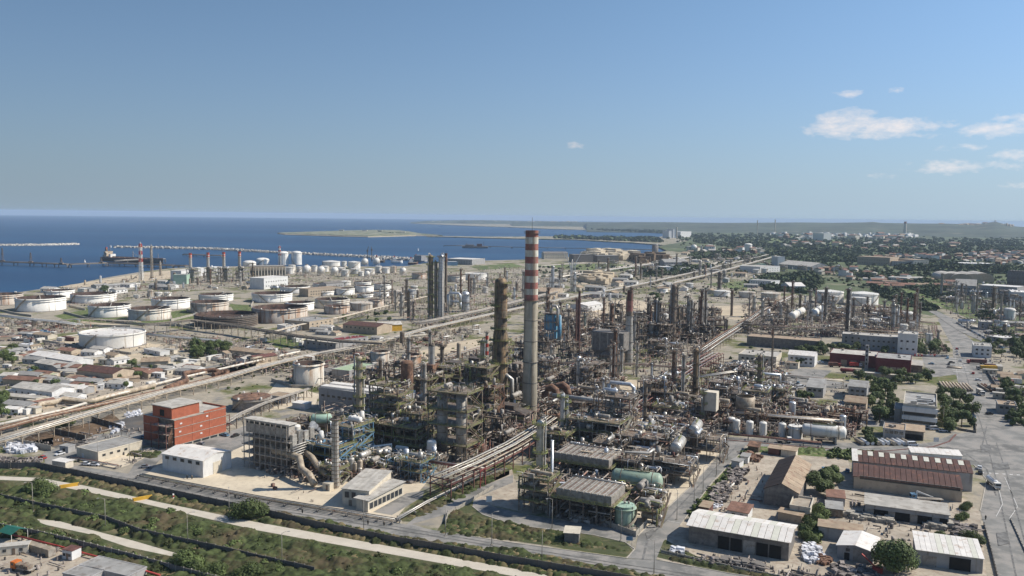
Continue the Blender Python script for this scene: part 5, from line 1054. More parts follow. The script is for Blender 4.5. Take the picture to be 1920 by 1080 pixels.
frame_at(585,836,30,12,10,2,'dark','long dark open building frame behind the boiler block',41,stairs=False)
frame_at(612,838,18,14,12,3,'green','dark process structure with green railings and roof pipes',42)
frame_at(650,842,18,14,14,3,'green','dark green-railed structure behind the ringed stack',43)
frame_at(720,838,16,12,29,7,'green','tall narrow green-railed tower structure',44,bay=7)
frame_at(735,856,26,14,14,3,'green','broad green-railed structure carrying pinkish drums',45)
frame_at(690,846,20,12,13,3,'green','low green-railed structure',46)
frame_at(770,848,16,10,8,2,'green','low pipe structure with white-wrapped pipes',47)
p = W(836,866)+VX*8;lv = [9,17.5,24,32]
kk = k_frame(20,14,[7.5,16,23,31],'green',51,bay=10,fill=1,bare=True)
for s in(-1,1):
 b = MB('grey_steel');b.cyl((s*5,-3,3),(s*5,-3,30),2.4,n=18).dome((s*5,-3,30),2.4,1.4,18,4);b.use('dark_steel').cyl((s*5,-3,12),(s*5,-3,12.3),2.5,n=18).cyl((s*5,-3,20),(s*5,-3,20.3),2.5,n=18);kk.append(('coke_drum',b.mesh('coke_drum'),None))
spawn(kk,'drum_structure','tall square steel structure holding two pale upright drums','process structure',p,GA)
frame_at(893,800,12,12,31,7,'green','green-platformed tower structure under the banded vent stack',52,bay=6)
frame_at(905,806,14,10,22,4,'rusty','orange-brown pipe structure beside the drum structure',53)
for(px,base,w_,d,h,m,stk,desc)in[(800,745,16,12,16,'rust',True,'rusty box furnace with a grey flue'),(842,735,20,12,15,'black_steel',False,'black box furnace with pink ducts on top'),(885,745,18,12,20,'black_steel',False,'black furnace by the brown tower'),(965,745,16,12,17,'dark_steel',False,'dark furnace between brown tower and striped chimney'),(945,800,24,10,8,'black_steel',False,'black furnace hall in the chimney yard'),(1140,690,16,14,11,'dark_steel',False,'dark furnace under the concrete hopper')]:
 p = W(px,base)+VX*d/2;spawn(k_heater(w_,d,h,m,stk,sh=h*1.9),'furnace',desc,'furnace',p,GA)
spawn(k_vessel(3.6,27,'rust',skirt=10),'regenerator_vessel','fat round-topped rusty vessel','vessel',W(763,762))
for i, (px,base)in enumerate(((1022,765),(1043,760))):
 p = W(px,base);b = MB('rust');b.tube([(0,0,0),(0,0,9),(1.2,0,11.5),(4,0,12.5),(6.4,0,11),(7,0,8),(7,0,3)],2.2,12);spawn(b.mesh('arched_duct'),'arched_duct',['rust-brown arched duct next to the striped chimney','second rust-brown arched duct, farther from the chimney'][i],'duct',p,GA)
p = W(960,790);b = MB('insulation');b.tube([(0,0,22),(8,2,22),(11,2.6,20),(11,3,6)],1.2,10);spawn(b.mesh('duct'),'flue_duct','silver bent duct leaving the brown tower','duct',W(922,775),GA)
for i, pts in enumerate([[(0,0,0),(0,0,20),(2,0,22),(14,0,22),(16,0,20),(16,0,12)],[(0,0,12),(10,0,12),(12,0,12),(12,0,4)]]):
 b = MB('silver');b.tube(pts,1.5,10);spawn(b.mesh('duct'),'overhead_duct',['big silver inverted-U duct by the silver towers','lower silver duct by the fat silver vessel'][i],'duct',W(840+6*i,585),GA)
p = W(1038,655);b = MB('blue_vessel');b.box(-2.5,0,9,9,8,20);b.cyl((5,0,6),(5,0,28),1.7,n=12).dome((5,0,28),1.7,1.2,12,3);u = MB('insulation');u.tube([(-2,-2,29),(-2,-2,34),(-.5,-2,36.5),(2.5,-2,36.5),(4,-2,34),(4,-2,20)],1.2,10);s = MB('dark_steel')
for x in(-6,1):[s.beam((x,y,0),(x,y,30),.5)for y in(-4,4)]
for z in(9,16,23,30):s.box(-2.5,0,z,12,11,.2);rail(s,-8.5,-5.5,3.5,-5.5,z+.1,m='dark_steel')
spawn([('shell',b.mesh('shell'),None),('overhead_pipe',u.mesh('overhead_pipe'),None),('platform',s.mesh('platform'),None)],'blue_reactor','bright blue boxed reactor with an inverted-U pipe on top','reactor',p,GA)
p = W(1139,687)+VX*8;b = MB('dark_concrete');q = [(10,7),(10,7)];z0, z1, z2 = 6, 12, 25
for(a0,a1,b0,b1,za,zb_)in((7,6,12.5,9,z0,z1),(12.5,9,12.5,9,z1,z2)):
 c0 = [(-a0,-a1,za),(a0,-a1,za),(a0,a1,za),(-a0,a1,za)];c1 = [(-b0,-b1,zb_),(b0,-b1,zb_),(b0,b1,zb_),(-b0,b1,zb_)]
 for i in range(4):j = (i+1)%4;b.poly([c0[i],c0[j],c1[j],c1[i]])
b.box(0,0,z2,25,18,.4);b.use('concrete')
for i in range(5):b.box(-12+i*6,-9.1,z1,.6,.3,z2-z1)
l = MB('dark_concrete')
for x in(-6,6):[l.box(x,y,0,1.6,1.6,7)for y in(-5,5)]
spawn([('bin',b.mesh('bin'),None),('leg',l.mesh('leg'),None)],'concrete_hopper','grey concrete hopper tapering down onto legs','hopper',p,GA)
spawn(k_aircooler(24,15,8,n=9,seed=1),'air_cooler','grey finned air cooler bank behind the green drum, farther from the road','air cooler',W(1090,905)+VX*7,GA)
spawn(k_aircooler(21,15,8,n=8,seed=2),'air_cooler','grey finned air cooler bank nearest the green tank','air cooler',W(1096,978)+VX*6,GA)
spawn(k_drum(17,3.4,'green_paint',z=8,legs='dark_steel',n=28),'horizontal_drum','long green horizontal drum on a raised base','drum',W(1187,942)+VX*4,GA+.12)
t = tank(1152,1189,946,993,'pale green upright tank in a low-walled basin','cone','green_paint',rings=1,n=36)
for o in[c for c in COL.objects if c.parent==t and c.name.startswith('cone_roof')]:o.data.materials[0] = MATS['pale_green']
def wall_run(name,desc,pts,h,pan=3.0,m='concrete',thick=.18,post='concrete',cat='wall',top=None,var=0,world=False,gap=.04):
 P_ = [Vector(p)for p in pts]if world else[W(*p)for p in pts];o = P_[0].copy();kit = [];pb = MB(m);pb.box(pan/2,0,-.4,pan-gap,thick,h+.4)
 if top:pb.use(top).box(pan/2,0,h,pan-gap,thick+.1,.12)
 pm = pb.mesh('wall_panel');q = MB(post);q.box(0,0,-.4,.28,.34,h+.65);qm = q.mesh('post')
 for i in range(len(P_)-1):
  d = P_[i+1]-P_[i];L_ = hypot(d.x,d.y);n = max(1,round(L_/pan));a = atan2(d.y,d.x);sx = L_/n/pan
  for j in range(n):
   c = P_[i]-o+d*(j/n);mt = T(c.x,c.y,c.z+(((i*31+j*17)%7)-3)*.01*var,a+(((j*13)%5)-2)*.004*var,(sx,1,1));kit.append(('wall_panel',pm,None,mt));kit.append(('post',qm,None,T(c.x,c.y,c.z,a)))
 return spawn(kit,name,desc,cat,o)
wall_run('basin_wall','low concrete wall round the pale green tank basin',[(1128,983),(1192,1007),(1212,985),(1205,970)],2.0,4,'concrete')
frame_at(1000,962,12,9,13,3,'green','green-railed platform frame wrapped round the big pale column',61)
frame_at(1110,850,26,14,15,3,'grey','grey pipe structure behind the air coolers',62)
frame_at(1145,838,18,12,24,5,'brown','tall brown structure with a beige duct on top',63)
frame_at(1140,905,24,10,10,2,'brown','crowded pipe deck between air coolers',64)
frame_at(1235,905,26,13,9,2,'brown','table-like steel deck with a stair under a silver drum',65)
frame_at(1300,862,24,13,10,2,'brown','raised steel deck carrying a silver drum by the road',66)
frame_at(1205,868,24,14,11,2,'brown','low tangled pipe structure',67)
frame_at(1190,950,16,8,6,2,'green','yellow-railed pump deck under the green drum',68)
frame_at(1218,955,9,8,5,1,'brown','small red-brown skid by the road',69)
frame_at(1212,985,8,8,5,1,'green','yellow-railed pump skid beside the basin',70)
frame_at(1035,855,14,12,10,2,'green','low green-railed frame behind the pale column',71)
spawn(k_drum(13,2.5,'insulation',z=12,legs='dark_steel'),'horizontal_drum','silver drum on the deck nearer the road','drum',W(1262,892)+VX*7,TH+.1)
spawn(k_drum(13,2.4,'insulation',z=13,legs='dark_steel'),'horizontal_drum','silver drum on the deck farther up the road','drum',W(1297,858)+VX*6,TH+.1)
for i, (a,c,b_)in enumerate([((1036,940),(1075,905),0),((1140,935),(1175,902),0)]):pass
for(px,py,pts,r_,m,desc)in[(1140,790,[(0,0,8),(0,0,20),(1,0,21.5),(12,0,21.5),(14,0,20),(14,0,12)],1.1,'silver','silver pipe loop over the brown structure'),(1012,935,[(5,0,24),(5,0,8),(6,0,7),(20,9,7),(20,9,12)],.6,'silver','silver pipe running from the pale column to the air cooler'),(1172,905,[(0,0,4),(0,0,13),(10,0,14),(10,6,14),(10,6,5)],.7,'insulation','white pipe loop in front of the steel decks'),(1395,732,[(0,0,4),(0,0,12),(6,0,12),(22,0,12),(22,0,5)],1.0,'silver','silver duct in the glittering compressor unit'),(1055,800,[(-6,0,16),(30,0,16),(30,0,9)],1.3,'insulation','long silver duct crossing from chimney yard to columns'),(700,862,[(0,0,0),(0,0,6),(7,4,7),(7,4,2)],.6,'white_paint','white bent vent pipe in the yard')]:
 b = MB(m);b.tube(pts,r_,8);spawn(b.mesh('pipe_loop'),'pipe_loop',desc,'pipe',W(px,py),GA)
for(px,base,w_,d,h,nl,pal,desc)in[(1395,745,26,14,9,2,'grey','silver-piped compressor structure'),(1440,755,22,14,8,2,'grey','silver and brown pipe structure'),(1395,775,24,12,8,2,'brown','brown pump structure'),(1360,760,14,12,10,2,'brown','brown pipe frame'),(1345,775,10,8,14,3,'brown','narrow pipe frame around a square bin'),(1490,778,18,12,6,1,'rusty','rusty low pipe deck'),(1545,800,22,10,6,1,'rusty','orange-brown pipe deck by the white bullet'),(1455,800,14,10,5,1,'rusty','low rusty pump deck'),(1580,800,14,10,6,1,'rusty','yellowish low pipe deck'),(1515,790,18,10,7,2,'rusty','two-level yellow-brown pipe deck')]:
 frame_at(px,base,w_,d,h,nl,pal,desc)
p = W(1404,770);b = MB('cream_wall');b.box(0,0,9,6,6,10);s = MB('dark_steel');[s.beam((x,y,0),(x,y,9),.4)for x in(-2.5,2.5)for y in(-2.5,2.5)];spawn([('bin',b.mesh('bin'),None),('leg',s.mesh('leg'),None)],'feed_bin','cream square bin on legs at the unit edge','bin',W(1333,800),GA)
p = W(1396,790);b = MB('tan_clad');b.lathe([(2,2),(5,8),(5,14),(4.6,14)],20);s = MB('dark_steel');[s.beam((cos(a)*3,sin(a)*3,0),(cos(a)*3,sin(a)*3,6),.4)for a in(0,1.57,3.14,4.7)];spawn([('bin',b.mesh('bin'),None),('leg',s.mesh('leg'),None)],'round_hopper','olive-grey round hopper with a tapered bottom','hopper',p)
for i, (px,base)in enumerate([(1371,808),(1380,812),(1405,815),(1430,817),(1466,819)]):
 spawn(k_vessel(1.9,7.4,'white_paint',skirt=.5),'storage_vessel',['slim white upright vessel, first in the road-side row','second white vessel in the road-side row','third white vessel in the road-side row','fourth white vessel in the road-side row','last white vessel in the road-side row'][i],'vessel',W(px,base),group='row of white upright vessels')
tank(1478,1504,798,826,'white upright tank near the crossroads','cone','white_paint',rings=0)
spawn(k_drum(18,3.0,'white_paint',z=6,legs='concrete',n=24),'horizontal_drum','long white horizontal bullet tank by the plant wall','drum',W(1543,832)+VX*2,GA+.2)
for i, (px,base)in enumerate([(1487,603),(1494,599),(1500,596),(1526,598),(1535,592)]):spawn(k_drum(22,4.4,'white_paint',z=7,n=18),'horizontal_drum',['first','second','third','fourth','fifth'][i]+' fat white bullet tank in the far bullet row','drum',W(px,base),TH,group='far white bullet tanks')
def plume(px,base,pts,rr,desc):
 p = W(px,base);m = bpy.data.materials.get('steam')or bpy.data.materials.new('steam');m.use_nodes = True;N = m.node_tree.nodes;N.clear();o = N.new('ShaderNodeOutputMaterial');v = N.new('ShaderNodeVolumePrincipled');v.inputs['Color'].default_value = (1,1,1,1);v.inputs['Density'].default_value = .35;m.node_tree.links.new(v.outputs[0],o.inputs['Volume']);MATS['steam'] = m
 b = MB('steam')
 for i, (x,y,z)in enumerate(pts):b.sphere((x,y,z),rr*(.45+.55*i/len(pts))*(1+.2*sin(i*2.1)),10,6)
 s = spawn(b.mesh('steam_plume'),'steam_plume',desc,'steam plume',p);s['kind'] = 'stuff';del s['category'];DESC.pop(s);return s
plume(607,884,[(0,0,15.5),(-.8,0,17),(-2,0,18.5),(-3.2,0,19.7),(-4.4,0,20.4)],1.6,'white steam puff')
plume(1219,862,[(0,0,9),(-1,0,11),(.5,0,13),(2,0,15),(1,0,17.5),(-.5,0,20)],1.2,'steam wisp')
# pipe racks
RK = [('broad rack of pale pipelines crossing the plant from the camp to the silver towers',[(-40,856),(140,800),(300,752),(420,722),(480,703),(560,682),(700,655),(800,625),(960,588),(1080,562),(1180,543),(1300,515),(1400,490),(1440,480)],dict(z=4.5,w_=10.5,pipes=9,mats=('white_band','insulation','grey_steel','tan_clad','white_paint','rust'),step=9,pr=(.25,.5))),('ground-level rust-brown pipeline strip beside the broad rack',[(-40,826),(80,792),(200,765),(330,735),(480,697),(600,672)],dict(z=2.2,w_=7,pipes=5,mats=('rust','tan_clad','rust'),step=9,pr=(.5,.8))),('pale double pipeline on sleepers along the camp side',[(-40,812),(120,775),(180,756),(330,716),(480,682),(560,664)],dict(z=1.2,w_=4,pipes=3,mats=('dirty_white','white_paint'),step=10,pr=(.5,.8))),('red-brown steel rack slanting from the chimney yard to the road',[(826,935),(890,905),(960,868),(1010,835),(1040,812)],dict(z=8,w_=10,pipes=5,tiers=2,mats=('insulation','rust_red','tan_clad','rust_red','dark_steel','white_band'),steel='rust_red',step=7,pr=(.2,.42))),('cross rack on dark red posts in front of the paved yard',[(800,895),(845,903),(905,912)],dict(z=7,w_=5,pipes=5,mats=('rust_red','insulation','tan_clad'),steel='oxide_red',step=8,pr=(.2,.4))),('wide red-brown pipe bridge through the middle of the plant',[(1110,838),(1160,800),(1205,770),(1270,728),(1305,703),(1340,682)],dict(z=8,w_=13,pipes=6,tiers=2,mats=('silver','rust_red','insulation','rust_red','tan_clad'),steel='rust_red',step=7,pr=(.18,.4))),('long pale rack running away past the dark columns',[(1312,672),(1350,645),(1400,612),(1436,586),(1490,560)],dict(z=5,w_=11,pipes=9,mats=('white_paint','insulation','tan_clad','insulation','rust'),step=12,pr=(.3,.6))),('grey pipe rack passing behind the concrete hopper',[(1020,700),(1100,700),(1190,702),(1290,710),(1330,712)],dict(z=7,w_=7,pipes=6,mats=('grey_steel','tan_clad','rust_red'),step=10,steel='dark_steel')),('brown elevated pipe bridge right across the unit',[(1215,762),(1260,768),(1320,775),(1400,772)],dict(z=9,w_=6,pipes=5,mats=('tan_clad','grey_steel'),step=10,steel='dark_steel')),('silver pipe bridge from the unit towards the yellow-doored office',[(1300,735),(1380,722),(1420,716)],dict(z=9,w_=5,pipes=4,mats=('silver','insulation'),step=10)),('brown overhead conveyor rack on trestles by the black tank',[(270,628),(360,618),(440,628),(560,650),(640,660),(720,664)],dict(z=9,w_=6,pipes=4,mats=('tan_clad','dark_steel'),steel='tan_clad',step=10,solid=True)),('tan pipe rack rising behind the camp to the tank farm',[(480,645),(560,622),(640,606),(700,590),(800,565)],dict(z=6,w_=6,pipes=5,mats=('tan_clad','dirty_white'),steel='tan_clad',step=9)),('flat-topped grey conveyor rack beneath the silver towers',[(780,622),(830,612),(900,596),(960,580),(1040,558)],dict(z=8,w_=9,pipes=5,mats=('grey_steel','tan_clad'),steel='tan_clad',step=11,solid=True)),('white-piped rack below the pale tanks',[(600,680),(660,668),(720,650),(800,640)],dict(z=6,w_=6,pipes=4,mats=('white_band','insulation','grey_steel'),step=9,pr=(.2,.35))),('brown pipes climbing past the rusty furnaces',[(690,740),(760,715),(860,680),(900,668),(990,640)],dict(z=7,w_=6,pipes=5,mats=('tan_clad','rust','insulation'),steel='rust',step=9)),('row of squat white pipe portals along the tank court',[(0,600),(60,607),(110,612),(150,618)],dict(z=4,w_=8,pipes=6,mats=('white_paint','insulation'),step=9)),('row of pipe portals behind the great white tank',[(272,636),(330,642),(400,648),(430,652)],dict(z=4,w_=9,pipes=6,mats=('white_paint','insulation'),step=8)),('pipe rack along the sea front tanks',[(30,612),(150,603),(260,608)],dict(z=2.5,w_=6,pipes=4,mats=('insulation','tan_clad'),step=12)),('far pale pipe road heading for the horizon',[(1020,528),(1130,512),(1230,497),(1330,478),(1420,465)],dict(z=4,w_=12,pipes=6,mats=('insulation','white_paint','tan_clad'),step=25,pr=(.6,1))),('second far pipe rack along the plain',[(1230,545),(1310,525),(1400,500),(1460,482)],dict(z=5,w_=12,pipes=6,mats=('tan_clad','insulation'),step=25,pr=(.6,1))),('yellowish pipe rack beside the inland railway',[(1440,600),(1560,590),(1700,612),(1752,618)],dict(z=6,w_=8,pipes=6,mats=('tan_clad','grey_steel','rust'),step=14)),('dark pipe rack behind the long pale office',[(1390,622),(1480,628),(1600,632),(1730,640)],dict(z=7,w_=8,pipes=6,tiers=2,mats=('tan_clad','dark_steel','rust'),steel='dark_steel',step=14)),('pale parallel pipes climbing to the railway bridge',[(1765,668),(1752,640),(1748,618)],dict(z=4,w_=8,pipes=4,mats=('tan_clad','rust_red'),step=12)),('row of cream pipe portals by the fire station wall',[(1455,716),(1530,724),(1580,727)],dict(z=4.5,w_=6,pipes=5,mats=('rust_red','cream_wall'),steel='cream_wall',step=12)),('low pipe trench rails along the near plant road',[(262,896),(360,915),(480,938),(600,958),(740,981)],dict(z=1.0,w_=3.4,pipes=4,mats=('grey_steel','rust','insulation','dark_steel'),steel='dark_concrete',step=6,pr=(.14,.3))),('grey pipe run bordering the ramp',[(745,980),(800,948),(860,918),(905,895)],dict(z=1.0,w_=2.2,pipes=2,mats=('insulation','grey_steel'),steel='concrete',step=8,pr=(.2,.35))),('red fire main with posts beside the small flat-roofed block',[(128,862),(170,868),(222,878)],dict(z=.8,w_=2.5,pipes=3,mats=('rust_red','insulation'),steel='dark_concrete',step=6,pr=(.2,.3))),('red fire pipe along the boundary wall of the corner yard',[(10,1005),(110,1030),(200,1055),(300,1085)],dict(z=.6,w_=1.2,pipes=1,mats=('red_paint',),steel='concrete',step=8,pr=(.28,.3))),('pipe rack from the brick building to the cone-roofed tank',[(424,812),(450,795),(500,772),(580,745)],dict(z=5,w_=3.6,pipes=4,mats=('insulation','grey_steel'),steel='dark_steel',step=8,pr=(.15,.3))),('pipe rack along the plant boundary by the bullet tank',[(1330,818),(1440,828),(1540,838)],dict(z=1.6,w_=3,pipes=3,mats=('rust_red','rust'),step=8,steel='dark_concrete')),('upper brown pipe rack behind the row of white vessels',[(1370,795),(1460,803),(1580,813)],dict(z=6,w_=6,pipes=6,mats=('tan_clad','rust','insulation'),steel='rust',step=9))]
for desc, pts, kw in RK:rack(desc,pts,seed=len(desc),**kw)
def pipe_loop_line(desc,pts,r_,m):
 C = [W(p[0],p[1],0)for p in pts];o = C[0].copy();b = MB(m);b.tube([(c.x-o.x,c.y-o.y,p[2])for c,p in zip(C,pts)],r_,10);s = MB('concrete')
 for c, p in zip(C[1:-1],pts[1:-1]):s.box(c.x-o.x,c.y-o.y,0,1.2,1.2,max(.3,p[2]-r_))
 spawn([('pipe',b.mesh('pipe'),None),('support',s.mesh('support'),None)],'pipeline',desc,'pipeline',o)
pipe_loop_line('thick tan pipeline making a square bend by the sand bank',[(70,772,2),(75,768,3),(105,763,3),(120,757,3),(160,763,3),(178,760,3),(200,750,2),(290,728,2)],1.5,'tan_clad')
pipe_loop_line('thick rust-brown pipeline with a loop above the camp',[(310,735,2),(350,722,3),(345,708,3),(400,702,3),(420,708,3),(428,703,3),(400,712,3)],1.6,'rust')
# repeated low equipment over the plant streets
REP = {}
def variants(key,n,f):REP[key] = [f(i)for i in range(n)];return REP[key]
for pal, hs in(('green',(6,12,18)),('brown',(5,9,14)),('rusty',(5,8,12)),('grey',(5,8,12)),('dark',(8,14,20))):
 variants('f_'+pal,6,lambda i,pal=pal,hs=hs:k_frame([9,14,12,18,10,16][i],[8,9,12,10,8,11][i],[(hs[i%3])*(j+1)/(1+i%3)for j in range(1+i%3)],pal,100+i*7,stairs=i%2==0,rails=True))
variants('ex',4,lambda i:k_exchanger(2+i,6+i%2,.5+.1*(i%2),['insulation','rust_red','tan_clad','grey_steel'][i],i!=0,i))
variants('dr',4,lambda i:k_drum(6+2*i,1.1+.25*i,['insulation','white_paint','tan_clad','silver'][i],n=14,man=i>1))
variants('ve',5,lambda i:k_vessel(.9+.25*i,5+1.7*i,['white_paint','insulation','tan_clad','silver','dark_steel'][i],n=12))
def k_pump(i):
 b = MB('concrete');b.box(0,0,0,4,2,.5).use(['green_paint','grey_steel','blue_paint','orange_paint'][i]).cyl((-1.2,0,1.1),(.6,0,1.1),.5,n=8);q = MB('insulation');q.cyl((.8,0,1.1),(1.5,0,1.1),.7,n=8).tube([(1.1,0,1.6),(1.1,0,3.2),(1.1,3,3.2),(1.1,3,.4)],.2,5).tube([(1.6,0,1.1),(3,0,1.1),(3,0,2.6)],.22,5);return[('motor',b.mesh('motor'),None),('pump_casing',q.mesh('pump_casing'),None)]
variants('pu',4,k_pump)
def k_loop(i):
 r = rng(i);b = MB(['insulation','rust_red','tan_clad','silver','white_paint','grey_steel'][i]);s = MB('dark_steel')
 for j in range(2+i%3):y = j*.9;h = 3+i*.5;b.tube([(-6,y,.8),(-4,y,.8),(-4,y,h),(4,y,h),(4,y,.8),(7,y,.8)],.2+.06*(i%3),6)
 s.beam((-2,-.5,0),(-2,-.5,3+i*.5),.25).beam((2,-.5,0),(2,-.5,3+i*.5),.25);return[('pipe',b.mesh('pipe'),None),('support',s.mesh('support'),None)]
variants('lo',6,k_loop)
NAMES = {'f_green':('process_structure','green-railed process structure','process structure'),'f_brown':('process_structure','brown steel process structure','process structure'),'f_rusty':('process_structure','rusty process structure','process structure'),'f_grey':('process_structure','grey process structure','process structure'),'f_dark':('process_structure','blackened process structure','process structure'),'ex':('heat_exchanger_bank','bank of horizontal heat exchangers','heat exchanger'),'dr':('horizontal_drum','horizontal drum on saddles','drum'),'ve':('upright_vessel','upright process vessel','vessel'),'pu':('pump_set','motor and pump set','pump'),'lo':('pipe_loop','raised pipe loop','pipe')}
MATWORD = {'dr':['small silver','white','beige','long silver'],'ve':['short white','silver','beige','tall silver','tall dark'],'ex':['silver','red-brown','beige','wide grey'],'pu':['green','grey','blue','orange'],'lo':['silver-lagged','red-brown','beige','bright silver','white','grey'],'f_green':['low','two-level','tall','broad low','two-level small','tall broad']}
for k_ in('f_brown','f_rusty','f_grey','f_dark'):MATWORD[k_] = MATWORD['f_green']
COUNT = {}
OPEN = [[(1180,712),(1232,714),(1205,748),(1098,750),(1140,724)],[(1088,800),(1160,768),(1245,765),(1236,802),(1150,812)],[(500,700),(600,735),(596,762),(500,770)],[(596,735),(760,745),(760,790),(596,775)],[(1000,700),(1330,704),(1330,714),(1000,712)],[(1270,722),(1330,700),(1345,706),(1290,735)],[(860,905),(985,840),(1010,850),(900,920)],[(1340,830),(1240,930),(1260,900),(1330,818)],[(775,655),(925,632),(925,650),(800,676)]]
OPW = [[(W(*q).x,W(*q).y)for q in P]for P in OPEN]
BUSY = [(W(x,y),rr)for x,y,rr in[(990,787,9),(937,778,10),(1139,687,12),(836,860,14),(497,880,16),(1038,655,9),(1178,684,6),(763,762,5)]]
def zone(P,du,dv,mix,seed,dens=1.0,cap=60):
 r = rng(seed);pts = scatter_grid(P,du,dv,.28,r);r.shuffle(pts);keys = [k for k,w_ in mix];ws = [w_ for k,w_ in mix];n = 0
 for p in pts:
  if r.random() > dens or n>=cap:continue
  if any((p-q).length<rr for q,rr in BUSY)or any(in_poly(p.x,p.y,P_)for P_ in OPW):continue
  k = r.choices(keys,ws)[0];
  if COUNT.get(NAMES[k][0],0)>=235:continue
  i = r.randrange(len(REP[k]));COUNT[NAMES[k][0]] = COUNT.get(NAMES[k][0],0)+1;n += 1
  nm, ds, ct = NAMES[k];a = GA+r.choice((0,0,pi,pi/2 if k[0]!='f' else 0));sc_ = r.uniform(.85,1.15)
  d = MATWORD[k][i]+' '+ds if k in MATWORD else ds
  spawn(REP[k][i],nm,d,ct,p,a,(sc_,sc_,sc_*r.uniform(.85,1.15)))
ZONES = [([(1090,500),(1290,486),(1430,478),(1440,500),(1280,515),(1100,525)],70,70,[('f_brown',2),('ve',2),('f_grey',2),('dr',1)],40),([(1440,486),(1600,510),(1560,520),(1440,510)],60,60,[('f_grey',1),('ve',2),('dr',1)],14),([(1740,535),(1920,545),(1960,600),(1860,600),(1760,560)],34,30,[('f_grey',2),('f_brown',3),('ve',2),('dr',1)],44),([(590,770),(680,728),(800,712),(985,690),(985,800),(880,850),(760,858),(600,800)],15,14,[('f_green',6),('f_dark',3),('ex',1),('ve',1),('f_brown',1)],45),([(870,800),(960,800),(1000,830),(940,870),(880,850)],14,13,[('f_dark',2),('ex',1),('lo',2)],10),([(1010,700),(1180,705),(1330,700),(1335,800),(1240,860),(1100,880),(1020,840)],15,14,[('f_brown',6),('f_grey',2),('ex',2),('dr',2),('lo',2),('pu',1),('f_rusty',2)],55),([(1060,840),(1140,820),(1320,800),(1335,830),(1240,925),(1150,960),(1040,960),(1020,900)],13,12,[('lo',3),('ex',2),('pu',2),('dr',1),('ve',1),('f_brown',1)],34),([(1335,690),(1475,700),(1478,775),(1340,790)],14,13,[('f_brown',4),('f_grey',2),('dr',1),('ve',2),('lo',2)],30),([(1350,778),(1600,785),(1605,825),(1330,810)],13,11,[('f_rusty',4),('lo',3),('ve',2),('ex',2),('pu',2)],26),([(1000,615),(1120,600),(1220,610),(1350,625),(1310,660),(1190,690),(1010,690)],20,19,[('f_brown',4),('f_rusty',3),('f_dark',3),('ve',1),('ex',1)],40),([(1210,600),(1345,585),(1345,640),(1220,655)],18,17,[('f_dark',5),('f_rusty',4),('f_brown',2)],26),([(1440,580),(1560,575),(1700,590),(1745,640),(1400,625)],22,20,[('f_brown',4),('f_rusty',3),('dr',1),('ve',2),('ex',1)],52),([(720,565),(800,555),(870,560),(940,560),(930,590),(800,620),(720,612)],20,20,[('f_dark',6),('f_green',2),('ve',1)],22),([(840,530),(920,520),(1000,540),(990,565),(860,575)],24,22,[('f_grey',3),('ve',2),('f_brown',2),('lo',1)],22),([(960,535),(1060,520),(1075,550),(1000,565)],28,26,[('f_brown',3),('f_grey',2),('ve',1)],18),([(1030,565),(1200,545),(1330,560),(1180,565),(1060,590)],34,30,[('lo',2),('ve',2),('f_brown',1)],18),([(1270,510),(1420,500),(1440,530),(1300,545)],60,55,[('f_brown',2),('ve',2),('f_grey',1)],18),([(1760,560),(1900,560),(1960,620),(1880,640),(1800,610)],26,24,[('f_grey',3),('ve',2),('dr',1),('f_brown',2)],34),([(330,520),(520,512),(560,530),(520,545),(345,545)],26,26,[('f_grey',4),('f_brown',2),('ve',2),('dr',1)],40),([(120,536),(260,522),(340,528),(330,548),(240,545)],36,34,[('lo',2),('ve',1),('pu',1),('ex',1)],22),([(0,600),(150,606),(140,618),(0,622)],18,18,[('lo',3),('pu',1),('ex',1)],20),([(280,640),(440,652),(560,672),(440,690),(330,660)],22,20,[('lo',3),('ex',1),('pu',1)],18),([(500,700),(640,665),(720,660),(730,720),(620,735)],18,18,[('lo',2),('pu',1),('ex',1),('f_green',1)],16),([(740,640),(900,610),(900,640),(860,690),(740,700)],22,20,[('lo',3),('ex',1),('ve',1),('f_brown',2)],24),([(640,845),(800,862),(790,895),(660,890)],11,10,[('lo',3),('pu',2),('ex',1)],18),([(1750,500),(1900,520),(1900,545),(1780,535)],60,40,[('f_grey',1),('ve',1)],8),([(1440,612),(1560,612),(1720,630),(1700,640),(1430,628)],20,18,[('f_brown',3),('f_rusty',1),('ex',1)],24)]
for i, (P,du,dv,mix,cap)in enumerate(ZONES):zone(P,du,dv,mix,900+i,cap=cap)
def clutter(name,P,n,seed,hmax=5,m='clutter',smin=.3,smax=3.2,long=.45):
 r = rng(seed);pts = [q for q in scatter_px(P,int(n*.75),r)if not any(in_poly(q[0],q[1],O)for O in OPEN)];V = [];Q = []
 base = np.array([(-1,-1,0),(1,-1,0),(1,1,0),(-1,1,0),(-1,-1,1),(1,-1,1),(1,1,1),(-1,1,1)],float)*.5;base[:,2]*=2
 fq = np.array([(0,1,5,4),(1,2,6,5),(2,3,7,6),(3,0,4,7),(4,5,6,7)])
 for i, (x,y)in enumerate(pts):
  p = W(x,y);q = r.random();a = GA+r.choice((0,pi/2))+(r.uniform(-.1,.1));t = r.uniform(.15,.5)
  if q < long:s = (r.uniform(2,9),t,t);z = r.uniform(.3,hmax)
  elif q < .8:s = (t,t,r.uniform(1,hmax));z = 0
  else:s = (r.uniform(smin,smax),r.uniform(smin,smax),r.uniform(.4,1.8));z = 0
  c, sn = cos(a), sin(a);b = base*np.array(s);V.append(np.stack([p.x+b[:,0]*c-b[:,1]*sn,p.y+b[:,0]*sn+b[:,1]*c,p.z+z+b[:,2]],1));Q.append(fq+8*i)
 return struct(name,np_mesh(name,np.vstack(V),np.vstack(Q),m),'stuff')
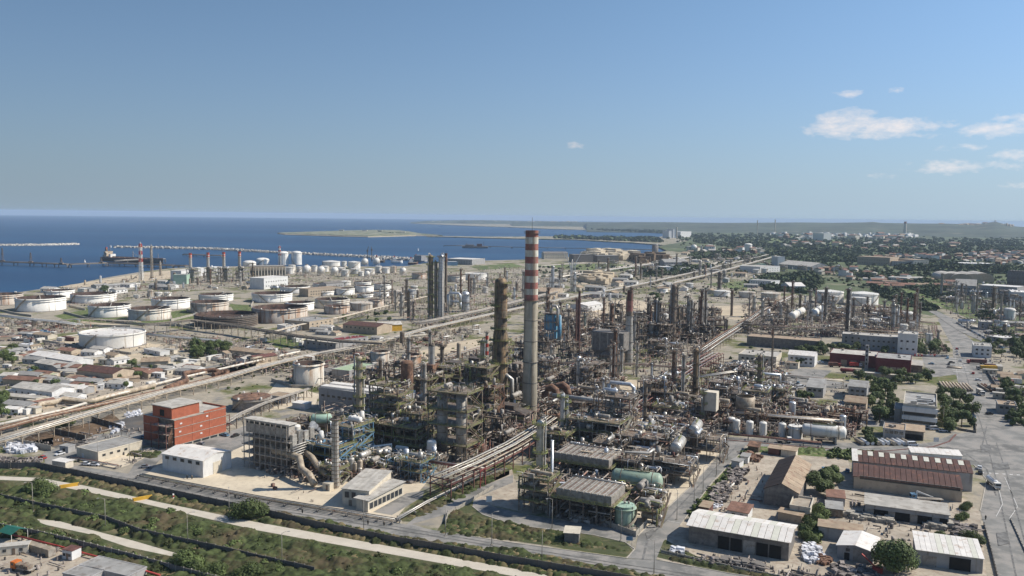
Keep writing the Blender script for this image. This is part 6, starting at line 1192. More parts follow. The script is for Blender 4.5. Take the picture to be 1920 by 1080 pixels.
for i, (P,n,hm)in enumerate([([(590,760),(800,705),(990,680),(1000,830),(880,870),(640,850)],4200,9),([(1005,690),(1190,695),(1335,690),(1480,690),(1480,790),(1340,815),(1240,925),(1150,990),(1030,970),(1000,830)],8500,7),([(1000,590),(1340,580),(1350,640),(1310,690),(1000,690)],4200,9),([(1390,570),(1700,580),(1750,640),(1400,630)],4200,9),([(1340,780),(1605,785),(1605,825),(1330,812)],1800,5),([(700,560),(1000,510),(1060,560),(800,625)],2600,9),([(480,700),(560,670),(740,640),(900,610),(900,690),(600,740)],2400,5),([(0,598),(470,640),(560,670),(440,690),(250,625),(0,625)],1500,4),([(340,515),(600,505),(800,510),(1000,500),(1060,530),(840,545),(600,530),(350,548)],2600,9),([(1040,520),(1440,480),(1440,560),(1060,590)],2400,6),([(1040,500),(1300,478),(1440,472),(1450,520),(1060,530)],1800,8),([(1560,515),(1700,535),(1760,570),(1600,545)],300,3),([(1740,550),(1960,560),(1960,640),(1860,640),(1780,590)],1700,7),([(640,845),(800,860),(800,905),(560,905),(480,880)],1300,4),([(100,540),(340,510),(350,560),(120,580)],800,4),([(520,515),(760,520),(800,560),(690,600),(540,560)],900,4)]):
 clutter('pipe_fittings',P,n,50+i,hm)
# buildings
def stain_boxes(kit,L_,D,h):
 r = rng(int(L_*10));
 for i in range(4):b = MB('grey_steel');b.box(r.uniform(.1,.9)*L_,r.uniform(.2,.8)*D,h+.1,r.uniform(.8,2),r.uniform(.8,1.6),r.uniform(.5,1.3));kit.append(('roof_unit',b.mesh('roof_unit'),None))
def brick_house():
 a = W(328,841);L_ = (W(424,814)-a).length;D = 22;kit = [];H = 13.2;H2 = 18.5
 seg = 3;lv = [(1.4,5.2),(5.45,9.2),(9.45,H)]
 b = MB('concrete');b.box(L_/2,D/2,0,L_,D,1.4)
 for z in(5.2,9.2,H):b.box(L_/2,D/2,z,L_+.3,D+.3,.25)
 kit.append(('band_course',b.mesh('band_course'),None))
 for i in range(seg):
  for(z0,z1)in lv:q = MB('brick_red');q.box(0,0,0,L_/seg-.12,.3,z1-z0);kit.append(('brick_panel',q.mesh('brick_panel'),None,T(L_*(i+.5)/seg,.15,z0)))
 core = MB('dark_steel');core.box(L_/2,D/2+.4,1.4,L_-.8,D-.9,H-1.5);kit.append(('inner_wall',core.mesh('inner_wall'),None))
 for(x,s)in((0,1),(L_,1)):
  for j in range(2):
   for(z0,z1)in lv:
    if x == 0 and j == 0:continue
    q = MB('brick_red');q.box(0,0,0,.3,D/2-.12,z1-z0);kit.append(('brick_panel',q.mesh('brick_panel'),None,T(x,D*(j+.5)/2,z0)))
 up = MB('brick_red');up.box(L_*.28,D*.42,H+.25,L_*.52,D*.62,H2-H);kit.append(('upper_storey',up.mesh('upper_storey'),None))
 rf = MB('pale_roof');rf.box(L_*.28,D*.42,H2+.2,L_*.52+1.2,D*.62+1.2,.4);rf.box(L_*.78,D/2,H+.25,L_*.44,D,.12);kit.append(('roof',rf.mesh('roof'),None))
 p = MB('brick_red');p.box(L_*.78,.1,H+.25,L_*.44,.3,.9).box(L_-.1,D/2,H+.25,.3,D,.9);kit.append(('parapet',p.mesh('parapet'),None))
 dr = MB('opening');dr.box(L_*.02-.02,D*.42,H+1,.2,3,3);kit.append(('door',dr.mesh('door'),None))
 for i in range(6):g = MB('glass_dark');g.box(L_*(i+.5)/6,-.06,.25,L_/7.5,.15,.9);kit.append(('window',g.mesh('window'),None))
 for(x,z)in((.12,10.8),(.62,11.2),(.5,7.2),(.5,3.6),(.1,7)):g = MB('white_wall');g.box(L_*x,-.08,z,1.2,.14,.7);kit.append(('sign_plate',g.mesh('sign_plate'),None))
 for k in range(3):
  g = MB('rust_red');z = 3+k*3.8;g.use('grey_steel').box(-2,D*.28,z,4,D*.5,.2);rail(g,-4,.8,-4,D*.52,z+.2,m='rust_red');rail(g,-4,.8,0,.8,z+.2,m='rust_red');kit.append(('balcony',g.mesh('balcony'),None))
 g = MB('rust_red')
 for y in(.8,D*.28,D*.52):g.beam((-4,y,0),(-4,y,12),.3)
 for k in range(5):g.use('rust').tube([(-1-k*.5,.6,1),(-1-k*.5,.6,10-k)],.16,5)
 kit.append(('balcony_post',g.mesh('balcony_post'),None))
 g = MB('rust_red')
 for y in range(3):g.beam((L_+4,y*5+2,0),(L_+4,y*5+2,9),.3);g.beam((L_,y*5+2,8.6),(L_+4,y*5+2,8.6),.3);g.box(L_+2,y*5+2,4,4,4,.15)
 g.use('insulation').tube([(L_+2,2,5),(L_+2,14,5)],.5,8);g.box(L_-3,D*.75,H+.3,3,3,2);kit.append(('side_gantry',g.mesh('side_gantry'),None))
 d = W(424,814)-a;spawn(kit,'brick_house','red brick compressor house with white band courses and a raised storey','building',a,atan2(d.y,d.x))
brick_house()
WIN = 'glass'
building('cream gabled shed with five small dark windows by the bend of the road',(305,881),(381,896),16,7.2,'gable','white_wall','white_roof',wins=[(5,2.0,1.2,5.2,.03,.97)],rh=1.6,panels=8,doors=[('s',.5,5,5,'cream_wall')],name='shed',cat='shed')
building('low white block with a grey flat roof and three small windows',(144,856),(184,866),22,4.2,'flat','cream_wall','grey_roof',wins=None,side=[(4,1.4,.9,2.0,.05,.7)],doors=[('f',.3,1.2,2.2,'white_wall')],parapet=.3)
building('small open lean-to cabin by the yard gate',(112,848),(128,850),4,3,'flat','grey_wall','grey_roof',parapet=.2,doors=[('f',.5,1.2,2,'opening')],name='cabin',cat='cabin')
building('upper wing of the grey control house with a metal roof',(642,947),(692,952),22,6.4,'shed','cream_wall','pale_roof',rh=1.0,wins=[(2,1.6,2.2,3.2,.05,.55)],panels=10,doors=[('f',.3,1.3,2.3,'dark_steel')],name='control_house')
building('lower wing of the grey control house with dark glazed bays',(668,956),(690,961),22,4.6,'shed','cream_wall','pale_roof',rh=.8,side=[(8,1.9,2.2,1.0,.03,.97)],panels=8,name='control_house',over=.8)
building('small tan-roofed annex behind the grey control house',(690,905),(712,910),9,3.4,'flat','cream_wall','tan_roof',parapet=0,over=.5,name='annex')
building('long grey shed with two white roof strips behind the green-railed units',(598,768),(756,788),15,12.5,'flat','grey_wall','white_roof',parapet=.4,wins=[(14,2.2,1.2,8,.02,.98)],name='shed',cat='shed')
b = MB('white_roof');a = W(598,768);d = W(756,788)-a;L_ = d.length;b.box(L_/2,3.6,12.8,L_-1,5,.8).box(L_/2,11.5,12.8,L_-1,5,.8).box(L_*.93,3,12.4,8,6,3)
spawn(b.mesh('roof_vent'),'roof_vent','white raised vent strips along the long grey shed','roof vent',a,atan2(d.y,d.x))
building('tan flat-roofed store behind the cream block of the middle yard',(500,752),(536,757),10,3.6,'flat','grey_wall','tan_roof',parapet=.2)
building('small white flat cabin beside parked cars in the sandy yard',(548,765),(572,768),6,3,'flat','white_wall','white_roof',parapet=0,name='cabin',cat='cabin')
for(A,B,D,H,rf,wl,rm,desc)in[((612,712),(655,708),12,5,'flat','grey_wall','dark_concrete','grey windowless block with a big bent pipe on its roof'),((655,716),(702,702),14,7,'flat','grey_wall','green_roof','grey block with a green painted roof'),((580,620),(625,612),30,8,'flat','tan_wall','grey_roof','wide tan warehouse with a grey roof under the tan rack'),((535,622),(572,618),14,5,'flat','white_wall','pale_roof','long white cabin beside the tan warehouse'),((643,622),(706,628),24,7,'gable','tan_wall','brown_roof','long brown-roofed tan shed below the dark unit'),((710,622),(754,620),14,6,'gable','yellow_paint','pale_roof','pale-roofed shed with a yellow side'),((570,652),(620,660),16,6,'flat','grey_wall','pale_roof','long grey workshop beside the overhead conveyor'),((640,652),(690,645),14,6,'flat','grey_wall','oxide_red','grey building hung with dark red pipes'),((495,543),(540,538),26,16,'flat','white_wall','white_roof','blank white block behind the power station'),((340,527),(367,524),20,16,'flat','white_wall','pale_roof','white windowless block by the banded stacks'),((372,518),(386,517),14,14,'flat','white_wall','white_roof','white box building between the first two banded stacks'),((402,516),(417,515),14,14,'flat','white_wall','white_roof','white box building between the second and third banded stacks'),((325,533),(350,533),22,14,'flat','pale_green','grey_roof','green-sided box building beside the boilers'),((578,557),(640,552),20,10,'flat','tan_wall','tan_roof','brown flat-roofed hall by the white tanks'),((612,548),(645,545),14,12,'gable','grey_wall','dark_concrete','grey gabled hall among the small white tanks'),((838,495),(885,497),60,12,'flat','grey_wall','white_roof','long white-roofed harbour warehouse'),((838,498),(858,498),20,8,'flat','blue_paint','white_roof','low blue-fronted harbour shed'),((1020,486),(1065,486),26,15,'gable','cream_wall','dark_concrete','long cream waterfront building with a dark roof'),((776,488),(790,489),20,12,'flat','grey_wall','dark_concrete','dark grey block on the harbour quay'),((1075,492),(1112,492),40,18,'flat','dark_concrete','dark_concrete','dark ruin-like block before the stockpiles'),((1120,492),(1160,492),40,16,'flat','dark_concrete','grey_roof','second dark block before the stockpiles'),((1102,585),(1131,580),24,7,'gable','white_wall','white_roof','white gabled shed with a red end on the open ground'),((1030,562),(1056,554),30,10,'flat','tan_wall','tan_roof','tan blocky shed behind the chimney'),((1400,648),(1529,650),20,8,'flat','dark_concrete','tan_roof','long low dark brown workshop building behind a row of trees'),((1578,645),(1612,650),16,9,'flat','grey_wall','pale_roof','low wing of the long pale office'),((1611,655),(1682,662),18,12,'flat','grey_wall','pale_roof','long pale grey office block'),((1682,664),(1714,664),18,17,'flat','white_wall','pale_roof','tall end block of the long pale office'),((1824,669),(1858,671),22,9,'flat','white_wall','pale_roof','bluish white two-storey gatehouse by the main road'),((1477,684),(1524,690),18,8,'gable','white_wall','white_roof','white gabled canteen beside the fire station'),((1471,690),(1495,693),8,4,'flat','cream_wall','tan_roof','low cream annex before the white canteen'),((1384,684),(1455,690),26,8,'flat','cream_wall','pale_roof','pale-roofed office with yellow doors'),((1555,683),(1645,692),26,8.5,'flat','fire_red_wall','pale_roof','long dark red fire station hall with a pale roof'),((1641,697),(1705,700),28,10,'flat','fire_red_wall','grey_roof','taller dark red fire station hall with skylights'),((1511,743),(1540,748),17,6,'shed','grey_wall','grey_roof','small blue-grey house among parked vans'),((1583,772),(1622,774),16,6,'gable','tan_wall','tan_roof','tan-roofed workshop, lower half of a pair'),((1590,748),(1624,752),22,8,'gable','grey_wall','grey_roof','grey double-ridged workshop, upper half of a pair'),((1655,822),(1692,830),14,5,'flat','grey_wall','tan_roof','tan-roofed carport shed by the crossroads'),((1567,774),(1582,776),14,4,'flat','tan_wall','grey_roof','small dark annex beside the workshops'),((1597,797),(1613,800),10,6,'flat','rust_red','rust','small rusty hut beside the workshops'),((1870,775),(1905,780),14,5,'flat','grey_wall','tan_roof','flat shed with rounded roof beside the main road'),((1892,745),(1925,752),14,5,'flat','grey_wall','tan_roof','long grey shed by the inland yard'),((1835,618),(1860,620),20,8,'flat','grey_wall','pale_roof','pale shed beyond the hedge'),((1849,640),(1880,645),20,5,'flat','grey_wall','white_roof','low white-roofed shed beside the hedge'),((1835,555),(1906,560),40,16,'flat','grey_wall','white_roof','grey factory hall with a white roof'),((1895,570),(1950,575),40,16,'flat','white_wall','white_roof','white factory block at the inland works'),((1790,552),(1830,554),50,14,'gable','grey_wall','grey_roof','grey factory hall behind the small works'),((1607,496),(1668,499),60,20,'flat','tan_wall','tan_roof','very long tan warehouse on the plain'),((1672,499),(1712,500),50,12,'flat','grey_wall','tan_roof','lower middle part of the long warehouse'),((1712,500),(1741,500),60,16,'flat','cream_wall','tan_roof','cream end part of the long warehouse'),((1806,502),(1866,503),60,10,'flat','grey_wall','white_roof','long white roof before the town'),((1460,502),(1520,508),50,9,'gable','grey_wall','pale_roof','pale curved-roof hall beyond the wood'),((1425,512),(1462,510),50,12,'flat','white_wall','pale_roof','pale flat building beside the wood'),((1458,499),(1471,499),30,22,'flat','white_wall','pale_roof','white block standing on the plain'),((1276,445),(1296,444.5),90,32,'flat','white_wall','white_roof','bright white power station hall'),((1254,447),(1259,447),60,40,'flat','white_wall','grey_roof','white power station tower block'),((1262,446),(1267,446),60,48,'flat','white_wall','grey_roof','tall white boiler block of the power station'),((1544,452),(1558,452),80,40,'flat','white_wall','white_roof','bright white tower blocks on the plain'),((1427,503),(1436,503),20,9,'flat','pale_green','pale_green','teal-topped box building on the plain'),((1246,500),(1290,500),40,10,'gable','grey_wall','grey_roof','grey long hall on the far plain'),((1240,510),(1262,510),30,10,'flat','white_wall','white_roof','white villa-like block on the far plain'),((1405,535),(1445,538),30,9,'flat','white_wall','grey_roof','white wall-like building under the wood'),((1480,545),(1510,545),30,7,'gable','white_wall','white_roof','white low houses beside the wood'),((1665,528),(1700,530),30,8,'flat','white_wall','pale_roof','white sheds before the arched warehouses'),((1655,535),(1680,536),24,7,'flat','cream_wall','tan_roof','low cream house by the inland trees')]:
 pxw = B[0]-A[0];nw = max(2,int(pxw/(5 if A[1]<560 else 9)))
 wn_ = [(nw,1.6,1.3,H*.62,.05,.95)]+([(nw,1.6,1.3,H*.25,.05,.95)]if H>7.5 else[])if wl in('white_wall','cream_wall','grey_wall','tan_wall')and pxw > 14 else None
 building(desc,A,B,D,H,rf,wl,rm,wins=wn_,rh=2.2 if rf=='gable' and A[1]>560 else None,parapet=.5 if rf=='flat' else .4,panels=(8 if A[1]>640 and pxw>40 else 0)if rf!='flat' else 0,extra=stain_boxes if A[1]>560 and rf=='flat' and D>12 else None,doors=[('f',.3+.2*i,4.2,4.4,'tan_roof')for i in range(3)]if 'red fire' in desc or 'yellow doors' in desc else None)
for i, (px,py)in enumerate([(1782,530),(1802,531),(1823,531),(1844,530)]):
 p = W(px,py);b = MB('tan_wall');k = 10;Wd, D, h = 34, 70, 8;pr = [(cos(pi*j/k)*Wd/2,h+sin(pi*j/k)*9)for j in range(k+1)];rb = MB('pale_roof')
 for j in range(k):rb.poly([(pr[j][0],0,pr[j][1]),(pr[j][0],D,pr[j][1]),(pr[j+1][0],D,pr[j+1][1]),(pr[j+1][0],0,pr[j+1][1])])
 b.poly([(-Wd/2,0,0),(Wd/2,0,0)]+[(x,0,z)for x,z in pr]);b.box(-Wd/2,D/2,0,.4,D,h).box(Wd/2,D/2,0,.4,D,h)
 spawn([('wall',b.mesh('wall'),None),('arched_roof',rb.mesh('arched_roof'),None)],'arched_warehouse',['first','second','third','last'][i]+' barrel-roofed warehouse in the pale row','warehouse',p,radians(-15),group='pale barrel-roofed warehouses')
for i in range(8):
 p = W(1893+i*5.2,543+i*.4);b = MB('dark_concrete');b.cyl((0,0,0),(0,0,30),4.6,n=14).cyl((0,0,30),(0,0,32),4.6,1,n=14);spawn([('shell',b.mesh('shell'),None)],'silo','tall dark silo in the tight silo block','silo',p,group='tight block of dark silos')
p, R, H = W(1228,481), 8, hgt(W(1228,481),460);b = MB('dark_concrete');b.cyl((0,0,0),(0,0,H),9,n=12);b.use('grey_wall').cyl((0,0,H),(0,0,H+4),7,n=12);spawn(b.mesh('tower'),'silo_tower','dark round tower standing alone by the bay shore','tower',p)
def bays(kit,L_,D,h):
 for i in range(13):b = MB('cream_wall');b.box(L_*i/12,-.6,0,2,1.2,h-2);kit.append(('bay_pier',b.mesh('bay_pier'),None))
building('long beige power station hall with regular bays',(468,522),(535,521),30,20,'flat','tan_wall','grey_roof',wins=[(12,4,8,5,0,1)],extra=bays)
def office(kit,L_,D,h):
 b = MB('white_wall');b.box(L_/2,-.5,3.8,L_+1.0,1.0,2.2).box(L_/2,-.5,8.2,L_+1.0,1.0,2.6);kit.append(('spandrel',b.mesh('spandrel'),None))
 for(x,y,sx,sy,sz)in((.3,.15,3,2,1.6),(.62,.35,7,1.5,1.2),(.62,.5,7,1,1),(.92,.4,1,12,1.5),(.6,.1,5,2,1),(.45,.7,2,2,.8),(.8,.2,3,1.4,1.2)):q = MB('insulation');q.box(L_*x,D*y,h+.1,sx,sy,sz);kit.append(('roof_unit',q.mesh('roof_unit'),None))
building('white three-storey office with ribbon windows and a cluttered grey roof',(1692,798),(1750,800),36,11.4,'flat','cream_wall','grey_roof',wins=[(16,.95,1.4,2.2,.02,.98),(16,.95,1.6,6.3,.02,.98)],side=[(10,1.4,1.4,6.3,.03,.97)],parapet=.9,extra=office)
building('low side wing of the white three-storey office',(1676,790),(1691,791),16,7,'flat','grey_wall','grey_roof',parapet=.4,name='office_wing')
building('open tan-roofed carport with dark bays',(1690,822),(1731,826),14,4.4,'flat','dark_concrete','tan_roof',parapet=0,over=.6,doors=[('f',.2+.2*i,2.6,2.8,'opening')for i in range(4)],name='carport',cat='carport')
building('flat canopy beside the red fire station',(1704,697),(1728,700),24,5,'flat','dark_steel','pale_roof',parapet=0,over=.5,name='canopy',cat='canopy')
building('long low pale boundary building in front of the fire station',(1607,706),(1708,713),5,3.2,'flat','tan_wall','pale_roof',parapet=.2)
def hall_lights(kit,L_,D,h):
 for i in range(10):b = MB('skylight');x = L_*(i+.62)/10.4;b.poly([(x-1,D*.55,h+2.4*.55+.32),(x+1,D*.55,h+2.4*.55+.32),(x+1,D*.92,h+2.4*.92+.32),(x-1,D*.92,h+2.4*.92+.32)]);kit.append(('skylight',b.mesh('skylight'),None))
 b = MB('white_roof');b.poly([(-.4,-.4,h+.3),(2,-.4,h+.3),(2,D+.4,h+2.75),(-.4,D+.4,h+2.75)]);kit.append(('roof_edge_sheet',b.mesh('roof_edge_sheet'),None))
building('long brown-roofed hall with a row of skylights on its far slope',(1600,916),(1803,942),11.5,5.2,'shed','tan_wall','brown_roof',rh=2.2,panels=20,wins=[(16,2.4,1.3,4.4,.06,.98)],name='hall')
building('upper half of the brown-roofed hall, ten square skylights in its roof',(1598,897),(1822,922),10,7.6,'shed','grey_wall','brown_roof',rh=2.4,panels=21,extra=hall_lights,name='hall')
building('long narrow white roof behind the brown-roofed hall',(1708,873),(1802,880),6,6,'shed','white_wall','white_roof',rh=1.0,panels=10,name='shed',cat='shed')
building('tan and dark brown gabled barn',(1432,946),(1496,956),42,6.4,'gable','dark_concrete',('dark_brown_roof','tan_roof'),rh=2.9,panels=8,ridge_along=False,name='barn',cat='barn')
building('roofless cream outbuilding beside the barn',(1480,972),(1518,978),12,4.5,'flat','cream_wall','yard_gravel',parapet=.8,name='outbuilding',wins=[(1,1.4,1.4,2,.5,.7)])
building('small tan store before the barn',(1458,975),(1502,984),5,3,'flat','tan_wall','tan_roof',parapet=0,name='store')
building('white-roofed open-fronted shed with grey translucent strips',(1291,1018),(1478,1052),16,6.4,'gable','dark_concrete','white_roof',rh=1.6,panels=16,skylights=(3,7,10,13),name='shed',cat='shed',doors=[('f',.36+.128*i,3.7,4.4,'opening' if i!=2 else 'grey_steel')for i in range(5)],over=.8)
building('small shed with a rust-red corrugated roof',(1363,972),(1402,979),8,3.2,'shed','white_wall','tile_roof',rh=.7,panels=7,wins=[(2,1,.8,1.6,.1,.9)],name='shed',cat='shed')
building('flat-roofed row of open workshops across the stone yard',(1622,968),(1778,990),13,4.6,'flat','grey_wall','pale_roof',parapet=0,over=.5,doors=[('f',.06+.088*i,2.6,3.2,'opening' if i%3 else 'grey_steel')for i in range(11)],name='workshop_row')
building('low tan-roofed shed left of the stone yard',(1534,1008),(1616,1020),7,4,'flat','grey_wall','tan_roof',parapet=0,over=.4,name='shed',cat='shed')
building('white-roofed workshop with a gable front and shutter door',(1569,1046),(1636,1060),14,4.3,'gable','grey_wall','white_roof',rh=1.1,panels=5,skylights=(),ridge_along=False,name='workshop',doors=[('f',.28,1.6,2.4,'opening'),('f',.68,5,4.4,'grey_steel')],wins=[(1,1.2,1,3,.2,.4)])
building('long white-roofed shed at the inland road corner',(1718,1058),(1842,1076),13,4.8,'shed','grey_wall','white_roof',rh=1.4,panels=12,skylights=(4,6,10),name='shed',cat='shed',doors=[('f',.66,6,4,'opening'),('f',.2,4,3.4,'grey_steel')])
building('tan-roofed hut by the plant wall',(1440,852),(1461,854),6,3,'flat','rust_red','tan_roof',parapet=0,name='hut',cat='hut')
building('second tan-roofed hut by the plant wall',(1464,855),(1492,858),7,3,'flat','cream_wall','tan_roof',parapet=0,name='hut',cat='hut')
building('small white cabin beside the scrap heap',(1371,876),(1386,879),5,3,'flat','white_wall','grey_roof',parapet=0,name='cabin',cat='cabin')
building('white cabin at the top of the scrap yard',(1388,868),(1402,870),6,3,'flat','white_wall','grey_roof',parapet=0,name='cabin',cat='cabin')
building('tiny red-walled cabin by the white-roofed shed',(1311,967),(1328,970),7,3.4,'flat','rust_red','tan_roof',parapet=0,name='cabin',cat='cabin')
building('concrete sentry hut by the near road',(1058,1018),(1085,1020),6,3.4,'flat','dark_concrete','cream_wall',parapet=0,over=.4,name='hut',cat='hut')
building('rusty collapsed hut at the head of the scrap yard',(1402,846),(1420,850),6,2.5,'shed','dark_steel','rust',rh=1,name='hut',cat='hut')
building('tan board store by the stone yard',(1550,946),(1584,950),10,3,'flat','grey_wall','tile_roof',parapet=0,over=.3,name='store')
building('stack of roofed racks at the stone yard corner',(1548,968),(1580,972),9,3,'flat','dark_steel','grey_roof',parapet=0,over=.3,name='store')
building('small cream gate box standing in the plant road',(98,876),(123,880),4,2.8,'flat','cream_wall','white_roof',parapet=0,over=.3,name='gate_box',cat='cabin')
# the camp and workshops on the seaward side
rc = rng(77)
CAMP = [((556-500,676),(140,690),14,4.5,'gable','white_wall','white_roof','long bright white-roofed shed in the camp'),((65,690),(125,700),12,4,'gable','grey_wall','pale_roof','grey-roofed barrack behind the rust-red roofs'),((135,684),(195,678),9,3.6,'flat','cream_wall','pale_roof','long cream barrack row'),((97,698),(146,700),10,4,'gable','tan_wall','tile_roof','rust-roofed long hut'),((145,712),(212,720),17,6.5,'gable','tan_wall','brown_roof','great brown-roofed workshop of the camp'),((150,708-4),(176,706),8,4,'gable','tan_wall','tan_roof','tan-roofed lean-to by the brown-roofed workshop'),((264,692),(316,690),14,5,'gable','tan_wall','tan_roof','open tan-roofed barn in the camp'),((244,706),(274,708),8,4.4,'gable','cream_wall','tile_roof','small house with an orange-brown roof'),((195,723),(262,716),6,3,'gable','tan_wall','tan_roof','long low tan-roofed shed by the sand bank'),((22,742),(98,752),15,5.2,'gable','white_wall','pale_roof','wide pale-roofed barrack with small windows'),((0,752),(68,758),7,3.2,'flat','cream_wall','pale_roof','long flat barrack along the camp edge'),((106,736),(155,741),9,3.6,'gable','grey_wall','white_roof','open grey shed with a white roof'),((0,716),(22,716),10,4,'gable','white_wall','pale_roof','white barrack by the frame-side trees'),((5,722),(68,726),10,4,'gable','tan_wall','tile_roof','rust and white striped long hut'),((48,712),(96,714),7,3.4,'flat','cream_wall','green_roof','hut with a pale green roof'),((72,722),(115,724),7,3.4,'gable','dark_concrete','grey_roof','dark low grey-roofed hut'),((165,733),(194,731),6,3,'flat','white_wall','white_roof','white container office among shrubs'),((110,755),(148,758),5,2.8,'flat','white_wall','white_roof','pair of white containers by the sand bank'),((88,756),(108,758),5,2.8,'flat','white_wall','pale_roof','small white box hut by the camp fence'),((0,776),(34,778),6,3,'gable','white_wall','white_roof','white tent-like hut near the big sand bend'),((430,668),(500,676),12,5,'gable','tan_wall','tan_roof','long brown shed among the camp trees'),((478,682),(520,676),10,4,'gable','tan_wall','rust_red','dark red roofed shed near the tan rack'),((310,690),(325,690),5,3,'flat','cream_wall','cream_wall','cream container hut by the barn'),((270,662),(300,668),8,3.4,'flat','white_wall','pale_roof','white hut behind the barn'),((0,640),(40,638),8,3.4,'flat','tan_wall','tile_roof','rusty shed by the tank court'),((36,628),(66,628),8,3,'flat','tan_wall','rust','rust-brown store in the laydown yard')]
for A, B, D, H, rf, wl, rm, desc in CAMP:
 building(desc,A,B,D,H,rf,wl,rm,wins=[(max(2,int((B[0]-A[0])/12)),1.1,.9,H*.45,.04,.96)]if wl!='tan_wall' else None,rh=D*.13,parapet=.2,panels=6 if B[0]-A[0]>40 and rf=='gable' else 0,name='camp_building')
def k_container(m,L_=6,ribs=True):
 b = MB(m);b.box(0,0,.1,L_,2.4,2.5)
 n = int(L_/.75)
 for i in range(n+1):b.box(-L_/2+L_*i/n,0,.2,.12,2.5,2.3)
 d = MB('grey_steel');d.box(L_/2+.06,-.6,.25,.06,1.1,2.2).box(L_/2+.06,.6,.25,.06,1.1,2.2);return[('body',b.mesh('body'),None),('door',d.mesh('door'),None)]
def k_cabin(wall,roof,L_=7,D=3,H=2.7):
 b = MB(wall);b.box(0,0,.15,L_,D,H);r = MB(roof);r.box(0,0,H+.15,L_+.4,D+.4,.16);k = [('wall',b.mesh('wall'),None),('roof',r.mesh('roof'),None)]
 for x in(-L_*.3,L_*.25):g = MB('glass_dark');g.box(x,-D/2-.03,1.2,1,.08,.9);k.append(('window',g.mesh('window'),None))
 d = MB('dark_steel');d.box(0,-D/2-.03,.2,.9,.08,2);k.append(('door',d.mesh('door'),None));return k
def k_hut(wall,roof,L_=11,D=7,H=3):
 b = MB(wall);b.box(0,0,0,L_,D,H);b.poly([(L_/2,-D/2,H),(L_/2,D/2,H),(L_/2,0,H+1)]);b.poly([(-L_/2,D/2,H),(-L_/2,-D/2,H),(-L_/2,0,H+1)]);r = MB(roof);q = L_/2+.4;e = D/2+.4
 r.poly([(-q,-e,H-.1),(q,-e,H-.1),(q,0,H+1.1),(-q,0,H+1.1)]);r.poly([(q,e,H-.1),(-q,e,H-.1),(-q,0,H+1.1),(q,0,H+1.1)]);k = [('wall',b.mesh('wall'),None),('roof',r.mesh('roof'),None)]
 for x in(-L_*.3,L_*.05,L_*.35):g = MB('glass_dark');g.box(x,-D/2-.03,1.1,1.1,.08,1);k.append(('window',g.mesh('window'),None))
 return k
HUTS = [(k_container('white_paint'),'white container','container'),(k_container('cream_wall'),'cream container','container'),(k_container('blue_paint'),'blue container','container'),(k_container('rust_red'),'rust-red container','container'),(k_cabin('white_wall','white_roof'),'white site cabin','cabin'),(k_cabin('cream_wall','pale_roof',9),'cream site cabin','cabin'),(k_hut('white_wall','pale_roof'),'white hut with a pale roof','hut'),(k_hut('tan_wall','tile_roof',12,8),'hut with a rust-red roof','hut'),(k_hut('grey_wall','grey_roof',14,7),'grey hut with a low gable','hut'),(k_hut('cream_wall','tan_roof',10,7),'cream hut with a tan roof','hut')]
HN = {'container':'shipping_container','cabin':'site_cabin','hut':'camp_hut'}
for P, n, kinds, sd in[([(0,640),(60,626),(150,655),(270,665),(480,650),(560,660),(460,680),(330,715),(180,745),(0,790)],105,(0,1,4,5,6,7,8,9),1),([(0,618),(110,622),(150,640),(60,645),(0,640)],20,(3,3,2,1,0,9),2),([(320,680),(435,668),(440,676),(350,692)],16,(0,1),3),([(480,640),(640,600),(720,610),(730,640),(600,665)],16,(4,8,6,9),4),([(1040,520),(1200,500),(1300,500),(1420,520),(1430,545),(1200,560),(1040,560)],30,(6,8,9),5),([(1640,520),(1790,530),(1800,545),(1640,540)],26,(6,9,7),6),([(1846,680),(1920,690),(1930,770),(1868,745)],20,(5,9,3,0),7),([(1800,575),(1940,590),(1950,640),(1860,630)],14,(6,8,9),17),([(60,548),(240,522),(340,520),(330,545),(250,560)],14,(6,8,0),8),([(1280,470),(1420,465),(1430,490),(1290,495)],20,(6,8,9),9),([(1780,640),(1800,610),(1900,660),(1900,680)],0,(6,),10)]:
 r = rng(sd)
 for(x,y)in scatter_px(P,n,r):
  k, ds, ct = HUTS[r.choice(kinds)];p = W(x,y);s = r.uniform(.8,1.3)*(1 if y>560 else 1.6);spawn(k,HN[ct],ds,ct,p,radians(r.choice((-20,-15,65,-27)))+r.uniform(-.1,.1),s)
for i, (x,y)in enumerate([(40,621),(47,622),(66,624),(74,625),(83,624),(88,627)]):spawn(HUTS[3 if i<2 else 2][0],'shipping_container',('rust-red' if i<2 else 'blue')+' container in the laydown yard near the tank court','container',W(x,y),radians(-12+i*4),group='laydown yard containers')
k = k_cabin('cream_wall','pale_roof',8.5,3.2,2.8);spawn(k,'site_cabin','cream cabin with two blue windows in the corner yard','cabin',W(28,1037),radians(18))
k = k_container('tan_clad',12.2);spawn(k,'shipping_container','long beige container in the corner yard','container',W(75,1037),radians(-27))
k = k_cabin('white_wall','rust_red',4,3.6,3);spawn(k,'guard_hut','small white hut with a red roof beside the red fire pipe','hut',W(135,1046),radians(-20))
building('grey flat roofs of the low corner store, upper part',(150,1072),(240,1094),7,2.2,'flat','grey_wall','grey_roof',parapet=.2,name='store');building('grey flat roofs of the low corner store, lower part',(118,1088),(165,1098),6,2.2,'flat','grey_wall','grey_roof',parapet=.2,name='store')
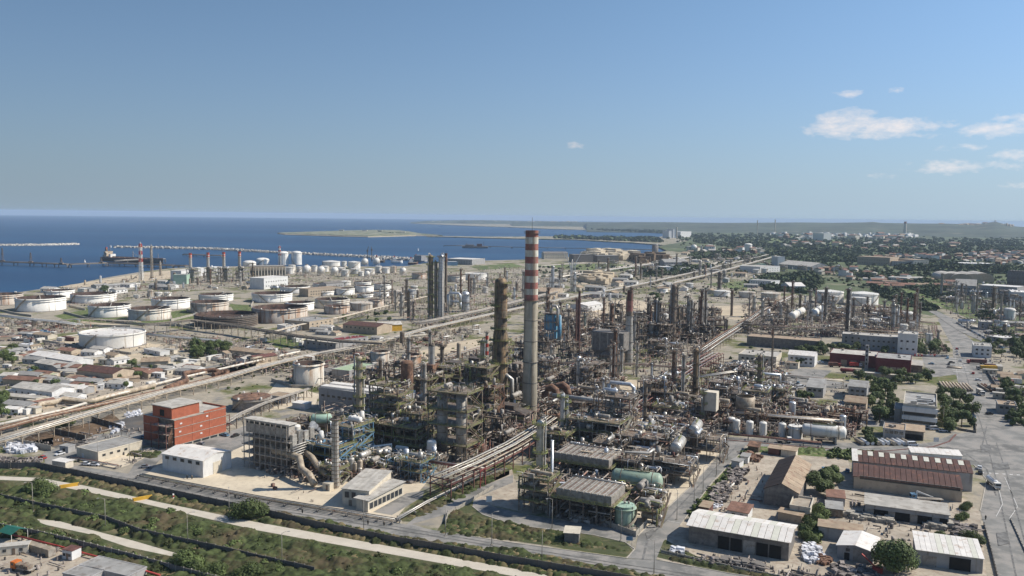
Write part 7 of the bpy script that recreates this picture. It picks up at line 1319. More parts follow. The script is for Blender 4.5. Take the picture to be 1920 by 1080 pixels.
b = MB('teal_cloth');b.poly([(0,0,3),(7,0,3),(7,3,4.2),(0,3,4.2)]);b.poly([(0,6,3),(0,3,4.2),(7,3,4.2),(7,6,3)]);s = MB('white_paint');[s.beam((x,y,0),(x,y,3),.12)for x in(.2,6.8)for y in(.2,5.8)];spawn([('awning',b.mesh('awning'),None),('post',s.mesh('post'),None)],'awning_tent','teal awning tent at the edge of the corner yard','awning',W(-4,1013),radians(-25))
# walls, fences, barriers
wall_run('boundary_wall','grey concrete panel wall on the plant side of the pale track',[(-20,880),(70,878),(145,893),(250,915),(437,955),(500,968),(590,990),(740,1020),(830,1035),(960,1058),(1190,1096)],2.7,4.2,'wall_panel_grey',post='wall_panel_grey',var=1)
wall_run('boundary_wall','middle concrete panel wall through the scrub',[(-20,933),(90,957),(200,980),(260,1003),(420,1038),(480,1052),(590,1077)],2.4,3.6,'wall_panel_grey',post='dark_concrete',var=2)
wall_run('boundary_wall','posted concrete wall between scrub and corner yard',[(-20,990),(60,1005),(120,1019),(250,1052),(330,1074),(420,1098)],2.4,3.2,'dark_concrete',post='concrete',var=2)
wall_run('retaining_wall','pale concrete ramp parapet',[(835,983),(840,965),(868,950),(925,915)],1.3,4,'concrete')
wall_run('retaining_wall','second concrete ramp parapet, farther from the viewer',[(745,973),(800,945),(856,920),(868,905)],1.1,4,'concrete')
wall_run('yard_wall','curved concrete panel wall round the dark yard',[(30,833),(60,838),(96,846)],2.6,3,'concrete')
wall_run('yard_wall','black retaining wall across the brown earth yard',[(100,812),(160,826),(166,824)],2.6,6,'black_steel');wall_run('yard_wall','second black retaining wall of the brown earth yard',[(172,790),(228,806)],2.6,6,'black_steel')
wall_run('yard_wall','thin wall bordering the inland road corner',[(1845,985),(1860,1040),(1872,1090)],1.0,3,'dark_concrete');wall_run('yard_wall','low wall edging the green verge of the inland road',[(1895,975),(1920,1030),(1940,1070)],.6,3,'concrete')
wall_run('yard_wall','boundary wall of the yards beside the near corner road',[(1240,1036),(1300,1050),(1400,1072),(1500,1092)],1.0,3,'concrete')
wall_run('yard_wall','hedge-backed wall along the main road',[(1845,690),(1870,730),(1900,775),(1925,800)],1.8,4,'dark_concrete');wall_run('yard_wall','curb wall beside the tree block',[(1826,770),(1830,812),(1795,806)],1.2,4,'dark_concrete')
def fence(desc,pts,h=2,step=4):
 C = [W(*p)for p in pts];o = C[0].copy();post = MB('insulation');post.beam((0,0,0),(0,0,h),.1);pm = post.mesh('post');kit = [];w_ = MB('grey_steel')
 for i in range(len(C)-1):
  d = C[i+1]-C[i];n = max(1,int(d.length/step))
  for j in range(n):q = C[i]-o+d*(j/n);kit.append(('post',pm,None,T(q.x,q.y,q.z)))
  for z in(.3,h*.5,h-.05):w_.beam(C[i]-o+Vector((0,0,z)),C[i+1]-o+Vector((0,0,z)),.06)
 kit.append(('rail',w_.mesh('rail'),None));return spawn(kit,'fence',desc,'fence',o)
fence('wire fence along the camp above the sand bank',[(90,765),(150,758),(230,738),(320,718),(350,705)],2.4,5);fence('handrail along the plant road trench',[(262,893),(400,919),(480,934),(740,976)],1.2,3.5);fence('wire fence beside the corner road',[(1420,1078),(1300,1056),(1240,1040)],1.6,4)
for i, (x,y)in enumerate(((130,913),(267,937))):
 b = MB('yellow_paint');b.box(0,0,0,7,.6,1.3);s = MB('dark_steel');s.box(-3.3,0,0,.25,.9,1.1).box(3.3,0,0,.25,.9,1.1);spawn([('beam',b.mesh('beam'),None),('foot',s.mesh('foot'),None)],'road_barrier',['yellow barrier on the pale track beside the great bush','yellow barrier farther along the pale track'][i],'barrier',W(x,y),radians(35))
b = MB('white_paint');b.cyl((0,0,0),(0,0,1),.35,n=8).use('red_paint').cyl((0,0,1),(0,0,1.7),.36,n=8).use('white_paint').cyl((0,0,1.7),(0,0,2.3),.35,n=8);spawn(b.mesh('marker_post'),'marker_post','red and white marker post by the pale track','post',W(325,937))
b = MB('blue_paint');b.box(0,0,1.6,2.2,.1,1.3);s = MB('grey_steel');s.beam((-.8,.1,0),(-.8,.1,2.8),.1).beam((.8,.1,0),(.8,.1,2.8),.1);spawn([('sign_board',b.mesh('sign_board'),None),('post',s.mesh('post'),None)],'road_sign','small blue sign board at the near junction','sign',W(1180,1022),radians(-10))
b = MB('white_paint');b.box(0,0,1,2.6,.1,2.2);spawn(b.mesh('notice_board'),'notice_board','white notice board by the red kerb of the crossroads','sign',W(1755,832))
b = MB('white_paint');b.box(0,0,1,2.2,.1,2.4);spawn(b.mesh('notice_board'),'notice_board','white notice board inside the ramp loop','sign',W(917,946))
LK = k_lamp(11,1.8);LS = k_lamp(9,1.4,'dark_steel')
for i, (x,y,ds)in enumerate([(62,960,'by the scrub wall'),(198,993,'in the scrub beside the middle wall'),(352,1024,'by the middle wall'),(529,1064,'near the lower end of the middle wall'),(682,995,'on the far verge of the pale track'),(1016,1058,'beside the near plant road'),(1226,1078,'at the corner of the near plant road'),(1035,993,'beside the sentry hut road'),(1164,1015,'before the pale green tank'),(1269,975,'at the stop line of the diagonal road'),(1301,950,'halfway down the diagonal road'),(1318,925,'in the middle of the diagonal road'),(1343,893,'in the upper part of the diagonal road'),(1364,862,'at the head of the diagonal road'),(670,875,'in front of the green-railed units'),(746,895,'in the paved yard'),(802,870,'by the twin-drum structure'),(168,820,'in the brown earth yard'),(312,843,'before the brick house'),(228,822,'in the dark asphalt yard'),(243,865,'in the sandy plot'),(184,871,'by the two parked cars'),(1657,832,'by the tan carport'),(1768,800,'before the inland tree block'),(1722,800,'before the white office'),(1735,668,'by the fire station car park'),(20,880,'beside the gate box'),(835,1005,'on the verge of the near plant road'),(922,1022,'near the ramp loop'),(1555,795,'beside the bullet tank'),(1420,812,'above the row of white vessels'),(430,975,'among the scrub on the track bank')]):
 spawn(LK if y>700 else LS,'street_lamp','grey street lamp '+ds,'lamp',W(x,y),radians(rc.choice((20,200,110))))
# vehicles
def k_car(m='car_paint',van=False):
 b = MB(m);L_, w_, h = (4.3,1.75,.75)if not van else(5.2,2,1.1);pr = [(-L_/2,.35),(-L_/2,h+.1),(-L_*.3,h+.25),(L_*.2,h+.2),(L_/2,h-.05),(L_/2,.35)]
 for s, o in((-1,1),(1,-1)):b.poly([(x,s*w_/2,z)for x,z in pr][::o])
 for i in range(len(pr)):j = (i+1)%len(pr);b.poly([(pr[i][0],-w_/2,pr[i][1]),(pr[i][0],w_/2,pr[i][1]),(pr[j][0],w_/2,pr[j][1]),(pr[j][0],-w_/2,pr[j][1])][::-1])
 c = MB('glass_dark');ch = .55 if not van else .9;p2 = [(-L_*.42,h+.15),(-L_*.3,h+.2+ch),(L_*.05,h+.2+ch),(L_*.24,h+.15)]
 if van:p2 = [(-L_*.49,h+.1),(-L_*.48,h+.2+ch),(L_*.22,h+.2+ch),(L_*.36,h+.1)]
 for s, o in((-1,1),(1,-1)):c.poly([(x,s*w_*.44,z)for x,z in p2][::o])
 for i in range(3):c.use(m if i==1 or(van and i==0)else 'glass_dark');c.poly([(p2[i][0],-w_*.44,p2[i][1]),(p2[i][0],w_*.44,p2[i][1]),(p2[i+1][0],w_*.44,p2[i+1][1]),(p2[i+1][0],-w_*.44,p2[i+1][1])][::-1])
 k = [('body',b.mesh('body'),None),('cabin',c.mesh('cabin'),None)];wm = MB('rubber');wm.cyl((0,-.1,0),(0,.1,0),.32,n=10);wm = wm.mesh('wheel')
 for x in(-L_*.32,L_*.32):
  for y in(-w_*.46,w_*.46):k.append(('wheel',wm,None,T(x,y,.32)))
 return k
def k_truck(cab='white_paint',body='white_paint',L_=9,tank_=False,flat=False,crane=False,load=None):
 k = [];c = MB(cab);c.box(L_/2-1,0,.8,2,2.4,2.1).use('glass_dark').box(L_/2-.02,0,1.7,.1,2.1,.9).box(L_/2-.8,0,1.8,1,2.44,.7);k.append(('cab',c.mesh('cab'),None));f = MB('dark_steel');f.box(0,0,.7,L_,1.2,.35);k.append(('chassis',f.mesh('chassis'),None))
 b = MB(body)
 if tank_:b.capsule((-L_/2,0,2.2),(L_/2-2.4,0,2.2),1.2,14);b.use('grey_steel').box(-1.2,0,3.3,L_*.6,.6,.15)
 elif flat:b.box(-1.2,0,1.1,L_-2.6,2.4,.2)
 else:b.box(-1.2,0,1.1,L_-2.6,2.5,2.4)
 k.append(('tank_body' if tank_ else 'load_bed',b.mesh('b'),None))
 if load:q = MB(load);[q.box(-L_*.3+i*1.6,.1,1.35,1.3,2,.9+.3*(i%2))for i in range(4)];k.append(('load',q.mesh('load'),None))
 if crane:q = MB('white_paint');q.beam((L_/2-2.3,0,1.2),(L_/2-2.3,0,4),.4).beam((L_/2-2.3,0,4),(-L_*.1,0,2.2),.35).beam((L_/2-2.3,0,3.6),(-L_*.2,.2,1.9),.3);k.append(('crane_arm',q.mesh('crane_arm'),None))
 wm = MB('rubber');wm.cyl((0,-.15,0),(0,.15,0),.5,n=10);wm = wm.mesh('wheel')
 for x in(L_/2-1.1,-L_*.22,-L_*.36):
  for y in(-1.05,1.05):k.append(('wheel',wm,None,T(x,y,.5)))
 return k
CAR = {m:k_car(m)for m in('car_paint','car_white','rubber','red_paint','blue_paint')};VAN = {m:k_car(m,True)for m in('car_white','red_paint')}
RD = TH
for(x,y,kind,m,a,ds)in[(162,872,0,'car_white',-8,'pale car parked by the low white block'),(178,873,0,'car_paint',-6,'dark silver car beside the low white block'),(273,877,0,'car_paint',10,'small grey car at the shed bend'),(1855,777,0,'rubber',5,'black car driving on the main road'),(1837,879,0,'car_white',60,'white car parked at the hall corner'),(1838,888,0,'rubber',62,'dark car parked behind the white one at the hall corner'),(1736,803,0,'car_white',-10,'white car by the carport'),(1768,809,0,'car_white',-8,'white car on the crossroads apron'),(1752,806,1,'rubber' if False else 'car_white',0,'white van by the office wall'),(1711,836,1,'car_white',5,'white van parked near the red kerb'),(1801,677,0,'car_white',60,'white car on the main road by the zebra stripes'),(1794,655,0,'red_paint',60,'red car queueing on the main road'),(1794,660,0,'car_white',60,'white car queueing on the main road'),(1795,665,0,'car_white',60,'last white car of the short queue'),(1796,655,0,'car_paint',60,'grey car queueing on the main road'),(1539,680,0,'car_white',-40,'white car before the red fire station'),(1530,680,0,'car_paint',-40,'grey car before the red fire station'),(1549,677,0,'rubber',-40,'dark car close to the red fire station door'),(1483,748,1,'car_white',60,'white truck-like van in the van park'),(1500,728,1,'car_white',20,'white van in the van park'),(1488,724,0,'car_paint',0,'grey car in the van park'),(1478,723,0,'car_paint',-20,'silver car at the van park end'),(1504,725,0,'car_white',0,'small white car at the van park'),(272,822,0,'blue_paint',-10,'blue car in the shade of the brick house'),(513,756,0,'car_white',0,'white car parked in the middle sandy yard'),(518,758,0,'rubber',0,'dark car parked in the middle sandy yard'),(30,770,0,'red_paint',0,'red car in the camp'),(36,772,0,'car_white',10,'white car in the camp')]:
 spawn((VAN if kind else CAR).get(m,CAR['car_paint']),'parked_car' if not kind else 'white_van',ds,'car' if not kind else 'van',W(x,y,.1),radians(a))
r = rng(99)
for P, n in[([(1455,708),(1500,700),(1540,712),(1500,740),(1470,745)],9),([(1800,700),(1830,700),(1880,860),(1830,860)],4),([(1400,700),(1455,695),(1465,706),(1410,712)],6),([(1730,670),(1785,672),(1792,690),(1742,696)],4),([(1640,822),(1700,835),(1740,832),(1650,838)],3),([(20,640),(240,700),(160,760),(0,740)],14),([(540,640),(700,630),(720,640),(560,660)],8),([(0,845),(130,850),(90,872),(0,866)],2),([(1460,880),(1590,870),(1590,900),(1560,940)],2),([(300,840),(440,812),(460,820),(340,848)],3)]:
 for(x,y)in scatter_px(P,n,r):k = r.choice(('car_paint','car_white','rubber','red_paint','blue_paint'));spawn(CAR[k],'parked_car',{'car_paint':'silver','car_white':'white','rubber':'black','red_paint':'red','blue_paint':'blue'}[k]+' parked car','car',W(x,y,.1),radians(r.choice((63,243,-27,153)))+r.uniform(-.1,.1))
r = rng(9)
for i in range(22):spawn(CAR[r.choice(('car_paint','car_white','rubber','red_paint'))],'parked_car','parked car in the row before the long office lawn','car',W(1716+i*2.9,667.5+i*.05+r.uniform(-.4,.4),.1),RD+r.uniform(-.1,.1),group='cars parked before the office lawn')
for i in range(34):
 t = i/33;x = 1790+t*85;y = 604+t*46;spawn(CAR[r.choice(('car_paint','car_white','rubber','blue_paint'))],'parked_car','parked car in the long line along the railway road','car',W(x+5,y+3,.15),radians(40),group='cars along the railway road')
for(x,y,k,a,ds,cat_)in[(1862,912,k_truck('white_paint','car_white',10,tank_=True),-100,'white tanker truck coming down the main road','tanker truck'),(1838,740,k_truck('white_paint','dirty_white',9),-100,'pale box truck on the main road','truck'),(1737,940,k_truck('blue_paint','grey_steel',12,flat=True,crane=True),172,'flatbed truck with a blue cab and a folded white crane','truck'),(1831,682,k_truck('red_paint','rust_red',14,load='rust_red'),170,'red lorry with stacked red load','lorry'),(1850,694,k_truck('grey_steel','yellow_paint',14,load='rust'),172,'lorry with an orange load','lorry'),(1548,828,k_truck('white_paint','dark_steel',10,flat=True),-8,'white-cabbed truck under the bullet tank','truck'),(44,1071,k_truck('orange_paint','grey_steel',8,flat=True,crane=False,load='dark_steel'),160,'orange-cabbed flatbed in the corner yard','truck'),(1590,699,k_truck('rust_red','oxide_red',10,tank_=True),-6,'red fire engine outside the fire station','fire engine'),(1565,688,k_truck('oxide_red','rust_red',9),-6,'second red fire engine near the station doors','fire engine'),(1604,688,k_truck('car_white','red_paint',9),-6,'white and red fire engine near the drill tower','fire engine'),(1484,744,k_truck('white_paint','white_paint',6,flat=True),75,'small white flatbed in the van park','truck'),(1470,830,k_truck('white_paint','grey_steel',7,flat=True),-5,'white pickup by the plant wall','truck'),(100,615,k_truck('orange_paint','dark_steel',7,flat=True),20,'orange machine in the laydown yard','truck')]:
 spawn(k,'truck' if 'tanker' not in cat_ and 'fire' not in cat_ else cat_.replace(' ','_'),ds,cat_,W(x,y,.1),radians(a))
b = MB('red_paint');b.beam((0,0,1),(5,-2,4),.35).box(0,0,0,3,2,1.6);spawn(b.mesh('conveyor'),'loader_arm','red loader arm raised at the bottom yard','loader',W(1645,1072),radians(150))
for i, (P,n)in enumerate([([(1300,960),(1400,846),(1430,850),(1440,950),(1350,968)],260),([(1500,935),(1600,925),(1800,955),(1830,1000),(1700,1010),(1540,1000)],420),([(1240,1030),(1480,1060),(1560,1080),(1560,1098),(1300,1056)],260),([(1560,1000),(1700,1010),(1830,1030),(1840,1060),(1700,1060),(1640,1040)],160),([(0,1020),(110,1028),(230,1075),(0,1085)],130),([(20,836),(230,800),(290,812),(120,842)],200),([(480,880),(620,910),(740,915),(700,960),(480,925)],60),([(140,840),(300,845),(250,870)],50),([(1800,560),(1920,600),(1920,690),(1850,680)],500),([(1846,690),(1930,700),(1940,800),(1900,790)],260),([(1450,700),(1640,700),(1640,790),(1470,770)],240),([(0,640),(480,650),(560,665),(330,715),(0,790)],1300)]):
 clutter('yard_litter',P,n if i>6 else n//2,800+i,.9,'debris_grey' if i%3 else 'clutter',.3,1.5,.25)
def person(px,py,shirt,ds):
 b = MB('rubber');b.lathe([(.10,0),(.13,.5),(.2,.9)],8,(-.1,0,0)).lathe([(.10,0),(.13,.5),(.2,.9)],8,(.1,0,0));b.use(shirt).lathe([(.2,.85),(.25,1.3),(.2,1.45),(.08,1.5)],8);b.tube([(-.25,0,1.38),(-.32,.05,1.1),(-.3,.15,.85)],.06,5).tube([(.25,0,1.38),(.32,.05,1.1),(.3,.15,.85)],.06,5);b.use('tan_roof').sphere((0,0,1.63),.12,8,6);spawn(b.mesh('person'),'person',ds,'person',W(px,py,.1))
for x, y, s, ds in[(148,866,'rubber','person in dark clothes walking by the parked cars'),(441,934,'rubber','person in dark clothes on the near plant road'),(240,905,'dark_steel','person walking below the wall bend'),(567,962,'rubber','person in black on the road past the sand yard'),(690,983,'rubber','person in black near the control house road'),(720,985,'dark_steel','second person near the control house road'),(351,898,'rubber','person standing before the cream shed'),(360,898,'dark_steel','second person before the cream shed'),(252,860,'rubber','person crossing the sandy plot'),(1848,974,'rubber','person at the inland road mouth'),(1830,800,'rubber','person by the tree block road')]:person(x,y,s,ds)
# heaps, pipe stacks, blocks in the yards
def heap(desc,P,n,m,seed,s=(.4,1.4),h=2.0,cat='heap',name='scrap_heap'):
 r = rng(seed);b = MB(m);kit = []
 pts = scatter_px(P,n,r);c = W(sum(p[0]for p in P)/len(P),sum(p[1]for p in P)/len(P))
 for(x,y)in pts:
  p = W(x,y)-c;q = r.uniform(*s);hh = h*r.random()**1.5
  if 'concrete' in m:
   e = MB(m);e.box(0,0,0,q*r.uniform(.8,1.5),q,q*r.uniform(.4,.8)+hh*.4);kit.append(('stone_block',e.mesh('stone_block'),None,T(p.x,p.y,0,GA+r.uniform(-.2,.2))));continue
  b.box(p.x,p.y,hh*.5,q*r.uniform(.6,2),q,q*r.uniform(.4,1),r.uniform(0,3.1))
  if hh > .6:b.box(p.x,p.y,0,q,q,hh*.6,r.uniform(0,3))
 if not kit:kit = [('scrap',b.mesh('scrap'),None)]
 return spawn(kit,name,desc,cat,c)
heap('heap of bulging white sacks by the yard wall',[(8,842),(18,834),(40,832),(65,838),(74,845),(50,851),(15,850)],190,'bag_white',1,(.9,1.5),2.2,name='sack_heap')
heap('grey and white scrap heap by the white-roofed sheds',[(1505,1030),(1520,1018),(1540,1035),(1545,1050),(1520,1058),(1505,1048)],160,'bag_white',2,(.5,1.2),2.2)
heap('rusty scrap heap beside the grey one',[(1535,1045),(1560,1050),(1550,1060),(1532,1060)],90,'rust',3,(.5,1.2),1.4)
heap('long scrap metal heap up the scrap yard',[(1365,885),(1385,880),(1400,885),(1385,910),(1365,905)],190,'debris_grey',4,(.4,1.4),1.6);heap('mixed scrap heap beside the diagonal road hedge',[(1340,915),(1360,905),(1370,925),(1350,950),(1330,945)],170,'debris_grey',5,(.5,1.6),1.6)
heap('white plastic scrap in the scrap yard',[(1335,940),(1350,935),(1355,950),(1338,955)],70,'bag_white',6,(.4,.9),1.2);heap('rusty girders at the top of the scrap yard',[(1400,850),(1430,858),(1420,868),(1400,862)],90,'rust',7,(.4,1.6),1.4)
heap('scrap bundle by the sack heap',[(0,858),(50,860),(80,860),(80,868),(0,868)],120,'debris_grey',8,(.4,1.2),1.0);heap('white bags along the brown earth yard',[(205,800),(232,795),(232,806),(210,815)],60,'bag_white',9,(.6,1.2),.9);heap('white sacks beside the pipe rack in the dark yard',[(230,778),(262,770),(268,778),(240,784)],60,'bag_white',10,(.6,1.3),1.0)
heap('row of grey blocks at the yard edge by the corner road',[(1338,1045),(1400,1055),(1430,1062),(1430,1070),(1400,1064),(1340,1055)],60,'dark_concrete',11,(1.0,2.0),1.0);heap('white bags at the mouth of the white-roofed shed',[(1258,1028),(1275,1030),(1285,1040),(1262,1040)],22,'bag_white',12,(.9,1.6),1.2);heap('stacked stone slabs in the stone yard',[(1730,968),(1780,974),(1785,995),(1735,990)],110,'concrete',13,(1.2,2.2),1.8)
heap('dark stone slabs by the white-roofed inland shed',[(1790,985),(1830,995),(1820,1020),(1790,1010)],90,'debris_grey',14,(.8,1.8),1.4);heap('slab stacks in front of the workshop row',[(1575,960),(1620,968),(1680,978),(1680,984),(1620,976),(1570,966)],60,'concrete',15,(1.2,2.2),1.5);heap('dark pallets at the foot of the white-roofed workshop',[(1562,1060),(1640,1072),(1640,1090),(1560,1085)],80,'debris_grey',16,(1.0,1.8),1.4)
heap('pale stockpile of crushed rock on the bay shore',[(1095,484),(1120,480),(1190,482),(1190,488),(1110,489)],300,'white_sand',17,(10,22),14,name='stockpile');heap('dark coal stockpile by the bay shore',[(1190,488),(1240,484),(1250,489),(1200,494)],120,'brown_earth',18,(10,20),10,name='stockpile');heap('mound of excavated yellow earth',[(1085,528),(1120,518),(1155,524),(1130,534)],120,'sand',19,(6,14),5,name='stockpile')
heap('timber and cloth clutter in the camp yards',[(90,640),(200,655),(250,662),(150,668),(80,655)],130,'debris_grey',20,(.6,2.2),1.4);heap('blue and white clutter behind the bright roofed shed',[(20,650),(60,644),(80,656),(30,662)],60,'bag_white',21,(.6,2),1.0);heap('junk along the seaward laydown yard',[(0,626),(60,632),(70,640),(0,640)],130,'debris_grey',22,(.8,2.4),1.2)
def pipe_stack(desc,px,py,n,L_,rr,a,m,two=False):
 b = MB(m);kit = []
 for i in range(n):q = MB(m if i%3 else 'tan_clad');q.tube([((i-n/2)*2.9*rr,-L_/2*(1-(i%3)*.1),rr+.2),((i-n/2)*2.9*rr,L_/2,rr+.2)],rr,8);kit.append(('pipe',q.mesh('pipe'),None))
 spawn(kit,'pipe_stack',desc,'pipe stack',W(px,py),radians(a))
pipe_stack('row of pale pipes laid out behind the inland tree block',1795,727,9,26,.7,-20,'tan_wall');pipe_stack('row of rusty and grey pipes laid out beyond the main road',1866,730,7,24,.7,-15,'rust');pipe_stack('dark pipes at the fire station lawn',1790,690,5,10,.4,60,'tan_clad')
pipe_stack('long rusty pipes in the scrap yard',1352,925,5,9,.35,60,'rust');pipe_stack('white pipe bundle in the scrap yard',1370,912,3,8,.4,-30,'white_paint');pipe_stack('silver tanks laid side by side by the crossroads',1660,832,10,8,.9,2,'car_white')
# vegetation
def leaf_cards(r,n,rad,size,flat=.75,core=.35,lobes=6):
 """leaf clumps spread through an uneven crown volume, as small quads"""
 L_ = [(r.uniform(-.55,.55),r.uniform(-.55,.55),r.uniform(-.3,.5),r.uniform(.35,.6))for _ in range(lobes)]
 V = np.zeros((n*4,3));k = 0
 for i in range(n):
  lx, ly, lz, lr = L_[r.randrange(lobes)];t = r.uniform(0,2*pi);u = r.uniform(-.75,1);q = sqrt(max(0,1-u*u));d = lr*(r.random()**.35)
  c = Vector(((lx+cos(t)*q*d)*rad,(ly+sin(t)*q*d)*rad,(lz+u*d)*rad*flat));nrm = Vector((cos(t)*q+r.uniform(-.6,.6),sin(t)*q+r.uniform(-.6,.6),u+r.uniform(-.2,.8))).normalized()
  a = nrm.cross(Vector((r.uniform(-1,1),r.uniform(-1,1),.3))).normalized();b = nrm.cross(a);s = size*r.uniform(.6,1.35)
  for(e,f)in((-1,-.8),(1,-.6),(.8,1),(-.7,.9)):V[k] = c+a*(e*s/2)+b*(f*s/2);k += 1
 return V
def k_tree(seed,h=8,rad=3.6,n=700,size=.75,m='leaf',trunk=.3,flat=1.0):
 r = rng(seed);V = leaf_cards(r,n,rad,size,flat);V[:,2] += h-rad*flat*1.0;V[:,2] = np.maximum(V[:,2],.3);Q = np.arange(len(V)).reshape(-1,4);cm = np_mesh('crown',V,Q,m);t = MB('bark');z1 = h-rad*flat
 t.cyl((0,0,-.2),(0,0,max(.6,z1)),trunk,trunk*.65,7)
 for i in range(4):a = i*1.6+r.random();t.cyl((0,0,max(.5,z1*.8)),(cos(a)*rad*.5,sin(a)*rad*.5,h-rad*flat*.6),trunk*.5,trunk*.15,5)
 core = MB(m);
 return[('trunk',t.mesh('trunk'),None),('crown',cm,None)]
def k_bush(seed,rad=2.4,n=420,size=.6,m='scrub_leaf',flat=.7):
 r = rng(seed);V = leaf_cards(r,n,rad,size,flat,lobes=7);V[:,2] = V[:,2]+rad*flat*.45;V[:,2] = np.maximum(V[:,2],0.02);return np_mesh('bush',V,np.arange(len(V)).reshape(-1,4),m)
def k_palm(seed):
 r = rng(seed);t = MB('bark');t.cyl((0,0,0),(.2,0,7),.3,.22,7);f = MB('leaf')
 for i in range(14):
  a = i*2*pi/14+r.uniform(-.2,.2);q = r.uniform(.3,1);p0 = Vector((.2,0,7));pr = p0
  for j in range(4):n_ = p0+Vector((cos(a)*(j+1)*.75,sin(a)*(j+1)*.75,q*1.2*(j+1)*.6-(j+1)**2*.24));s = Vector((-sin(a),cos(a),0))*(.4-j*.08);f.poly([pr-s,pr+s,n_+s*.8,n_-s*.8]);pr = n_
 return[('trunk',t.mesh('trunk'),None),('frond',f.mesh('frond'),None)]
TR = [k_tree(i,[6.5,8,7.4,5.5,9,6.5][i],[3.3,4,4.3,2.8,4.4,3.2][i],1500,.55,['leaf','dark_leaf','leaf','dark_leaf','leaf','dark_leaf'][i])for i in range(6)]
TRW = ['small round green tree','dark rounded tree','broad green tree','small dark tree','tall green tree','dark leafy tree']
def tree(px,py,kind,desc,s=1.0,kit=None,cat='tree'):
 return spawn(kit or TR[kind],'tree',desc,cat,W(px,py),rng(int(px*3+py)).uniform(0,6.28),s)
big = k_tree(41,13,8.4,9000,.52,'dark_leaf',.5,.85);tree(1678,1076,0,'biggest dark round tree by the white-roofed workshop',1.0,big)
big2 = k_tree(42,10.5,7.2,7000,.5,'leaf',.45,.85);tree(1538,922,0,'big bushy tree between barn and brown-roofed hall',1.0,big2);tree(1560,905,0,'second bushy tree joining the big one by the barn',.8,big2)
bb = k_bush(43,7,6000,.42,'leaf',.75)
for(x,y,s,ds)in[(75,925,1.0,'great domed bush beside the pale track'),(468,973,1.15,'great dark bush where the pale track meets the plant wall'),(348,1070,1.0,'great rounded bush below the middle wall'),(1822,1019,.72,'round bush by the inland shed'),(1765,856,.66,'dark round bush alone on the crossroads'),(1765,1008,.4,'small round bush in the stone yard'),(1308,975,.6,'bush at the stop line of the diagonal road'),(123,800,.85,'round bush beside the broad rack and brown yard'),(1815,955,.5,'bush at the hall corner'),(1808,975,.5,'second bush by the inland yard gate'),(405,1080,.7,'bush beside the great rounded one'),(470,1085,.8,'bush cut by the lower frame edge'),(1520,1000,.8,'bushy hedge clump between the yards'),(1528,985,.75,'upper hedge clump between the yards'),(1535,965,.7,'topmost hedge clump between the yards'),(1515,1015,.6,'lowest hedge clump between the yards')]:
 spawn(bb,'bush',ds,'bush',W(x,y),rng(x).uniform(0,6),s)
GROUP_T = [([(1636,722),(1680,712),(1676,792),(1640,800),(1630,760)],20,1.05,'tree of the shady grove seaward of the white office'),([(1764,735),(1815,740),(1825,800),(1778,812),(1768,790)],20,1.1,'tree of the grove between white office and main road'),([(1650,705),(1745,712),(1740,722),(1655,718)],10,.9,'tree in the line behind the white office'),([(1470,652),(1545,655),(1555,668),(1480,665)],14,.9,'tree in the row behind the canteen and fire station'),([(1550,655),(1610,655),(1680,664),(1680,672),(1560,665)],12,.9,'tree between long office and fire station'),([(1714,655),(1770,650),(1778,664),(1720,668)],12,1.0,'tree on the office lawn'),([(355,662),(385,648),(430,655),(425,672),(365,676)],14,1.1,'tree of the dark clump in the camp'),([(0,660),(30,655),(30,690),(0,690)],8,.9,'tree at the seaward edge of the camp'),([(0,735),(15,728),(12,780),(0,785)],6,.9,'tree by the seaward barracks'),([(60,690),(220,690),(300,680),(240,730),(120,740),(60,730)],16,.75,'tree among the camp huts'),([(1880,720),(1930,730),(1940,800),(1900,780)],12,1.0,'tree along the inland wall'),([(1850,640),(1930,650),(1940,680),(1860,668)],20,1.0,'tree of the wood behind the gatehouse'),([(1880,820),(1930,830),(1930,850),(1895,845)],0,.8,''),([(190,552),(205,545),(205,556)],2,1.5,'dark tree by the seafront tanks'),([(1500,748),(1530,752),(1520,762),(1500,760)],4,.8,'tree in front of the blue-grey house'),([(1480,675),(1500,680),(1505,695),(1490,692)],4,.9,'tree beside the white canteen'),([(1560,700),(1640,710),(1650,720),(1610,716)],3,.9,'tree by the red fire engine yard'),([(1210,560),(1240,556),(1240,566)],4,1.2,'dark tree on the open ground behind the dark columns'),([(1880,780),(1895,800),(1930,805),(1920,785)],6,.7,'shrub-like tree beside the inland shed'),([(620,590),(740,585),(760,600),(640,620)],8,.8,'small tree below the tan rack'),([(1620,800),(1640,815),(1640,845),(1622,840)],6,.7,'tree beside the white-capped tanks')]
for i, (P,n,s,ds)in enumerate(GROUP_T):
 r = rng(300+i)
 for(x,y)in scatter_px(P,int(n*1.35),r):k = r.randrange(6);spawn(TR[k],'tree',TRW[k],'tree',W(x,y),r.uniform(0,6),s*r.uniform(.75,1.2))
for(x,y)in((1722,660),(1728,657),(1745,662),(1756,660)):spawn(k_palm(x),'palm_tree','palm on the office lawn by the main road','palm',W(x,y),0,1.4,group='palms on the office lawn')
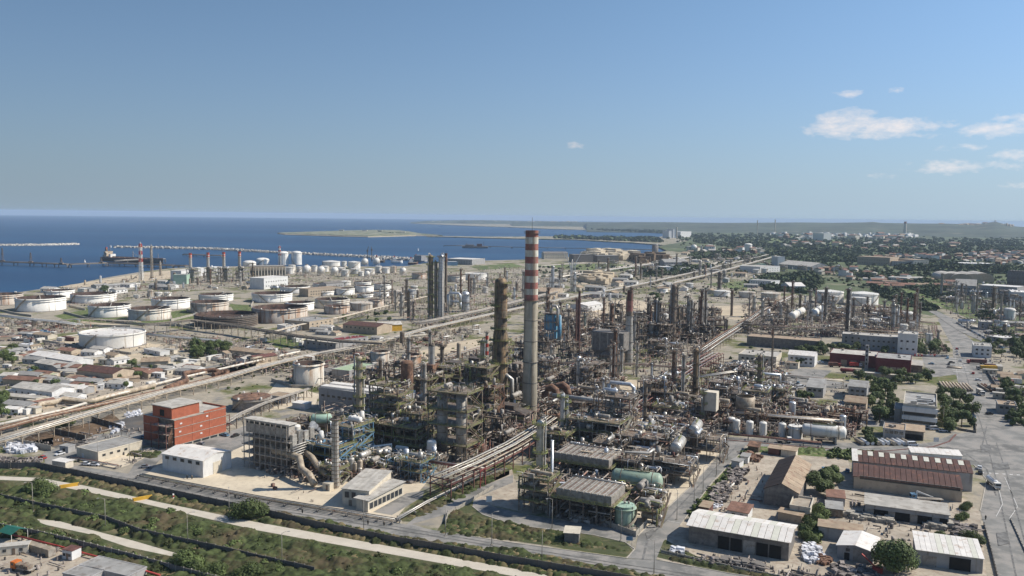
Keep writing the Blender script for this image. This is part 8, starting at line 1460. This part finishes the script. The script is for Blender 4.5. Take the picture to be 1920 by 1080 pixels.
def np_scatter(name,P,n,seed,m,size,per=60,kind='stuff',flat=.7,quad=.5,zs=1.0,world_scale=None,pts=None):
 r = rng(seed);temps = [leaf_cards(rng(seed*31+t),per,1.0,quad,flat,lobes=5)for t in range(5)];out = []
 for(x,y)in(pts or scatter_px(P,n,r)):
  p = W(x,y);s = r.uniform(*size)*(world_scale(x,y)if world_scale else 1);t = temps[r.randrange(5)];a = r.uniform(0,6.28);c, q = cos(a), sin(a)
  v = np.stack([t[:,0]*c-t[:,1]*q,t[:,0]*q+t[:,1]*c,t[:,2]*zs+flat*.5],1)*s;v[:,2] = np.maximum(v[:,2],0);out.append(v+np.array([p.x,p.y,p.z]))
 V = np.vstack(out);return struct(name,np_mesh(name,V,np.arange(len(V)).reshape(-1,4),m),kind)
far_s = lambda x, y:1+max(0,(560-y))/60
for i, (P,n)in enumerate([([(1440,520),(1520,515),(1545,530),(1520,552),(1440,545),(1405,530)],420),([(1650,488),(1750,492),(1860,500),(1920,505),(1920,515),(1800,512),(1690,508)],520),([(1600,515),(1660,512),(1700,525),(1640,530)],170),([(1700,530),(1760,525),(1770,545),(1740,550),(1690,540)],200),([(1630,535),(1680,545),(1760,580),(1740,585),(1660,562)],260),([(1290,480),(1390,470),(1400,484),(1300,488)],260),([(1240,438),(1440,440),(1600,446),(1920,450),(1920,478),(1560,478),(1400,468),(1300,455)],1100),([(1440,470),(1600,478),(1620,492),(1500,492),(1440,480)],320),([(1040,444.5),(1130,446.5),(1230,447),(1240,455),(1130,450.5),(1040,447)],380),([(1860,618),(1930,640),(1940,660),(1870,640)],160),([(1200,510),(1290,500),(1340,502),(1300,512),(1210,522)],130),([(1800,560),(1760,560),(1720,548),(1740,548)],60),([(1100,431),(1240,434),(1260,438),(1150,433.5)],160),([(1840,585),(1870,590),(1870,604),(1830,596)],60)]):
 np_scatter('woodland',P,n,400+i,'wood_leaf',(3.0,5.5),26,quad=.75,world_scale=far_s)
r = rng(5);np_scatter('hedgerow',[(1500,505),(1620,515),(1700,530),(1800,570),(1700,560),(1560,530)],150,429,'wood_leaf',(2.2,4.2),34,quad=.65)
np_scatter('hedgerow',[(1240,440),(1920,446),(1920,540),(1700,530),(1600,515),(1440,500),(1300,478)],1500,421,'wood_leaf',(1.6,3.4),18,quad=.8,world_scale=far_s)
np_scatter('hedgerow',[(980,500),(1200,500),(1430,480),(1430,560),(1200,560),(1040,530)],330,422,'wood_leaf',(1.2,2.6),22,quad=.7,world_scale=far_s)
np_scatter('shrubbery',[(1560,845),(1640,850),(1670,862),(1660,868),(1550,858)],60,423,'leaf',(1.2,2.2),90,quad=.4)
np_scatter('shrubbery',[(1288,968),(1400,838),(1415,842),(1312,972)],90,424,'leaf',(.8,1.8),80,quad=.4)
np_scatter('shrubbery',[(1512,1020),(1540,950),(1552,955),(1530,1020)],70,425,'leaf',(1.2,2.4),90,quad=.4)
np_scatter('shrubbery',[(0,600),(480,600),(600,640),(600,740),(300,740),(0,800)],260,426,'leaf',(.6,1.6),50,quad=.5)
np_scatter('shrubbery',[(560,640),(960,600),(1000,700),(760,740),(560,720)],160,427,'leaf',(.6,1.5),50,quad=.5)
np_scatter('shrubbery',[(1040,480),(1400,480),(1700,640),(1300,700),(1000,620)],240,428,'wood_leaf',(1.0,2.2),30,quad=.6)
SCR = [(-40,912),(60,909),(150,928),(260,951),(480,1004),(960,1091),(1050,1108),(560,1100),(-40,1100)]
def scr_filter(pts):
 T1 = [(36,964),(112,970),(178,987),(256,1007),(348,1034),(338,1056),(232,1040),(155,1013),(78,996)];Y = [(-60,1006),(40,1003),(115,1022),(262,1066),(330,1090),(-60,1120)]
 return[p for p in pts if not in_poly(*p,T1)and not in_poly(*p,Y)]
def canopy(name,pts,seed,m,size,cell=.5,flat=.7,rough=.22):
 """low thicket as one lumpy canopy surface: overlapping mounds raised on a fine ground grid"""
 r = rng(seed);C = [(W(*p),r.uniform(*size)*r.choice((.7,1,1,1.35)))for p in pts];x0 = min(c.x for c,s in C)-4;x1 = max(c.x for c,s in C)+4;y0 = min(c.y for c,s in C)-4;y1 = max(c.y for c,s in C)+4
 nx, ny = int((x1-x0)/cell), int((y1-y0)/cell);Hm = np.zeros((nx,ny));X = x0+np.arange(nx)*cell;Y = y0+np.arange(ny)*cell
 for c, s in C:
  i0, i1 = max(0,int((c.x-s-x0)/cell)), min(nx,int((c.x+s-x0)/cell)+2);j0, j1 = max(0,int((c.y-s-y0)/cell)), min(ny,int((c.y+s-y0)/cell)+2)
  d2 = ((X[i0:i1,None]-c.x)**2+(Y[None,j0:j1]-c.y)**2)/(s*s);Hm[i0:i1,j0:j1] = np.maximum(Hm[i0:i1,j0:j1],np.sqrt(np.clip(1-d2,0,1))*s*flat)
 rr = np.random.RandomState(seed);k2 = rr.rand(nx//4+2,ny//4+2);bump = np.repeat(np.repeat(k2,4,0),4,1)[:nx,:ny];Z = Hm*(.72+.4*bump)+(rr.rand(nx,ny)-.5)*rough*2*(Hm>.05)-.04;XX = X[:,None]+(rr.rand(nx,ny)-.5)*cell*.6;YY = Y[None,:]+(rr.rand(nx,ny)-.5)*cell*.6
 V = np.stack([XX.ravel(),YY.ravel(),Z.ravel()],1);I = np.arange(nx*ny).reshape(nx,ny);Q = np.stack([I[:-1,:-1],I[1:,:-1],I[1:,1:],I[:-1,1:]],-1).reshape(-1,4);hq = np.maximum.reduce([Hm[:-1,:-1],Hm[1:,:-1],Hm[1:,1:],Hm[:-1,1:]]).ravel();Q = Q[hq>.1]
 u = np.unique(Q);mp_ = np.zeros(len(V),int);mp_[u] = np.arange(len(u));return struct(name,np_mesh(name,V[u],mp_[Q],m),'stuff')
r = rng(11);A = scr_filter(scatter_px(SCR,2300,r));canopy('scrub',A,501,'scrub_leaf',(1.0,3.0),flat=.6);np_scatter('scrub',None,0,508,'scrub_leaf',(.9,2.2),100,quad=.24,pts=A[::3],flat=.6)
r = rng(12);A = scr_filter(scatter_px(SCR,600,r));canopy('dry_scrub',A,502,'dry_leaf',(.7,1.8),flat=.6);np_scatter('dry_scrub',None,0,509,'dry_leaf',(.6,1.4),50,quad=.25,pts=A[::2],flat=.55)
r = rng(13);A = scr_filter(scatter_px(SCR,90,r));np_scatter('scrub',None,0,506,'leaf',(1.8,3.3),420,quad=.18,pts=A,flat=.65)
B1 = [(-20,883),(70,881),(150,896),(437,958),(600,994),(960,1060),(1190,1098),(1100,1092),(960,1063),(480,974),(300,938),(160,907),(72,891),(-20,889)]
canopy('dry_scrub',scatter_px(B1,700,rng(3)),503,'dry_leaf',(.5,1.3));canopy('scrub',scatter_px(B1,420,rng(4)),504,'scrub_leaf',(.6,1.6))
B2 = [(437,945),(640,984),(800,1015),(960,1032),(1230,1082),(1300,1098),(1190,1094),(960,1054),(830,1033),(590,986)]
canopy('scrub',scatter_px(B2,560,rng(5)),505,'scrub_leaf',(.6,1.6));canopy('dry_scrub',scatter_px(B2,300,rng(6)),507,'dry_leaf',(.5,1.2))
for i, P in enumerate([[(830,1000),(850,955),(900,972),(1000,990),(1060,1000),(1100,1015),(1190,1035),(960,1012)],[(1235,1044),(1300,1052),(1400,1074),(1520,1095),(1440,1085)],[(760,975),(800,935),(940,885),(930,900),(800,965)],[(220,845),(300,848),(290,858),(240,856)],[(1460,838),(1640,846),(1650,856),(1480,850)]]):
 canopy('scrub',scatter_px(P,[420,200,200,60,160][i],rng(510+i)),510+i,'scrub_leaf' if i!=4 else 'leaf',(.4,1.3));canopy('dry_scrub',scatter_px(P,[200,120,110,30,20][i],rng(520+i)),520+i,'dry_leaf',(.3,.9))
# far houses
def k_house(i):
 r = rng(i);w_, d, h = r.uniform(9,16), r.uniform(9,14), r.choice((4,7,10));b = MB(['cream_wall','white_wall','tan_wall','tile_roof','cream_wall','white_wall'][i%6]);b.box(0,0,0,w_,d,h);rf = MB(['tile_roof','pale_roof','tile_roof','tan_roof','pale_roof','tile_roof'][i%6]);rf.poly([(-w_/2-.5,-d/2-.5,h),(w_/2+.5,-d/2-.5,h),(w_/2+.5,0,h+2),(-w_/2-.5,0,h+2)]);rf.poly([(w_/2+.5,d/2+.5,h),(-w_/2-.5,d/2+.5,h),(-w_/2-.5,0,h+2),(w_/2+.5,0,h+2)]);g = MB('glass_dark')
 for k in range(int(h/3)):
  for x in(-.3,0,.3):g.box(x*w_,-d/2-.03,1+k*3,1.2,.08,1.4)
 return[('wall',b.mesh('wall'),None),('roof',rf.mesh('roof'),None),('window',g.mesh('window'),None)]
HS = [k_house(i)for i in range(6)];HW = ['cream','white','tan','terracotta','cream flat-roofed','white tile-roofed']
r = rng(21);total = 0
for P, n, ds, s in[([(1790,480),(1850,474),(1920,474),(1920,494),(1860,497),(1800,492)],95,'house in the town on the plain',1.15),([(1500,506),(1640,512),(1720,530),(1600,530)],26,'house of the hamlet beyond the great white tanks',1.0),([(1290,468),(1420,466),(1440,476),(1300,478)],22,'house beside the far pipe road',1.6),([(1450,455),(1800,458),(1800,470),(1460,468)],30,'lone house among the far groves',1.8),([(1620,479),(1770,482),(1790,490),(1640,487)],45,'house of the scattered village before the long warehouse',1.2),([(1440,442),(1700,446),(1700,453),(1450,449)],45,'far building on the inland plain',2.4),([(1700,424),(1880,422),(1880,430),(1720,431)],30,'far house of the hill town',3.0)]:
 for(x,y)in scatter_px(P,n,r):
  i = r.randrange(6);p = W(x,y)
  if y < 432:
   d = Vector((p.x,p.y,0)).normalized();q = ray(x,y);hd = hypot(q.x,q.y);rr = 9300;p = Vector((q.x/hd*rr,q.y/hd*rr,CAM_H+q.z/hd*rr-3))
  spawn(HS[i],'distant_house',HW[i]+' '+ds,'house',p,r.uniform(0,3),s*r.uniform(.8,1.3),group=HW[i]+' houses: '+ds)
def town_mass(name,x0,x1,rows,n,rr,seed,m='cream_wall',sz=(14,40)):
 r = rng(seed);V = [];Q = [];base = np.array([(-1,-1,0),(1,-1,0),(1,1,0),(-1,1,0),(-1,-1,1),(1,-1,1),(1,1,1),(-1,1,1)],float)*.5;base[:,2]*=2
 fq = np.array([(0,1,5,4),(1,2,6,5),(2,3,7,6),(3,0,4,7),(4,5,6,7)])
 for i in range(n):
  x = r.uniform(x0,x1);y = r.uniform(*rows);q = ray(x,y);hd = hypot(q.x,q.y);R_ = rr+r.uniform(-200,200);z = CAM_H+q.z/hd*R_-12;s = r.uniform(*sz)
  V.append(base*np.array([s,s,r.uniform(14,26)])+np.array([q.x/hd*R_,q.y/hd*R_,z]));Q.append(fq+8*i)
 struct(name,np_mesh(name,np.vstack(V),np.vstack(Q),m),'stuff')
town_mass('far_town',800,1080,(415.6,419),260,12500,31);town_mass('far_town',1100,1240,(421,428),60,9300,32);town_mass('far_town',1790,1900,(421,427),160,9200,33,'tan_wall',(8,22));town_mass('far_town',1440,1720,(438,446),130,6100,34,'white_wall',(8,30))
b = MB('tan_wall');q = ray(1866,418.3);hd = hypot(q.x,q.y);b.box(0,0,0,30,30,22).use('white_wall').lathe([(9,22),(8,34),(.1,44)],12);spawn(b.mesh('sanctuary'),'hilltop_church','domed church on the pointed hill at the skyline','church',Vector((q.x/hd*9500,q.y/hd*9500,CAM_H+q.z/hd*9500-10)))
for x, y in((684,434),(640,433.5),(712,434),(755,437)):p = W(x,y);b = MB('cream_wall');b.box(0,0,0,30,16,9);spawn(b.mesh('ruin'),'ruin','pale ruin on the flat island','ruin',p,group='ruins on the flat island')
np_scatter('island_scrub',[(700,433),(765,436),(780,439),(720,438)],14,441,'wood_leaf',(6,12),16,quad=.9,flat=.25)
# air
hz = bpy.data.materials.new('haze');hz.use_nodes = True;N = hz.node_tree.nodes;N.clear();o_ = N.new('ShaderNodeOutputMaterial');v_ = N.new('ShaderNodeVolumePrincipled')
v_.inputs['Color'].default_value = (.54,.67,.83,1);v_.inputs['Density'].default_value = HAZE;v_.inputs['Anisotropy'].default_value = 0;hz.node_tree.links.new(v_.outputs[0],o_.inputs['Volume']);MATS['haze'] = hz
b = MB('haze');b.box(0,20000,-195,84000,84000,195+126);hb_ = struct('haze',b,'stuff')
# labels: what a thing looks like and which landmark it stands by
LM = [('the striped chimney',990,760),('the brown tower',937,740),('the brick compressor house',355,800),('the black ringed tank',425,605),('the great white pontoon tank',212,640),('the silver towers',820,585),('the ringed steel stack',629,880),('the twin-drum structure',840,840),('the blue reactor',1038,640),('the concrete hopper',1139,680),('the grey and dark red chimney',1178,670),('the tall dark column',1260,620),('the green horizontal drum',1187,930),('the pale green tank',1170,980),('the rust-brown vessel',763,740),('the yellow-brown column',674,760),('the beige furnace tank',580,710),('the rusty cone-roofed tank',472,765),('the cream gabled shed',358,880),('the grey control house',690,940),('the row of white vessels',1415,812),('the white bullet tank',1543,825),('the red fire station',1640,690),('the white office',1720,770),('the gabled barn',1465,920),('the brown-roofed hall',1710,910),('the white-roofed open shed',1385,1020),('the long pale office',1660,650),('the two great white tanks',1590,565),('the far white bullets',1505,597),('the cream cone-roofed tanks',1420,555),('the banded boiler stacks',400,515),('the flare masts',275,520),('the tall white silo tanks',545,492),('the gas spheres',600,515),('the harbour warehouse',860,495),('the shore stockpiles',1140,486),('the lone bay tower',1228,480),('the arched warehouses',1810,530),('the dark silos',1905,540),('the crossroads',1810,850),('the car park',1765,690),('the glittering compressor unit',1395,740),('the camp barn',290,690),('the great brown-roofed workshop',178,716),('the bright white-roofed shed',98,682),('the dark tree clump',390,665),('the dark yard',230,810),('the laydown yard',60,622),('the rusty open tank',525,595),('the far tall chimneys',1435,445),('the long tan warehouse',1670,495),('the conveyor rack',450,630),('the white cranes',1072,540),('the gatehouse',1840,665),('the diagonal road',1300,930),('the paved yard',750,880),('the air coolers',1095,920),('the yellow-doored office',1420,685),('the stone yard',1700,1000),('the small inland works',1870,600)]
def relation(px,py,lx,ly,scale):
 dx, dy = px-lx, py-ly;d = hypot(dx,dy*1.6)
 if d < 10:return 'right at'
 how = 'just ' if d < 32 else '' if d < 75 else 'well '
 if abs(dx) > abs(dy)*2.2:return how+('seaward of' if dx<0 else 'inland of')
 if abs(dx) > abs(dy)*.8:return how+('beyond and seaward of' if dx<0 and dy<0 else 'beyond and inland of' if dy<0 else 'before and seaward of' if dx<0 else 'before and inland of')
 return how+('beyond' if dy<0 else 'in front of')
bpy.context.view_layer.update()
used = {}
items = list(DESC.items())
cnt = {}
for o, d in items:cnt[d] = cnt.get(d,0)+1
grp = {}
SIZE = ['low','small','slim','broad','large','bulky','squat','weathered','plain','exposed']
for o, d in items:
 g = GROUPS.get(o)
 if cnt[d] == 1 and len(d.split()) > 3:o['label'] = d;used[d] = o
 elif g:o['label'] = d;o['group'] = g;continue
 if g:o['group'] = g
ANCH = [(d,*proj(o.location))for o,d in items if cnt[d]==1 and 3<=len(d.split())<=9]
for o, d in items:
 if 'label' in o:continue
 x, y = proj(o.location);near = sorted(LM,key=lambda l:hypot(x-l[1],(y-l[2])*1.6));lab = None
 anc = sorted(ANCH,key=lambda l:hypot(x-l[1],(y-l[2])*1.6))[:14]
 c = [d+' '+relation(x,y,near[0][1],near[0][2],0)+' '+near[0][0]]+[d+' between '+near[i][0]+' and '+near[j][0]for i,j in((0,1),(0,2),(1,2),(0,3))]+[d+' '+relation(x,y,near[i][1],near[i][2],0)+' '+near[i][0]for i in(1,2,3)]
 c += [d+' '+relation(x,y,l[1],l[2],0)+' the '+l[0]for l in anc]+[d+' nearly touching the '+l[0]for l in anc[:4]]
 for q in c:
  if q not in used and len(q.split())<=16:lab = q;break
 if lab is None:
  lab = next((q for q in c if len(q.split())<=16),d);first = used.get(lab)
  g = 'alike: '+lab
  o['group'] = g
  if first is not None and 'group' not in first:first['group'] = g
 else:used[lab] = o
 o['label'] = lab
print('things',len(items),'objects',len(bpy.data.objects),'shared labels',len(items)-len(set(o['label']for o,_ in items)),'tris',sum(len(m.polygons)for m in bpy.data.meshes))
